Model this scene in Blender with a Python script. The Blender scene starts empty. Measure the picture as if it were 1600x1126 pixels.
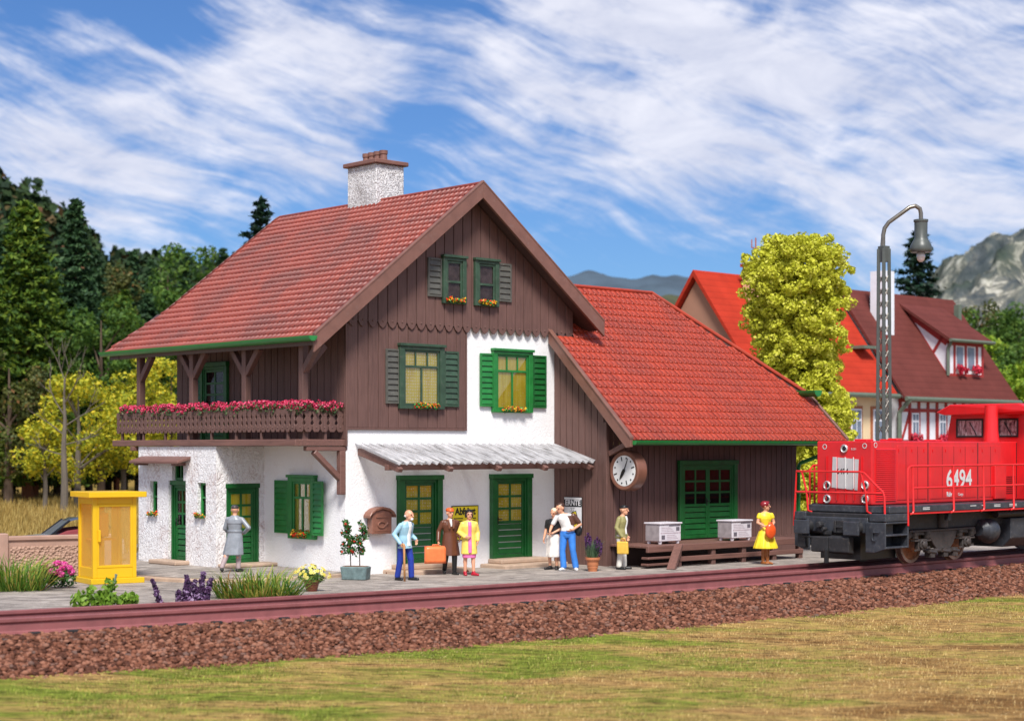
import bpy, bmesh, math, random
import numpy as np
from mathutils import Vector, Matrix
random.seed(7)
rng = np.random.default_rng(11)
S = bpy.context.scene
COL = S.collection
PI = math.pi
R = math.radians

# ------------------------------------------------------------------ frame of the place
FPX, CXP, HYP, EYE = 2682.0, 800.0, 700.0, 3.2
HA = math.atan2(2682, 2900)                     # the station stands turned by this angle
HO = Vector((-4.1234, 42.6985, 0.0))            # its near corner on the platform
HM = Matrix.Translation(HO) @ Matrix.Rotation(HA, 4, 'Z')


def HW(x, y, z=0.0):
    return HM @ Vector((x, y, z))


def at(px, Y, z=0.0):
    return Vector(((px - CXP) / FPX * Y, Y, z))


# ------------------------------------------------------------------ mesh builder
class MB:
    def __init__(s, T=None):
        s.v, s.f, s.T = [], [], T

    def add(s, pts, faces):
        o = len(s.v)
        if s.T is None:
            s.v += [tuple(p) for p in pts]
        else:
            s.v += [tuple(s.T @ Vector(p)) for p in pts]
        s.f += [tuple(i + o for i in f) for f in faces]
        return s

    def poly(s, pts):
        return s.add(pts, [tuple(range(len(pts)))])

    def box(s, x0, x1, y0, y1, z0, z1):
        p = [(x0, y0, z0), (x1, y0, z0), (x1, y1, z0), (x0, y1, z0), (x0, y0, z1), (x1, y0, z1), (x1, y1, z1), (x0, y1, z1)]
        return s.add(p, [(0, 3, 2, 1), (4, 5, 6, 7), (0, 1, 5, 4), (1, 2, 6, 5), (2, 3, 7, 6), (3, 0, 4, 7)])

    def prism(s, pts, ext):
        n = len(pts)
        e = Vector(ext)
        a = [Vector(p) for p in pts]
        b = [p + e for p in a]
        f = [tuple(range(n))[::-1], tuple(range(n, 2 * n))]
        f += [(i, (i + 1) % n, n + (i + 1) % n, n + i) for i in range(n)]
        return s.add(a + b, f)

    def bar(s, p, q, w, h, up=(0, 0, 1)):
        p, q = Vector(p), Vector(q)
        d = (q - p).normalized()
        u = Vector(up)
        sd = d.cross(u)
        if sd.length < 1e-4:
            sd = d.cross(Vector((1, 0, 0)))
        sd.normalize()
        u = sd.cross(d).normalized()
        c = [sd * (a * w / 2) + u * (b * h / 2) for a, b in ((-1, -1), (1, -1), (1, 1), (-1, 1))]
        return s.prism([p + k for k in c], q - p)

    def tube(s, pts, r, n=8, cap=True):
        pts = [Vector(p) for p in pts]
        rs = r if isinstance(r, (list, tuple)) else [r] * len(pts)
        rings = []
        nrm = None
        for i, p in enumerate(pts):
            a = pts[max(i - 1, 0)]
            b = pts[min(i + 1, len(pts) - 1)]
            t = (b - a).normalized()
            if nrm is None:
                nrm = t.cross(Vector((0, 0, 1)))
                if nrm.length < 1e-3:
                    nrm = t.cross(Vector((1, 0, 0)))
            nrm = (nrm - t * nrm.dot(t)).normalized()
            bn = t.cross(nrm)
            rings.append([p + (nrm * math.cos(2 * PI * k / n) + bn * math.sin(2 * PI * k / n)) * rs[i] for k in range(n)])
        return s.rings(rings, cap)

    def rings(s, rings, cap=True):
        n = len(rings[0])
        pts = [p for r in rings for p in r]
        f = []
        for i in range(len(rings) - 1):
            for k in range(n):
                k2 = (k + 1) % n
                f.append((i * n + k, i * n + k2, (i + 1) * n + k2, (i + 1) * n + k))
        if cap:
            f.append(tuple(range(n))[::-1])
            f.append(tuple((len(rings) - 1) * n + k for k in range(n)))
        return s.add(pts, f)

    def lathe(s, prof, c=(0, 0, 0), n=16, cap=True, axis='z'):
        c = Vector(c)
        rr = []
        for r, h in prof:
            ring = []
            for k in range(n):
                a = 2 * PI * k / n
                u, w = r * math.cos(a), r * math.sin(a)
                d = {'z': (u, w, h), 'y': (u, h, w), 'x': (h, u, w)}[axis]
                ring.append(c + Vector(d))
            rr.append(ring)
        return s.rings(rr, cap)

    def ball(s, c, r, n=12, m=8):
        if not isinstance(r, (list, tuple)):
            r = (r, r, r)
        c = Vector(c)
        rr = []
        for i in range(m + 1):
            t = PI * (i / m) * 0.98 + 0.01 * PI
            rr.append([c + Vector((r[0] * math.sin(t) * math.cos(2 * PI * k / n), r[1] * math.sin(t) * math.sin(2 * PI * k / n), r[2] * math.cos(t))) for k in range(n)])
        return s.rings(rr, True)

    def cone(s, p, q, r1, r2, n=10):
        """round-ended tapered limb"""
        p, q = Vector(p), Vector(q)
        d = q - p
        L = d.length
        if L < 1e-5:
            return s.ball(p, r1)
        d /= L
        pts, rs = [], []
        for t in (0.97, 0.8, 0.5, 0.2):
            pts.append(p - d * r1 * t)
            rs.append(r1 * math.sqrt(max(1 - t * t, 0.003)))
        pts += [p, p + d * L * .5, q]
        rs += [r1, (r1 + r2) / 2, r2]
        for t in (0.2, 0.5, 0.8, 0.97):
            pts.append(q + d * r2 * t)
            rs.append(r2 * math.sqrt(max(1 - t * t, 0.003)))
        return s.tube(pts, rs, n)

    def mesh(s, name, recalc=True):
        me = bpy.data.meshes.new(name)
        me.from_pydata(s.v, [], s.f)
        if recalc:
            bm = bmesh.new()
            bm.from_mesh(me)
            bmesh.ops.recalc_face_normals(bm, faces=bm.faces)
            bm.to_mesh(me)
            bm.free()
        return me

    def build(s, name, mat, parent=None, smooth=False, bevel=0, seg=1, recalc=True):
        me = s.mesh(name, recalc)
        o = bpy.data.objects.new(name, me)
        COL.objects.link(o)
        me.materials.append(mat)
        if smooth:
            me.polygons.foreach_set('use_smooth', [True] * len(me.polygons))
            if smooth == 'auto':
                me.set_sharp_from_angle(angle=R(40))
        if bevel:
            m = o.modifiers.new('bevel', 'BEVEL')
            m.width = bevel
            m.segments = seg
            m.limit_method = 'ANGLE'
            m.angle_limit = R(40)
        if parent:
            o.parent = parent
        return o


def npmesh(name, V, F, mat, parent=None, smooth=False):
    V = np.asarray(V, dtype=np.float32)
    F = np.asarray(F, dtype=np.int32)
    k = F.shape[1]
    me = bpy.data.meshes.new(name)
    me.vertices.add(len(V))
    me.vertices.foreach_set('co', V.ravel())
    me.loops.add(F.size)
    me.loops.foreach_set('vertex_index', F.ravel())
    me.polygons.add(len(F))
    me.polygons.foreach_set('loop_start', np.arange(0, F.size, k, dtype=np.int32))
    me.polygons.foreach_set('loop_total', np.full(len(F), k, dtype=np.int32))
    if smooth:
        me.polygons.foreach_set('use_smooth', np.ones(len(F), dtype=bool))
    me.update(calc_edges=True)
    o = bpy.data.objects.new(name, me)
    me.materials.append(mat)
    COL.objects.link(o)
    if parent:
        o.parent = parent
    return o


def tag(o, label=None, cat=None, group=None, kind=None):
    if label:
        o['label'] = label
    if cat:
        o['category'] = cat
    if group:
        o['group'] = group
    if kind:
        o['kind'] = kind
    return o


def empty(name, loc=(0, 0, 0), rz=0.0, label=None, cat=None, group=None):
    o = bpy.data.objects.new(name, None)
    o.empty_display_size = 0.2
    COL.objects.link(o)
    o.location = loc
    o.rotation_euler = (0, 0, rz)
    return tag(o, label, cat, group)


def kids(o):
    return [c for c in COL.objects if c.parent == o]


def copy_tree(o, parent=None):
    c = o.copy()
    COL.objects.link(c)
    c.parent = parent
    for ch in kids(o):
        copy_tree(ch, c)
    return c


def text(body, size, mat, parent, T, name='lettering', ext=0.002, sx=1.0, align='CENTER', bold=0.0):
    cu = bpy.data.curves.new('text', 'FONT')
    cu.body = body
    cu.size = size
    cu.align_x = align
    cu.align_y = 'CENTER'
    cu.extrude = ext
    cu.offset = bold
    cu.resolution_u = 3
    t = bpy.data.objects.new('text', cu)
    COL.objects.link(t)
    dg = bpy.context.evaluated_depsgraph_get()
    dg.update()
    me = bpy.data.meshes.new_from_object(t.evaluated_get(dg))
    bpy.data.objects.remove(t)
    me.transform(T @ Matrix.Diagonal((sx, 1, 1, 1)))
    me.materials.clear()
    me.materials.append(mat)
    o = bpy.data.objects.new(name, me)
    COL.objects.link(o)
    o.parent = parent
    return o


def face_T(o, a, n):
    """matrix: local x along a, local y up, local z along n"""
    a, n = Vector(a), Vector(n)
    u = Vector((0, 0, 1))
    return Matrix(((a.x, u.x, n.x, o[0]), (a.y, u.y, n.y, o[1]), (a.z, u.z, n.z, o[2]), (0, 0, 0, 1)))


def wall_T(o, a, n):
    """matrix: local x along the wall, local y out of the wall, local z up"""
    a, n = Vector(a), Vector(n)
    return Matrix(((a.x, n.x, 0, o[0]), (a.y, n.y, 0, o[1]), (0, 0, 1, o[2]), (0, 0, 0, 1)))


def smoothstep(a, b, x):
    t = np.clip((x - a) / (b - a), 0, 1)
    return t * t * (3 - 2 * t)


# ------------------------------------------------------------------ materials
class NT:
    def __init__(s, name):
        s.m = bpy.data.materials.new(name)
        s.m.use_nodes = True
        s.t = s.m.node_tree
        s.n = s.t.nodes
        s.l = s.t.links
        s.b = s.n['Principled BSDF']
        s.out = s.n['Material Output']

    def new(s, ty, **k):
        n = s.n.new(ty)
        for a, v in k.items():
            setattr(n, a, v)
        return n

    def link(s, a, b):
        s.l.new(a, b)

    def coord(s, kind='Object', scale=(1, 1, 1), rot=(0, 0, 0)):
        tc = s.new('ShaderNodeTexCoord')
        mp = s.new('ShaderNodeMapping')
        mp.inputs['Scale'].default_value = scale
        mp.inputs['Rotation'].default_value = rot
        s.link(tc.outputs[kind], mp.inputs['Vector'])
        return mp.outputs[0]

    def noise(s, vec, scale, detail=4, rough=.55, dist=0):
        n = s.new('ShaderNodeTexNoise')
        n.inputs['Scale'].default_value = scale
        n.inputs['Detail'].default_value = detail
        n.inputs['Roughness'].default_value = rough
        n.inputs['Distortion'].default_value = dist
        s.link(vec, n.inputs['Vector'])
        return n.outputs['Fac']

    def ramp(s, fac, stops, interp='LINEAR'):
        r = s.new('ShaderNodeValToRGB')
        r.color_ramp.interpolation = interp
        e = r.color_ramp.elements
        while len(e) < len(stops):
            e.new(0.5)
        for i, (p, c) in enumerate(stops):
            e[i].position = p
            e[i].color = (*c, 1) if len(c) == 3 else c
        s.link(fac, r.inputs[0])
        return r.outputs['Color']

    def mix(s, fac, a, b, mode='MIX'):
        m = s.new('ShaderNodeMix', data_type='RGBA', blend_type=mode)
        for sock, val in ((m.inputs[0], fac), (m.inputs[6], a), (m.inputs[7], b)):
            if isinstance(val, (int, float)):
                sock.default_value = val
            elif isinstance(val, tuple):
                sock.default_value = (*val, 1) if len(val) == 3 else val
            else:
                s.link(val, sock)
        return m.outputs[2]

    def math(s, op, a, b=None, clamp=False):
        m = s.new('ShaderNodeMath', operation=op, use_clamp=clamp)
        for i, val in enumerate((a, b)):
            if val is None:
                continue
            if isinstance(val, (int, float)):
                m.inputs[i].default_value = val
            else:
                s.link(val, m.inputs[i])
        return m.outputs[0]

    def bump(s, h, strength=.3, dist=.02):
        b = s.new('ShaderNodeBump')
        b.inputs['Strength'].default_value = strength
        b.inputs['Distance'].default_value = dist
        s.link(h, b.inputs['Height'])
        s.link(b.outputs[0], s.b.inputs['Normal'])

    def island(s):
        return s.new('ShaderNodeNewGeometry').outputs['Random Per Island']

    def col(s, c):
        if isinstance(c, tuple):
            s.b.inputs['Base Color'].default_value = (*c, 1)
        else:
            s.link(c, s.b.inputs['Base Color'])

    def fin(s, rough=.5, spec=.5, metal=0, coat=0):
        s.b.inputs['Roughness'].default_value = rough
        s.b.inputs['Specular IOR Level'].default_value = spec
        s.b.inputs['Metallic'].default_value = metal
        s.b.inputs['Coat Weight'].default_value = coat
        s.b.inputs['Coat Roughness'].default_value = .15
        return s.m


def sc(c, k):
    return tuple(min(x * k, 1) for x in c)


def paint(name, c, rough=.45, var=.18, scale=2.5, bump=.06, bscale=40, coat=0, metal=0, spec=.5, dirt=None, dirt_amt=.25):
    n = NT(name)
    v = n.coord()
    f = n.noise(v, scale, 5)
    k = n.ramp(f, [(.3, sc(c, 1 - var)), (.7, sc(c, 1 + var))])
    if dirt:
        d = n.ramp(n.noise(v, scale * 2.3, 6, .65), [(.55, (0, 0, 0)), (.75, (1, 1, 1))])
        k = n.mix(n.math('MULTIPLY', d, dirt_amt), k, dirt)
    n.col(k)
    if bump:
        n.bump(n.noise(v, bscale, 3), bump, .01)
    return n.fin(rough, spec, metal, coat)


def islandmat(name, stops, rough=.6, trans=0, spec=.3, noise=None):
    """colour differs from piece to piece (leaf, blade, tile, stone)"""
    n = NT(name)
    c = n.ramp(n.island(), stops)
    if noise:
        sc_, amt, col2 = noise
        f = n.ramp(n.noise(n.coord(), sc_, 4, .6), [(.42, (0, 0, 0)), (.66, (1, 1, 1))])
        c = n.mix(n.math('MULTIPLY', f, amt), c, col2)
    n.col(c)
    n.fin(rough, spec)
    if trans:
        t = n.new('ShaderNodeBsdfTranslucent')
        n.link(c, t.inputs[0])
        mx = n.new('ShaderNodeMixShader')
        mx.inputs[0].default_value = trans
        n.link(n.b.outputs[0], mx.inputs[1])
        n.link(t.outputs[0], mx.inputs[2])
        n.link(mx.outputs[0], n.out.inputs[0])
    return n.m


def stucco(name, base, stain, stain_amt, ampl=.75, scale=8.5, crev=.3):
    n = NT(name)
    v = n.coord()
    w = n.noise(v, 1.1, 6, .65)
    st = n.ramp(w, [(.5, (0, 0, 0)), (.72, (1, 1, 1))])
    speck = n.ramp(n.noise(v, 45, 3, .7), [(.52, (0, 0, 0)), (.66, (1, 1, 1))])
    a = n.math('MULTIPLY', n.math('MULTIPLY', st, n.math('ADD', speck, .25)), stain_amt, True)
    c = n.mix(a, base, stain)
    c = n.mix(n.math('MULTIPLY', speck, .07), c, sc(stain, .8))
    h = n.noise(n.coord('Object', (1, 1, .8)), scale, 3, .5, 2.2)
    cv = n.ramp(h, [(.40, (1, 1, 1)), (.50, (0, 0, 0))])
    c = n.mix(n.math('MULTIPLY', n.math('MULTIPLY', cv, n.math('ADD', st, .22)), crev, True), c, stain)
    n.col(c)
    h2 = n.noise(v, scale * 3.1, 3, .6, 1)
    hh = n.math('ADD', n.math('MULTIPLY', n.ramp(h, [(.36, (0, 0, 0)), (.5, (.8, .8, .8)), (.66, (1, 1, 1))]), .8), n.math('MULTIPLY', h2, .3))
    n.bump(hh, ampl, .045)
    return n.fin(.75, .25)


def wood(name, c, axis='z', flecks=.35, rough=.5, fl=(.42, .36, .36)):
    n = NT(name)
    s1 = {'z': (9, 9, .7), 'x': (.7, 9, 9), 'y': (9, .7, 9)}[axis]
    v = n.coord('Object', s1)
    g = n.noise(v, 2.2, 5, .6, .4)
    k = n.ramp(g, [(.3, sc(c, .72)), (.72, sc(c, 1.3))])
    k = n.mix(n.ramp(n.noise(n.coord(), .8, 3), [(.35, (0, 0, 0)), (.7, (.5, .5, .5))]), k, sc(c, 1.5))
    s2 = {'z': (14, 14, 3.5), 'x': (3.5, 14, 14), 'y': (14, 3.5, 14)}[axis]
    sp = n.ramp(n.noise(n.coord('Object', s2), 3.2, 4, .75), [(.66, (0, 0, 0)), (.74, (1, 1, 1))])
    n.col(n.mix(n.math('MULTIPLY', sp, flecks), k, fl))
    n.bump(g, .2, .02)
    return n.fin(rough, .45)


WHITE = stucco('white_stucco', (.89, .88, .88), (.45, .27, .24), .22, .26, 11, .12)
WHITE_STAINED = stucco('stained_stucco', (.87, .855, .855), (.46, .27, .23), .7, .7, 9, .55)
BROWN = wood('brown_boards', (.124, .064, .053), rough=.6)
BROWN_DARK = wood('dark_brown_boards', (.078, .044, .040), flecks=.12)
BROWN_X = wood('brown_beam', (.16, .078, .062), 'x', .2)
BROWN_Y = wood('brown_beam_along', (.16, .078, .062), 'y', .2)
BARGE = paint('bargeboard_brown', (.20, .092, .068), .42, .14, 3, .1, 25, dirt=(.4, .33, .3), dirt_amt=.15)
GREEN = paint('bright_green_paint', (.016, .18, .034), .38, .2, 4, .06, dirt=(.1, .25, .12), dirt_amt=.3)
GREEN_D = paint('deep_green_paint', (.008, .10, .020), .38, .2, 4, .06, dirt=(.05, .18, .07), dirt_amt=.3)
GREEN_W = paint('weathered_green_paint', (.034, .072, .042), .5, .25, 4, .06, dirt=(.16, .14, .12), dirt_amt=.5)
SHUT_W = paint('weathered_shutter_paint', (.085, .083, .07), .5, .2, 4, .06, dirt=(.2, .18, .16), dirt_amt=.4)
GUTTER = paint('gutter_green', (.02, .21, .045), .3, .1, 4, 0)


def translucent(m, amt, col):
    t = m.node_tree
    b, o = t.nodes['Principled BSDF'], t.nodes['Material Output']
    tr = t.nodes.new('ShaderNodeBsdfTranslucent')
    tr.inputs[0].default_value = (*col, 1)
    mx = t.nodes.new('ShaderNodeMixShader')
    mx.inputs[0].default_value = amt
    t.links.new(b.outputs[0], mx.inputs[1])
    t.links.new(tr.outputs[0], mx.inputs[2])
    t.links.new(mx.outputs[0], o.inputs[0])
    return m


YELLOW = translucent(paint('yellow_booth_paint', (.93, .61, .02), .32, .05, 2, .03), .3, (.95, .64, .03))
STONE = paint('beige_step_stone', (.46, .33, .24), .6, .14, 5, .2, 40)
BLACK = paint('black_paint', (.012, .012, .013), .35, .2, 5, 0)
WHITEP = paint('white_paint', (.8, .8, .78), .4, .05, 5, 0)


def curtain_mat():
    n = NT('yellow_curtain')
    v = n.coord('Object', (1, 1, 1))
    w = n.new('ShaderNodeTexVoronoi')
    w.inputs['Scale'].default_value = 13
    w.inputs['Randomness'].default_value = .25
    n.link(v, w.inputs['Vector'])
    k = n.ramp(n.noise(n.coord('Object', (7, 7, .6)), 1.5, 2), [(.35, (.66, .48, .03)), (.6, (.78, .64, .07)), (.75, (.72, .62, .22))])
    c = n.mix(n.ramp(w.outputs['Distance'], [(.18, (.75, .75, .75)), (.34, (0, 0, 0))]), k, (.84, .80, .66))
    n.col(c)
    return n.fin(.8, .2)


CURTAIN = curtain_mat()


def glass_mat(name, tint=(.9, .93, .93), refl=.12, rough=.03, fres=.6):
    n = NT(name)
    tr = n.new('ShaderNodeBsdfTransparent')
    tr.inputs[0].default_value = (*tint, 1)
    gl = n.new('ShaderNodeBsdfGlossy')
    gl.inputs['Roughness'].default_value = rough
    lw = n.new('ShaderNodeLayerWeight')
    lw.inputs[0].default_value = .25
    f = n.math('ADD', n.math('MULTIPLY', lw.outputs['Fresnel'], fres), refl, True)
    mx = n.new('ShaderNodeMixShader')
    n.link(f, mx.inputs[0])
    n.link(tr.outputs[0], mx.inputs[1])
    n.link(gl.outputs[0], mx.inputs[2])
    n.link(mx.outputs[0], n.out.inputs[0])
    return n.m


GLASS = glass_mat('window_glass', (.96, .96, .95), .05)
GLASS_DARK = glass_mat('dark_window_glass', (.7, .65, .65), .02, .03, .15)
DARKROOM = paint('dark_interior', (.02, .018, .018), .8, .2, 3, 0)  # near-black colour stands for the shade of unlit rooms


def tile_mat(name, stops, soot, amt=.55, rough=.42):
    n = NT(name)
    c = n.ramp(n.island(), stops)
    v = n.coord()
    f = n.ramp(n.noise(v, .5, 5, .62, .8), [(.44, (0, 0, 0)), (.62, (1, 1, 1))])
    c = n.mix(n.math('MULTIPLY', f, amt), c, soot)
    f2 = n.ramp(n.noise(v, 2.1, 5, .6), [(.42, (0, 0, 0)), (.7, (1, 1, 1))])
    c = n.mix(n.math('MULTIPLY', f2, .35), c, sc(stops[0][1], .62))
    sp = n.ramp(n.noise(v, 14, 3, .8), [(.72, (0, 0, 0)), (.77, (1, 1, 1))])
    c = n.mix(n.math('MULTIPLY', sp, .4), c, (.6, .5, .5))
    n.col(c)
    n.bump(n.noise(v, 30, 3), .12, .01)
    return n.fin(rough, .4)


TILE = tile_mat('weathered_red_tiles', [(0, (.27, .052, .036)), (.5, (.31, .062, .042)), (1, (.25, .046, .034))], (.11, .045, .042), .6)
TILE2 = tile_mat('red_tiles', [(0, (.40, .052, .026)), (.5, (.44, .060, .030)), (1, (.38, .048, .025))], (.22, .055, .042), .45, .38)
# ------------------------------------------------------------------ camera
cam_d = bpy.data.cameras.new('camera')
cam = bpy.data.objects.new('camera', cam_d)
COL.objects.link(cam)
cam.location = (0, 0, EYE)
cam.rotation_euler = (R(90), 0, 0)
cam_d.sensor_fit = 'HORIZONTAL'
cam_d.sensor_width = 36
cam_d.lens = FPX / 1600 * 36
cam_d.shift_y = (700 - 563) / 1600
cam_d.clip_end = 6000
cam_d.dof.use_dof = True
cam_d.dof.focus_distance = 43.5
cam_d.dof.aperture_fstop = cam_d.lens / 75.0      # a 7.5 cm opening
S.camera = cam
S.view_settings.view_transform = 'Standard'
S.view_settings.look = 'None'
S.view_settings.exposure = 0.25
S.view_settings.gamma = 1

# ------------------------------------------------------------------ sky and sun
SUN_EL, SUN_AZ = R(51), R(5)        # azimuth measured from straight behind the camera towards the right
sd = Vector((math.sin(SUN_AZ) * math.cos(SUN_EL), -math.cos(SUN_AZ) * math.cos(SUN_EL), math.sin(SUN_EL)))
sl = bpy.data.lights.new('sun', 'SUN')
sl.energy = 4.3
sl.angle = R(15)
sl.color = (1, .965, .91)
so = bpy.data.objects.new('sun', sl)
COL.objects.link(so)
so.location = (0, 0, 60)
so.rotation_euler = (-sd).to_track_quat('-Z', 'Y').to_euler()
W = bpy.data.worlds.new('World')
S.world = W
W.use_nodes = True
wn, wl = W.node_tree.nodes, W.node_tree.links
bg = wn['Background']
sky = wn.new('ShaderNodeTexSky')
sky.sky_type = 'NISHITA'
sky.sun_disc = False
sky.sun_elevation = SUN_EL
sky.sun_rotation = math.atan2(sd.x, sd.y)
sky.air_density = 1.0
sky.dust_density = .35
sky.ozone_density = 2.5


class WN(NT):
    def __init__(s):
        s.t = W.node_tree
        s.n, s.l = wn, wl


w = WN()
tc = wn.new('ShaderNodeTexCoord').outputs['Generated']


def wmap(scale, rot, loc=(0, 0, 0), vec=None):
    m = wn.new('ShaderNodeMapping')
    m.vector_type = 'POINT'
    m.inputs['Scale'].default_value = scale
    m.inputs['Rotation'].default_value = rot
    m.inputs['Location'].default_value = loc
    wl.new(vec or tc, m.inputs['Vector'])
    return m.outputs[0]


def spot(px, py, rad, amt):
    d = Vector(((px - CXP) / FPX, 1, (HYP - py) / FPX)).normalized()
    v = wn.new('ShaderNodeVectorMath')
    v.operation = 'DISTANCE'
    wl.new(tc, v.inputs[0])
    v.inputs[1].default_value = d
    m = wn.new('ShaderNodeMapRange')
    m.interpolation_type = 'SMOOTHSTEP'
    m.inputs['From Min'].default_value = 0
    m.inputs['From Max'].default_value = rad / FPX
    m.inputs['To Min'].default_value = amt
    m.inputs['To Max'].default_value = 0
    wl.new(v.outputs['Value'], m.inputs['Value'])
    return m.outputs[0]


# turn the sphere so that cirrus streaks fall gently to the right, then stretch along them
flow = wmap((1, 1, 1), (0, R(-21), 0))
wr = wn.new('ShaderNodeTexNoise')
wr.inputs['Scale'].default_value = 7
wr.inputs['Detail'].default_value = 3
wl.new(tc, wr.inputs['Vector'])
wv = wn.new('ShaderNodeVectorMath')
wv.operation = 'MULTIPLY_ADD'
wl.new(wr.outputs['Color'], wv.inputs[0])
wv.inputs[1].default_value = (.045, .045, .045)
wl.new(flow, wv.inputs[2])
streak = w.noise(wmap((3.4, 3.4, 25), (0, 0, 0), vec=wv.outputs[0]), 1.25, 10, .66, .05)
fine = w.noise(wmap((9, 9, 60), (0, R(-7), 0), (3, 1, 2), vec=wv.outputs[0]), 2.0, 7, .62, .15)
puff = w.noise(wmap((8, 8, 19), (0, R(6), 0), (5, 2, 0)), 1.9, 8, .6, .4)
dens = w.math('ADD', w.math('ADD', w.math('MULTIPLY', streak, .66), w.math('MULTIPLY', puff, .34)), w.math('MULTIPLY', w.math('SUBTRACT', fine, .5), .26))
for px, py, rad, amt in ((0, 190, 320, .13), (250, 210, 260, .10), (120, 330, 250, .08), (450, 60, 230, .17), (560, 110, 140, .10), (520, 230, 130, .07), (900, 90, 420, .20), (1250, 160, 420, .20), (1600, 220, 400, .13), (1050, 280, 170, .06),
                         (100, 0, 200, -.10), (300, 30, 110, -.08), (470, 175, 110, -.09), (660, 245, 170, -.13), (900, 385, 250, -.15), (700, 330, 200, -.07), (1120, 420, 230, -.10), (1300, 380, 200, -.05), (330, 330, 130, -.03), (1330, 200, 70, -.07)):
    dens = w.math('ADD', dens, spot(px, py, rad, amt))
# extra cloud added behind the camera, out of view, as neutral fill light
sp_ = wn.new('ShaderNodeSeparateXYZ')
wl.new(tc, sp_.inputs[0])
mb_ = wn.new('ShaderNodeMapRange')
mb_.inputs['From Min'].default_value = .45
mb_.inputs['From Max'].default_value = -.35
mb_.inputs['To Min'].default_value = 0
mb_.inputs['To Max'].default_value = .14
wl.new(sp_.outputs['Y'], mb_.inputs['Value'])
dens = w.math('ADD', dens, mb_.outputs[0])
cl = wn.new('ShaderNodeMapRange')
cl.interpolation_type = 'SMOOTHSTEP'
cl.inputs['From Min'].default_value = .462
cl.inputs['From Max'].default_value = .725
cl.inputs['To Max'].default_value = .90
wl.new(dens, cl.inputs['Value'])
skyc = w.mix(1.0, sky.outputs[0], (.41, .615, .93, 1), 'MULTIPLY')
cloudc = w.ramp(puff, [(.3, (5.4, 5.7, 7.0)), (.7, (8.2, 8.2, 8.9))])
wl.new(w.mix(cl.outputs[0], skyc, cloudc), bg.inputs['Color'])
bg.inputs['Strength'].default_value = .1

# ------------------------------------------------------------------ ground sheets
TRK = [(-14.5, 25.6), (-8.69, 29.05), (-1.52, 34.0), (4.4, 38.6), (9.9, 43.28), (16.3, 49.3), (30.0, 62.3)]


def rail_near(X):
    return 8.7842e-3 * X * X + .755068 * X + 35.13 if X < 11 else (8.7842e-3 * 121 + .755068 * 11 + 35.13) + (X - 11) * .9483


def rail_pt(X, off, z):
    """off metres beyond the near rail, away from the camera"""
    e = .01
    t = Vector((2 * e, rail_near(X + e) - rail_near(X - e), 0)).normalized()
    n = Vector((-t.y, t.x, 0))
    return Vector((X, rail_near(X), z)) + n * off


def strip(name, mat, offs_z, X0, X1, step, jit=0.0, kind='structure'):
    xs = np.arange(X0, X1 + .01, step)
    V = []
    for X in xs:
        for o, z in offs_z:
            p = rail_pt(X, o, z)
            V.append((p.x, p.y, p.z + (random.uniform(-jit, jit))))
    k = len(offs_z)
    F = [(i * k + j, (i + 1) * k + j, (i + 1) * k + j + 1, i * k + j + 1) for i in range(len(xs) - 1) for j in range(k - 1)]
    o = npmesh(name, V, F, mat, smooth=True)
    return tag(o, kind=kind)


def ground_mat():
    n = NT('golden_meadow_ground')
    v = n.coord('Object', (1, 1, 1))
    c = n.ramp(n.noise(v, .16, 6, .65), [(.3, (.10, .10, .025)), (.5, (.30, .20, .055)), (.7, (.40, .27, .08))])
    c2 = n.ramp(n.noise(n.coord('Object', (3, .6, 1)), 2, 6, .7), [(.3, (.6, .6, .6)), (.7, (1.1, 1.1, 1.1))])
    n.col(n.mix(1, c, c2, 'MULTIPLY'))
    return n.fin(.9, .1)


def field_mat():
    n = NT('mown_field')
    v = n.coord('Object', (.35, 1.1, 1), (0, 0, R(-14)))
    a = n.noise(v, .85, 7, .62, .5)
    sx_ = n.new('ShaderNodeSeparateXYZ')
    n.link(n.coord(), sx_.inputs[0])
    g_ = n.math('ADD', n.math('ADD', n.math('MULTIPLY', sx_.outputs['X'], -.014), .035), n.math('MULTIPLY', n.math('SUBTRACT', sx_.outputs['Y'], 29.0), .010))
    base = n.ramp(n.math('ADD', a, g_), [(.30, (.26, .14, .05)), (.42, (.46, .29, .11)), (.52, (.40, .30, .09)), (.62, (.22, .25, .04)), (.78, (.22, .28, .04))])
    g = n.ramp(n.noise(n.coord('Object', (1.3, 4.5, 1), (0, 0, R(-10))), 1.7, 8, .74), [(.36, (.2, .18, .15)), (.5, (.85, .83, .8)), (.66, (1.35, 1.3, 1.15))])
    n.col(n.mix(1, base, g, 'MULTIPLY'))
    n.bump(n.noise(n.coord('Object', (6, 10, 1)), 5, 6, .7), .7, .05)
    return n.fin(.9, .1)


def platform_mat():
    n = NT('grey_platform_stone')
    v = n.coord('Object', (1, 1, 1), (0, 0, R(-38)))
    a = n.noise(n.coord('Object', (.6, 1.5, 1), (0, 0, R(-34))), 1.9, 8, .72, 1.2)
    c = n.ramp(a, [(.32, (.10, .088, .08)), (.45, (.25, .215, .19)), (.57, (.40, .345, .30)), (.72, (.58, .52, .46))])
    sp = n.ramp(n.noise(v, 9, 5, .8), [(.60, (0, 0, 0)), (.69, (1, 1, 1))])
    c = n.mix(n.math('MULTIPLY', sp, .6), c, (.66, .63, .6))
    dk = n.ramp(n.noise(n.coord('Object', (1.2, 3, 1), (0, 0, R(-34))), 3.3, 6, .75), [(.60, (0, 0, 0)), (.7, (1, 1, 1))])
    c = n.mix(n.math('MULTIPLY', dk, .65), c, (.06, .052, .05))
    n.col(c)
    n.bump(n.noise(v, 7, 7, .7), .7, .05)
    return n.fin(.8, .25)


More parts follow.
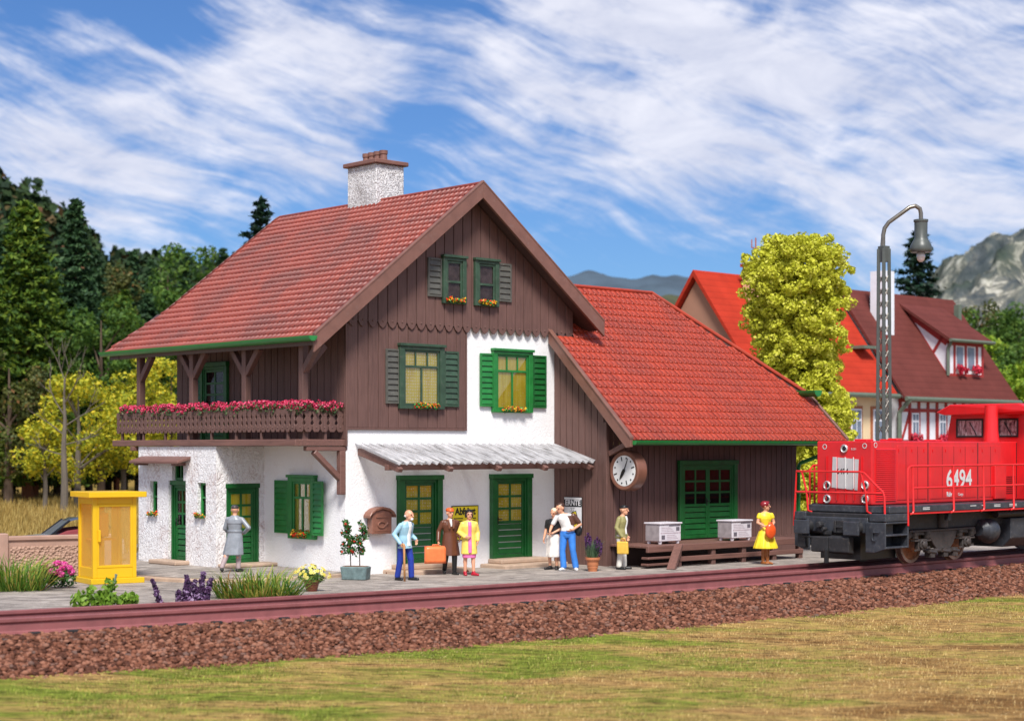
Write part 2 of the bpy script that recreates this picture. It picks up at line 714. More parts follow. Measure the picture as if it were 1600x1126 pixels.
MEADOW = ground_mat()
FIELD = field_mat()
PLAT = platform_mat()


def hill_z(X, Y):
    """rolling land: flat round the station, wooded slope on the left, hills far off"""
    z = np.zeros_like(X)
    px = X / np.maximum(Y, 1) * FPX + CXP
    rise = smoothstep(130, 275, Y) * (1 - smoothstep(330, 520, Y) * .6)
    prof = np.interp(px, [-300, -100, 0, 60, 120, 180, 400, 700], [52, 44, 36.5, 34.5, 29.5, 24, 23, 20])
    z += rise * prof * (1 - smoothstep(620, 1000, px)) * smoothstep(70, 140, Y)
    z += smoothstep(150, 260, Y) * 13 * smoothstep(1430, 1620, px) * (1 - smoothstep(300, 500, Y))
    z += 10 * smoothstep(380, 900, Y) * (.6 + .4 * np.sin(X * .011))
    return z


ys = np.concatenate([np.linspace(-60, 60, 13), np.linspace(66, 420, 90), np.geomspace(440, 4200, 26)])
us = np.linspace(-1.9, 1.9, 130)
GX, GY = np.meshgrid(us, ys)
GXw = GX * np.maximum(GY, 60)
GZ = hill_z(GXw, GY) - .75 + .71 * smoothstep(40, 62, GY - GXw * .75 * (np.abs(GXw) < 40))
nr, nc = GX.shape
V = np.stack([GXw, GY, GZ], -1).reshape(-1, 3)
idx = np.arange(nr * nc).reshape(nr, nc)
F = np.stack([idx[:-1, :-1], idx[:-1, 1:], idx[1:, 1:], idx[1:, :-1]], -1).reshape(-1, 4)
tag(npmesh('ground', V, F, MEADOW, smooth=True), kind='structure')

strip('field', FIELD, [(-40, -.75), (-25, -.66), (-14, -.60), (-8, -.56), (-5.0, -.52), (-3.2, -.47), (-2.0, -.42)], -36, 44, 1.0, .02)
strip('platform', PLAT, [(1.75, .02), (3, .03), (6, .03), (12, .03), (20, .02), (30, -.01)], -34, 44, 1.0)


def bed_mat():
    n = NT('ballast_bed')
    v = n.coord()
    c = n.ramp(n.noise(v, 13, 6, .75), [(.3, (.045, .018, .011)), (.5, (.12, .046, .027)), (.7, (.20, .08, .046))])
    n.col(c)
    n.bump(n.noise(v, 15, 5, .7), 1, .06)
    return n.fin(.85, .2)


strip('track_bed', bed_mat(), [(-2.75, -.56), (-2.2, -.42), (-1.4, -.2), (-.75, -.02), (-.2, .0), (.72, .0), (1.64, .0), (2.0, -.05)], -34, 44, .5, .02)

# ballast stones: uncountable, one mesh
ico = bmesh.new()
bmesh.ops.create_icosphere(ico, subdivisions=1, radius=1)
IV = np.array([v.co[:] for v in ico.verts])
IF = np.array([[v.index for v in f.verts] for f in ico.faces])
ico.free()


def stones(name, mat, pts, sizes, flat=.75):
    N = len(pts)
    ax = rng.normal(size=(N, 3, 3))
    q, _ = np.linalg.qr(ax)
    scl = sizes[:, None, None] * rng.uniform(.55, 1.25, (N, 1, 3))
    base = IV[None] * scl * (1 + rng.uniform(-.28, .28, (N, len(IV), 1)))
    vv = np.einsum('nij,nkj->nki', q, base)
    vv[:, :, 2] *= flat
    vv += np.asarray(pts)[:, None, :]
    ff = IF[None] + (np.arange(N) * len(IV))[:, None, None]
    return npmesh(name, vv.reshape(-1, 3), ff.reshape(-1, 3), mat)


STONEM = islandmat('ballast_stone', [(0, (.055, .021, .013)), (.3, (.125, .047, .027)), (.6, (.20, .077, .044)), (.87, (.30, .135, .085)), (1, (.13, .08, .065))], .8, 0, .2)
pts, sz = [], []
prof_o = [-2.75, -2.2, -1.4, -.75, -.2]
prof_z = [-.56, -.42, -.2, -.02, .0]
for i in range(30000):
    X = random.uniform(-13, 17.5)
    o = random.uniform(-2.55, -.12) + random.gauss(0, .06) - (random.random() ** 3 * .55 if random.random() < .12 else 0)
    if o > -.1:
        continue
    z = float(np.interp(o, prof_o, prof_z))
    p = rail_pt(X, o, z + random.uniform(-.01, .035))
    pts.append(p[:])
    sz.append(random.uniform(.028, .070))
for i in range(2500):
    X = random.uniform(-13, 19)
    p = rail_pt(X, random.uniform(.2, 1.25), random.uniform(-.02, .05))
    pts.append(p[:])
    sz.append(random.uniform(.03, .06))
tag(stones('ballast_stones', STONEM, pts, np.array(sz)), kind='stuff')

# ------------------------------------------------------------------ railway track
RAILM = paint('rusty_rail', (.25, .082, .082), .5, .16, 3, .12, 30, dirt=(.33, .16, .14), dirt_amt=.3)
SLEEPER = paint('black_sleeper', (.018, .016, .017), .7, .3, 4, .2, 20)
trk = empty('railway_track', rail_pt(0, .72, 0)[:], 0, 'single railway track with two rusty purple-brown rails on brown ballast', 'railway track')


def rail(off):
    prof = [(-.135, .015), (.135, .015), (.135, .04), (.03, .075), (.024, .215), (.062, .235), (.062, .30), (-.062, .30), (-.062, .235), (-.024, .215), (-.03, .075), (-.135, .04)]
    mb = MB(Matrix.Translation(-Vector(trk.location)))
    mb.rings([[rail_pt(X, off + a, b) for a, b in prof] for X in np.arange(-34, 44, 1.0)])
    o = mb.build('rail', RAILM, trk, bevel=.008)
    return o


rail(0)
rail(1.44)
ns = 0
for X in np.arange(-10.5, 16.5, .56):
    p = rail_pt(X, .72, 0)
    e = .01
    t = Vector((2 * e, rail_near(X + e) - rail_near(X - e), 0)).normalized()
    a = math.atan2(t.y, t.x)
    mb = MB(Matrix.Translation(p - Vector(trk.location)) @ Matrix.Rotation(a, 4, 'Z'))
    mb.box(-.13, .13, -1.3, 1.3, -.1, .02)
    for s in (-.72, .72):
        for k in (-.2, .2):
            mb.box(-.10, .10, s + k - .055, s + k + .055, .02, .07)
    mb.build('sleeper', SLEEPER, trk, bevel=.01)
# ================================================================== the station
house = empty('station_house', HO[:], HA, 'white and brown chalet railway station with red tiled roofs and a timber goods shed', 'station')
FA, FN = (1, 0, 0), (0, -1, 0)        # front wall: along, out
LA, LN = (0, -1, 0), (-1, 0, 0)       # left wall
RX, RZ = 4.0, 10.13                   # ridge
EXL, EZL = -1.44, 5.89
EXR, EZR = 8.55, 6.70
SLL = (RZ - EZL) / (RX - EXL)
SLR = (RZ - EZR) / (EXR - RX)


def roof_under(x):
    t = .24
    return (RZ - t - (RX - x) * SLL) if x < RX else (RZ - t - (x - RX) * SLR)


# --- plaster body
mb = MB()
pl = [(0, 0, 0), (7.85, 0, 0), (7.85, 0, roof_under(7.85)), (RX, 0, roof_under(RX)), (0, 0, roof_under(0))]
mb.prism(pl, (0, 7.8, 0))
mb.build('plaster_wall', WHITE, house, bevel=.03, seg=2)


def boards(mb, x0, x1, w, zb, zt, y0, y1, tip=0.0, dots=False, gap=.022):
    n = max(1, round((x1 - x0) / w))
    w = (x1 - x0) / n
    for i in range(n):
        a, b = x0 + i * w + gap / 2, x0 + (i + 1) * w - gap / 2
        m = (a + b) / 2
        za, zc = zb(m) if callable(zb) else zb, zt
        fa, fb = (zt(a), zt(b)) if callable(zt) else (zt, zt)
        lo = [(a, za), (b, za)]
        if tip:
            lo = [(a, za + tip), (a + (m - a) * .35, za + tip * .38), (m - .02, za), (m + .02, za), (b - (b - m) * .35, za + tip * .38), (b, za + tip)]
        hi = [(b, fb)]
        if callable(zt) and a < RX < b and zt is roof_under:
            hi.append((RX, zt(RX)))
        hi.append((a, fa))
        mb.prism([(px_, y0, pz_) for px_, pz_ in lo + hi], (0, y1 - y0, 0))
        if dots:
            mb.ball((m, y1 + .002, za + tip + .015), (.028, .02, .028), 8, 5)
    return mb


T0 = wall_T((0, 0, 0), FA, FN)
mb = MB(T0)
mb.box(-.03, 3.93, .002, .03, 3.70, 6.4)
boards(mb, 0, 3.90, .318, 3.72, 6.36, .03, .055)
mb.box(-.05, 3.95, .03, .06, 3.66, 3.715)
mb.box(3.90, 3.95, .03, .062, 3.716, 6.36)
mb.box(-.06, .0, .03, .066, 3.25, 6.3)
mb.build('timber_cladding', BROWN, house, bevel=.006)
mb = MB(T0)
gp = [(-.02, .056, 6.42), (7.85, .056, 6.42), (7.85, .056, roof_under(7.85)), (RX, .056, roof_under(RX)), (-.02, .056, roof_under(-.02))]
mb.prism(gp, (0, .012, 0))
boards(mb, -.02, 7.86, .318, 6.24, roof_under, .068, .098, .16, True)
mb.build('gable_cladding', BROWN, house, bevel=.006)
TL = wall_T((0, 0, 0), LA, LN)
mb = MB(TL)
mb.box(-7.8, .0, .002, .02, 3.42, 6.7)
boards(mb, -7.8, 0, .29, 3.43, 6.7, .02, .045)
mb.build('side_cladding', BROWN, house, bevel=.006)
mb = MB()
mb.box(7.852, 7.88, .0, 7.8, 5, roof_under(7.85))
mb.build('right_cladding', BROWN, house)


# --- projecting block under the balcony, with real openings
def panel_wall(mb, x0, x1, z0, z1, holes, depth):
    xs = sorted({x0, x1} | {h[0] for h in holes} | {h[1] for h in holes})
    zs = sorted({z0, z1} | {h[2] for h in holes} | {h[3] for h in holes})
    solid = lambda x, z: x0 < x < x1 and z0 < z < z1 and not any(h[0] < x < h[1] and h[2] < z < h[3] for h in holes)
    for i in range(len(xs) - 1):
        for j in range(len(zs) - 1):
            a, b, c, d = xs[i], xs[i + 1], zs[j], zs[j + 1]
            if not solid((a + b) / 2, (c + d) / 2):
                continue
            mb.poly([(a, 0, c), (b, 0, c), (b, 0, d), (a, 0, d)])
            mb.poly([(a, -depth, c), (b, -depth, c), (b, -depth, d), (a, -depth, d)])
            for sx, sz, q in ((a - .001, (c + d) / 2, [(a, 0, c), (a, 0, d), (a, -depth, d), (a, -depth, c)]),
                              (b + .001, (c + d) / 2, [(b, 0, c), (b, 0, d), (b, -depth, d), (b, -depth, c)]),
                              ((a + b) / 2, c - .001, [(a, 0, c), (b, 0, c), (b, -depth, c), (a, -depth, c)]),
                              ((a + b) / 2, d + .001, [(a, 0, d), (b, 0, d), (b, -depth, d), (a, -depth, d)])):
                if not solid(sx, sz):
                    mb.poly(q)


TA = wall_T((-1.5, 0, 0), LA, LN)
TB = wall_T((0, 3.55, 0), FA, FN)
mb = MB(TA)
panel_wall(mb, -7.4, -3.55, 0, 3.25, [(-6.80, -6.42, 1.36, 2.31), (-4.43, -4.03, 1.40, 2.30), (-5.86, -5.0, 0.0, 2.34), (-5.68, -5.12, 2.34, 2.84)], .22)
mb.T = TB
panel_wall(mb, -1.28, -.0, 0, 3.25, [(-1.19, -.16, 0, 2.28)], .16)
mb.T = None
mb.box(-1.498, -.001, 7.19, 7.40, 0, 3.24)
mb.box(-1.499, -.001, 3.72, 7.19, 3.0, 3.245)
o = mb.build('side_extension_wall', WHITE_STAINED, house)
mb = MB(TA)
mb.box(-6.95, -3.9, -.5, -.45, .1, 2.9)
mb.build('dark_room_sheet', DARKROOM, house)  # flat dark sheet behind the openings paints the room's shade


# --- shutters, windows, doors
def shutter(parent, T, x0, x1, z0, z1, mat, y=.02):
    mb = MB(T)
    t = .05
    mb.box(x0, x1, y, y + .02, z0, z1)
    f = .055
    for b in ((x0, x0 + f, z0, z1), (x1 - f, x1, z0, z1)):
        mb.box(b[0], b[1], y + .02, y + t, b[2], b[3])
    for b in ((z0, z0 + f), (z1 - f, z1)):
        mb.box(x0 + f, x1 - f, y + .02, y + t, b[0], b[1])
    n = max(5, int((z1 - z0 - 2 * f) / .135))
    h = (z1 - z0 - 2 * f) / n
    for i in range(n):
        za = z0 + f + i * h
        mb.prism([(x0 + f, y + .02, za + .012), (x0 + f, y + .058, za + .012), (x0 + f, y + .026, za + h * .93)], (x1 - x0 - 2 * f, 0, 0))
    return mb.build('shutter', mat, parent, bevel=.006)


def window(T, x0, x1, z0, z1, mat, depth=.11, fw=.15, transom=.70, mull=2, top_mull=3, curtain_or_dark=CURTAIN, light=None):
    """frame standing proud of the wall with casings, a sunk sash, panes and a curtain"""
    mb = MB(T)
    mb.box(x0 - .02, x1 + .02, .0, depth + .05, z1 - .07, z1)
    mb.box(x0, x0 + fw, .0, depth, z0, z1 - .07)
    mb.box(x1 - fw, x1, .0, depth, z0, z1 - .07)
    mb.box(x0 + fw, x1 - fw, .0, depth, z1 - .07 - fw * .6, z1 - .07)
    mb.box(x0 + fw, x1 - fw, .0, depth, z0, z0 + fw * .55)
    a, b, c, d = x0 + fw, x1 - fw, z0 + fw * .55, z1 - .07 - fw * .6
    e = .06
    fr = mb.build('window', mat, house, bevel=.008)
    mb = MB(T)
    for q in ((a, a + e, c, d), (b - e, b, c, d), (a + e, b - e, c, c + e), (a + e, b - e, d - e, d)):
        mb.box(q[0], q[1], .03, .068, q[2], q[3])
    zt = c + (d - c) * transom
    mb.box(a + e, b - e, .03, .064, zt - .03, zt + .03)
    for i in range(1, mull):
        x = a + (b - a) * i / mull
        mb.box(x - .028, x + .028, .03, .062, c + e, zt - .03)
    for i in range(1, top_mull):
        x = a + (b - a) * i / top_mull
        mb.box(x - .022, x + .022, .03, .062, zt + .03, d - e)
    mb.build('sash', light or mat, fr, bevel=.005)
    mb = MB(T)
    mb.box(a + .01, b - .01, .004, .018, c + .01, d - .01)
    mb.build('curtain_or_dark', curtain_or_dark, fr)
    mb = MB(T)
    mb.box(a + .02, b - .02, .034, .04, c + .02, d - .02)
    mb.build('pane', GLASS if curtain_or_dark is CURTAIN else GLASS_DARK, fr)
    return fr


LACE = paint('grey_lace_curtain', (.22, .2, .19), .8, .5, 6, 0)
wa = window(T0 @ Matrix.Translation((0, .055, 0)), 1.60, 3.09, 4.21, 5.88, GREEN_W)
shutter(wa, T0 @ Matrix.Translation((0, .06, 0)), 1.19, 1.63, 4.33, 5.72, SHUT_W, .0)
shutter(wa, T0 @ Matrix.Translation((0, .06, 0)), 3.12, 3.63, 4.28, 5.73, GREEN_W, .0)
wb = window(T0, 4.85, 6.31, 4.16, 5.88, GREEN)
shutter(wb, T0, 4.41, 4.89, 4.31, 5.73, GREEN, .03)
shutter(wb, T0, 6.34, 6.85, 4.30, 5.74, GREEN_D, .03)
TG = T0 @ Matrix.Translation((0, .098, 0))
wc = window(TG, 3.02, 3.82, 6.97, 8.24, GREEN_W, .1, .13, .48, 1, 1, LACE)
shutter(wc, TG, 2.54, 3.01, 7.12, 8.13, SHUT_W, .0)
wd = window(TG, 4.13, 4.98, 6.97, 8.24, GREEN_W, .1, .13, .48, 1, 1, LACE)
shutter(wd, TG, 5.00, 5.48, 7.13, 8.16, SHUT_W, .0)
we = window(TL, -2.37, -1.20, .88, 2.52, GREEN, .1, .18)
shutter(we, TL, -3.0, -2.40, 1.0, 2.37, GREEN, .03)
shutter(we, TL, -1.25, -.80, .99, 2.37, GREEN, .101)
for a, b, c, d in ((-6.80, -6.42, 1.36, 2.31), (-4.43, -4.03, 1.40, 2.30)):
    mb = MB(TA)
    for q in ((a, a + .07, c, d), (b - .07, b, c, d), (a + .07, b - .07, c, c + .06), (a + .07, b - .07, d - .06, d), (a + .07, b - .07, (c + d) / 2 + .03, (c + d) / 2 + .08)):
        mb.box(q[0], q[1], -.17, -.10, q[2], q[3])
    fr = mb.build('narrow_window', GREEN, house, bevel=.006)
    mb = MB(TA)
    mb.box(a + .02, b - .02, -.15, -.14, c + .02, d - .02)
    mb.build('pane', GLASS_DARK, fr)


def door(T, x0, x1, z0, z1, mat, y=0.0, proud=.1, fw=.12, cols=2, rows=3, split=.47, curtain_or_dark=CURTAIN, name='door', leaves=1, x_in=0):
    mb = MB(T)
    mb.box(x0 - .02, x1 + .02, y, y + proud + .03, z1 - .12, z1)
    mb.box(x0, x0 + fw, y, y + proud, z0, z1 - .12)
    mb.box(x1 - fw, x1, y, y + proud, z0, z1 - .12)
    mb.box(x0 + fw, x0 + fw + .05, y, y + proud * .62, z0, z1 - .12)
    mb.box(x1 - fw - .05, x1 - fw, y, y + proud * .62, z0, z1 - .12)
    mb.box(x0 + fw + .05, x1 - fw - .05, y, y + proud * .62, z1 - .20, z1 - .12)
    dr = mb.build(name, mat, house, bevel=.008)
    A0, B0, c, d = x0 + fw + .05, x1 - fw - .05, z0, z1 - .20
    wl_ = (B0 - A0) / leaves
    for L_ in range(leaves):
        a, b = A0 + L_ * wl_ + .006, A0 + (L_ + 1) * wl_ - .006
        zs = c + (d - c) * split
        e = .075
        mb = MB(T)
        for q in ((a, a + e, c, d), (b - e, b, c, d), (a + e, b - e, d - e, d), (a + e, b - e, zs - .05, zs + .03), (a + e, b - e, c, c + .1)):
            mb.box(q[0], q[1], y + .004, y + .042, q[2], q[3])
        for i in range(1, cols):
            x = a + (b - a) * i / cols
            mb.box(x - .03, x + .03, y + .004, y + .038, zs + .03, d - e)
        for j in range(1, rows):
            z = zs + .03 + (d - e - zs - .03) * j / rows
            mb.box(a + e, b - e, y + .004, y + .036, z - .03, z + .03)
        ns_ = 5
        hh = (zs - .05 - c - .1) / ns_
        for i in range(ns_):
            za = c + .1 + i * hh
            mb.prism([(a + e, y + .002, za + .01), (a + e, y + .034, za + .01), (a + e, y + .014, za + hh * .94)], (b - a - 2 * e, 0, 0))
        lf = mb.build('door_leaf', mat, dr, bevel=.005)
        mb = MB(T)
        mb.box(a + .02, b - .02, y + .001, y + .006, zs, d - .02)
        mb.build('curtain_or_dark', curtain_or_dark, dr)  # the dark variant paints the unlit room's shade behind the pane
        mb = MB(T)
        mb.box(a + .03, b - .03, y + .02, y + .025, zs + .02, d - .03)
        mb.build('pane', GLASS if curtain_or_dark is CURTAIN else GLASS_DARK, dr)
    mb = MB(T)
    hx = x0 + fw + .10 if leaves == 1 else (x0 + x1) / 2 - .06
    mb.box(hx - .025, hx + .025, y + .042, y + .05, z0 + .92, z0 + 1.12)
    mb.tube([(hx, y + .05, z0 + 1.05), (hx, y + .09, z0 + 1.05), (hx + .11, y + .09, z0 + 1.045)], .014, 6)
    mb.build('handle', BLACK, dr)
    return dr


door(T0, 1.60, 3.05, .25, 2.51, GREEN_D, fw=.17, proud=.14)
door(T0, 4.79, 6.25, .25, 2.51, GREEN_D, fw=.17, proud=.14)
door(TB, -1.19, -.16, .2, 2.28, GREEN_D, y=-.12, proud=.1, fw=.07)
dl = door(TA, -5.86, -5.0, .22, 2.34, GREEN_D, y=-.2, proud=.12, fw=.06, curtain_or_dark=DARKROOM)
mb = MB(TA)
for q in ((-5.68, -5.62, 2.36, 2.84), (-5.18, -5.12, 2.36, 2.84), (-5.62, -5.18, 2.34, 2.42), (-5.62, -5.18, 2.77, 2.84), (-5.43, -5.38, 2.42, 2.77)):
    mb.box(q[0], q[1], -.19, -.1, q[2], q[3])
mb.build('transom_window', GREEN_D, dl, bevel=.005)
# balcony door behind the posts, with open leaf shutters
du = door(TL, -6.45, -5.15, 3.43, 5.55, GREEN_D, y=.045, fw=.1, curtain_or_dark=DARKROOM)
shutter(du, TL, -7.0, -6.47, 3.6, 5.45, GREEN_D, .05)
# goods shed double door
T_AN = wall_T((0, -2.0, 0), FA, FN)
door(T_AN, 10.05, 12.55, .66, 2.86, GREEN_D, y=.03, proud=.1, fw=.14, curtain_or_dark=DARKROOM, leaves=2, name='double_door')

# --- doorsteps
mb = MB()
for x0, x1 in ((1.15, 3.35), (4.45, 6.75)):
    mb = MB()
    mb.box(x0, x1, -1.02, 0, 0, .13)
    mb.box(x0 + .28, x1 - .28, -.56, 0, .13, .25)
    mb.build('doorstep', STONE, house, bevel=.03, seg=2)
mb = MB()
mb.box(-1.95, -1.5, 4.8, 6.15, .13, .24)
mb.build('doorstep', STONE, house, bevel=.03, seg=2)
mb = MB()
mb.box(-1.45, .05, 2.95, 3.55, .13, .22)
mb.build('doorstep', STONE, house, bevel=.03, seg=2)

# --- roofs


PANTILE = [(0, .0), (.16, .05), (.3, .62), (.42, 1.0), (.56, 1.0), (.70, .5), (.84, .06), (1, .0)]
FLAT = [(0, .0), (.08, .32), (.34, .42), (.44, .9), (.56, .9), (.66, .42), (.92, .32), (1, .0)]


def tile_roof(name, O, A, U, amin, amax, lu, row, tw, mat, parent, lift=.05, rib=.045, PROF=PANTILE, nub=False):
    O, A, U = map(Vector, (O, A, U))
    N = A.cross(U).normalized()
    if N.z < 0:
        N = -N
    nr_ = round(lu / row)
    row = lu / nr_
    V, F = [], []
    prof = PROF
    np_ = len(prof)
    for r in range(nr_):
        u0, u1 = r * row, (r + 1) * row + .03
        lo, hi = min(amin(u0), amin(u1)), max(amax(u0), amax(u1))
        k0 = int(math.floor(lo / tw)) - 1
        k1 = int(math.ceil(hi / tw)) + 1
        for k in range(k0, k1):
            a0, a1 = k * tw + .006, (k + 1) * tw - .006
            if a1 < lo or a0 > hi or a1 <= max(amin(u0), amin(u1)) + .02 or a0 >= min(amax(u0), amax(u1)) - .02:
                continue
            j = random.uniform(-.004, .004)
            b = len(V)
            for u, h0 in ((u0, lift + j), (u1, .004 + j)):
                for t, h in prof:
                    uu = u - (.03 * (1 - (2 * t - 1) ** 2) if u == u0 else 0)
                    a = min(max(a0 + (a1 - a0) * t, amin(u)), amax(u))
                    V.append(O + A * a + U * uu + N * (h0 + rib * h))
            for t, h in prof:
                uu = u0 - .03 * (1 - (2 * t - 1) ** 2)
                a = min(max(a0 + (a1 - a0) * t, amin(u0)), amax(u0))
                V.append(O + A * a + U * (uu + .004) + N * -.004)
            if nub and a0 > amin(u0) and a1 < amax(u0):
                k_ = len(V)
                for du, da, dh in ((-.036, -.032, 0), (-.036, .032, 0), (.035, .02, 0), (.035, -.02, 0), (-.022, -.012, .03), (-.022, .012, .03), (.005, .010, .026), (.005, -.010, .026)):
                    V.append(O + A * ((a0 + a1) / 2 + da) + U * (u0 + du) + N * (lift + j + rib * .8 + dh))
                F += [(k_, k_ + 1, k_ + 5, k_ + 4), (k_ + 1, k_ + 2, k_ + 6, k_ + 5), (k_ + 2, k_ + 3, k_ + 7, k_ + 6), (k_ + 3, k_, k_ + 4, k_ + 7), (k_ + 4, k_ + 5, k_ + 6, k_ + 7)]
            for i in range(np_ - 1):
                F.append((b + i, b + i + 1, b + np_ + i + 1, b + np_ + i))
                F.append((b + 2 * np_ + i, b + 2 * np_ + i + 1, b + i + 1, b + i))
    o = npmesh(name, [v[:] for v in V], F, mat, parent)
    return o


cl_, sl_ = math.cos(math.atan(SLL)), math.sin(math.atan(SLL))
LUL = (RX - EXL) / cl_
UK = 1.95                                   # the lower courses run on further at the far end


def amaxL(u):
    return 9.45 - (u / UK) * .8 if u < UK else 8.58


roof = tile_roof('roof', (EXL, 0, EZL - .03), (0, 1, 0), (cl_, 0, sl_), lambda u: -.56, amaxL, LUL, .27, .19, TILE, house)
cr_, sr_ = math.cos(math.atan(SLR)), math.sin(math.atan(SLR))
r2 = tile_roof('far_roof_slope', (EXR, 0, EZR - .03), (0, 1, 0), (-cr_, 0, sr_), lambda u: -.56, lambda u: 8.58, (EXR - RX) / cr_, .27, .19, TILE, roof)
mb = MB()
D = .17
mb.prism([(EXL, -.56, EZL - .04), (RX, -.56, RZ - .04), (RX, -.56, RZ - .04 - D), (EXL + .02, -.56, EZL - .04 - D)], (0, 9.13, 0))
mb.prism([(EXR, -.56, EZR - .04), (RX, -.56, RZ - .04), (RX, -.56, RZ - .04 - D), (EXR - .02, -.56, EZR - .04 - D)], (0, 9.13, 0))
mb.prism([(EXL, 8.58, EZL - .04), (EXL + UK * cl_, 8.58, EZL + UK * sl_ - .04), (EXL + UK * cl_, 8.58, EZL + UK * sl_ - .04 - D), (EXL, 8.58, EZL - .04 - D)], (0, .5, 0))
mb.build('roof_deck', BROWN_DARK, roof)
mb = MB()
mb.tube([(RX, -.55, RZ + .01), (RX, 8.55, RZ + .01)], .05, 10)
mb.build('ridge_tiles', TILE, roof)
# bargeboards at both gables
def barge(y0, y1, h):
    for ex, ez in ((EXL, EZL), (EXR, EZR)):
        mb = MB()
        z_up = .07
        mb.prism([(ex, y0, ez + z_up), (RX, y0, RZ + z_up), (RX, y0, RZ + z_up - h * 1.26), (ex - math.copysign(.0, ex), y0, ez + z_up - h * 1.26)], (0, y1 - y0, 0))
        mb.prism([(ex, y0 - .012, ez + z_up + .015), (RX, y0 - .012, RZ + z_up + .015), (RX, y0 - .012, RZ + z_up - .05), (ex, y0 - .012, ez + z_up - .05)], (0, y1 - y0 + .024, 0))
        mb.build('bargeboard', BARGE, roof, bevel=.012, seg=2)


barge(-.65, -.56, .36)
mb = MB()
mb.prism([(RX, 8.6, RZ + .05), (EXL + UK * cl_, 8.6, EZL + UK * sl_ + .05), (EXL + UK * cl_, 8.6, EZL + UK * sl_ - .2), (RX, 8.6, RZ - .2)], (0, .09, 0))
mb.build('bargeboard', BARGE, roof, bevel=.01)


def gutter(p, q, r, parent, out):
    """half-round channel with stopped ends"""
    p, q = Vector(p), Vector(q)
    o = Vector(out).normalized()
    z = Vector((0, 0, 1))
    def ring(c, rr):
        return [c + o * (rr * math.cos(a)) - z * (rr * math.sin(a)) for a in [PI * k / 8 for k in range(9)]]
    mb = MB()
    pr = ring(Vector(), r) + ring(Vector(), r * .84)[::-1]
    mb.prism([p + k for k in pr], q - p)
    for c in (p, q):
        d = (q - p).normalized() * (.02 if c is p else -.02)
        mb.prism([c + k for k in ring(Vector(), r * .9)], d)
    return mb.build('gutter', GUTTER, parent, smooth='auto')


gutter((EXL - .10, -.72, 5.90), (EXL - .10, 9.3, 5.90), .13, roof, (-1, 0, 0))
# chimney
mb = MB()
mb.box(3.80, 4.80, 3.62, 4.94, 9.0, 11.16)
ch = mb.build('chimney', stucco('sooty_chimney_stucco', (.8, .78, .78), (.13, .085, .08), 1.0, 1.0, 9), house, bevel=.02)
mb = MB()
mb.box(3.70, 4.90, 3.52, 5.04, 11.16, 11.28)
mb.build('cap', BARGE, ch, bevel=.02)
for k in range(4):
    mb = MB()
    y = 3.92 + k * .26
    mb.lathe([(.115, 11.28), (.10, 11.48), (.12, 11.50), (.12, 11.60), (.08, 11.60), (.07, 11.32)], (4.3, y, 0), 12)
    mb.build('chimney_pot', BARGE, ch, smooth='auto')

# --- balcony
BX, BY0, BY1 = -1.5, .08, 8.5
mb = MB()
mb.box(-1.44, -.0, .10, 8.45, 3.27, 3.40)
bal = mb.build('balcony', BROWN_Y, house, bevel=.01)
mb = MB()
mb.box(-1.56, -1.44, -.02, 8.72, 3.255, 3.42)
mb.box(-1.44, -.0, -.02, .10, 3.255, 3.42)
mb.box(-1.62, .0, 7.5, 7.66, 3.13, 3.25)
mb.build('floor_beam', BROWN_Y, bal, bevel=.015)


def baluster(mb, c, along, out, w, z0, z1):
    """sawn flat baluster: waisted, rounded foot with a pierced dot"""
    c, a, o = Vector(c), Vector(along), Vector(out)
    h = w / 2
    pr = [(-h * .55, z0), (-h * .92, z0 + .06), (-h * .95, z0 + .14), (-h * .6, z0 + .21), (-h * .93, z0 + .29), (-h * .6, z0 + .37), (-h * .95, z0 + .45), (-h * .95, z1)]
    pr = pr + [(-x, z) for x, z in pr[::-1]]
    mb.prism([c + a * x + Vector((0, 0, z)) for x, z in pr], o * .03)
    mb.ball(c + o * .031 + Vector((0, 0, z0 + .11)), .022, 6, 4)
    mb.ball(c + o * .031 + Vector((0, 0, z0 + .41)), .016, 6, 4)


mb = MB()
n = 41
for i in range(n):
    y = BY0 + .06 + (BY1 - BY0 - .12) * i / (n - 1)
    baluster(mb, (BX, y, 0), (0, 1, 0), (-1, 0, 0), .2, 3.60, 4.17)
for i in range(6):
    x = BX + .13 + i * .245
    baluster(mb, (x, BY0, 0), (1, 0, 0), (0, -1, 0), .235, 3.60, 4.17)
mb.box(BX + .0, BX + .06, BY0, BY1, 4.12, 4.17)
mb.box(BX + .0, BX + .06, BY0, BY1, 3.72, 3.78)
mb.box(BX + .06, -.02, BY0 + .0, BY0 + .06, 4.12, 4.17)
mb.box(BX + .06, -.02, BY0 + .0, BY0 + .06, 3.72, 3.78)
for i in range(8):
    y = BY0 + .3 + i * 1.13
    mb.box(BX + .01, BX + .07, y, y + .07, 3.42, 3.72)
mb.box(BX + .9, BX + .97, BY0 + .01, BY0 + .06, 3.42, 3.72)
mb.build('railing', BROWN, bal, bevel=.004)
mb = MB()                                           # trough behind the boards
mb.box(BX + .07, BX + .25, BY0 + .07, BY1 - .05, 3.98, 4.16)
mb.box(BX + .25, -.06, BY0 + .07, BY0 + .25, 3.98, 4.16)
mb.build('flower_trough', BROWN_DARK, bal, bevel=.01)
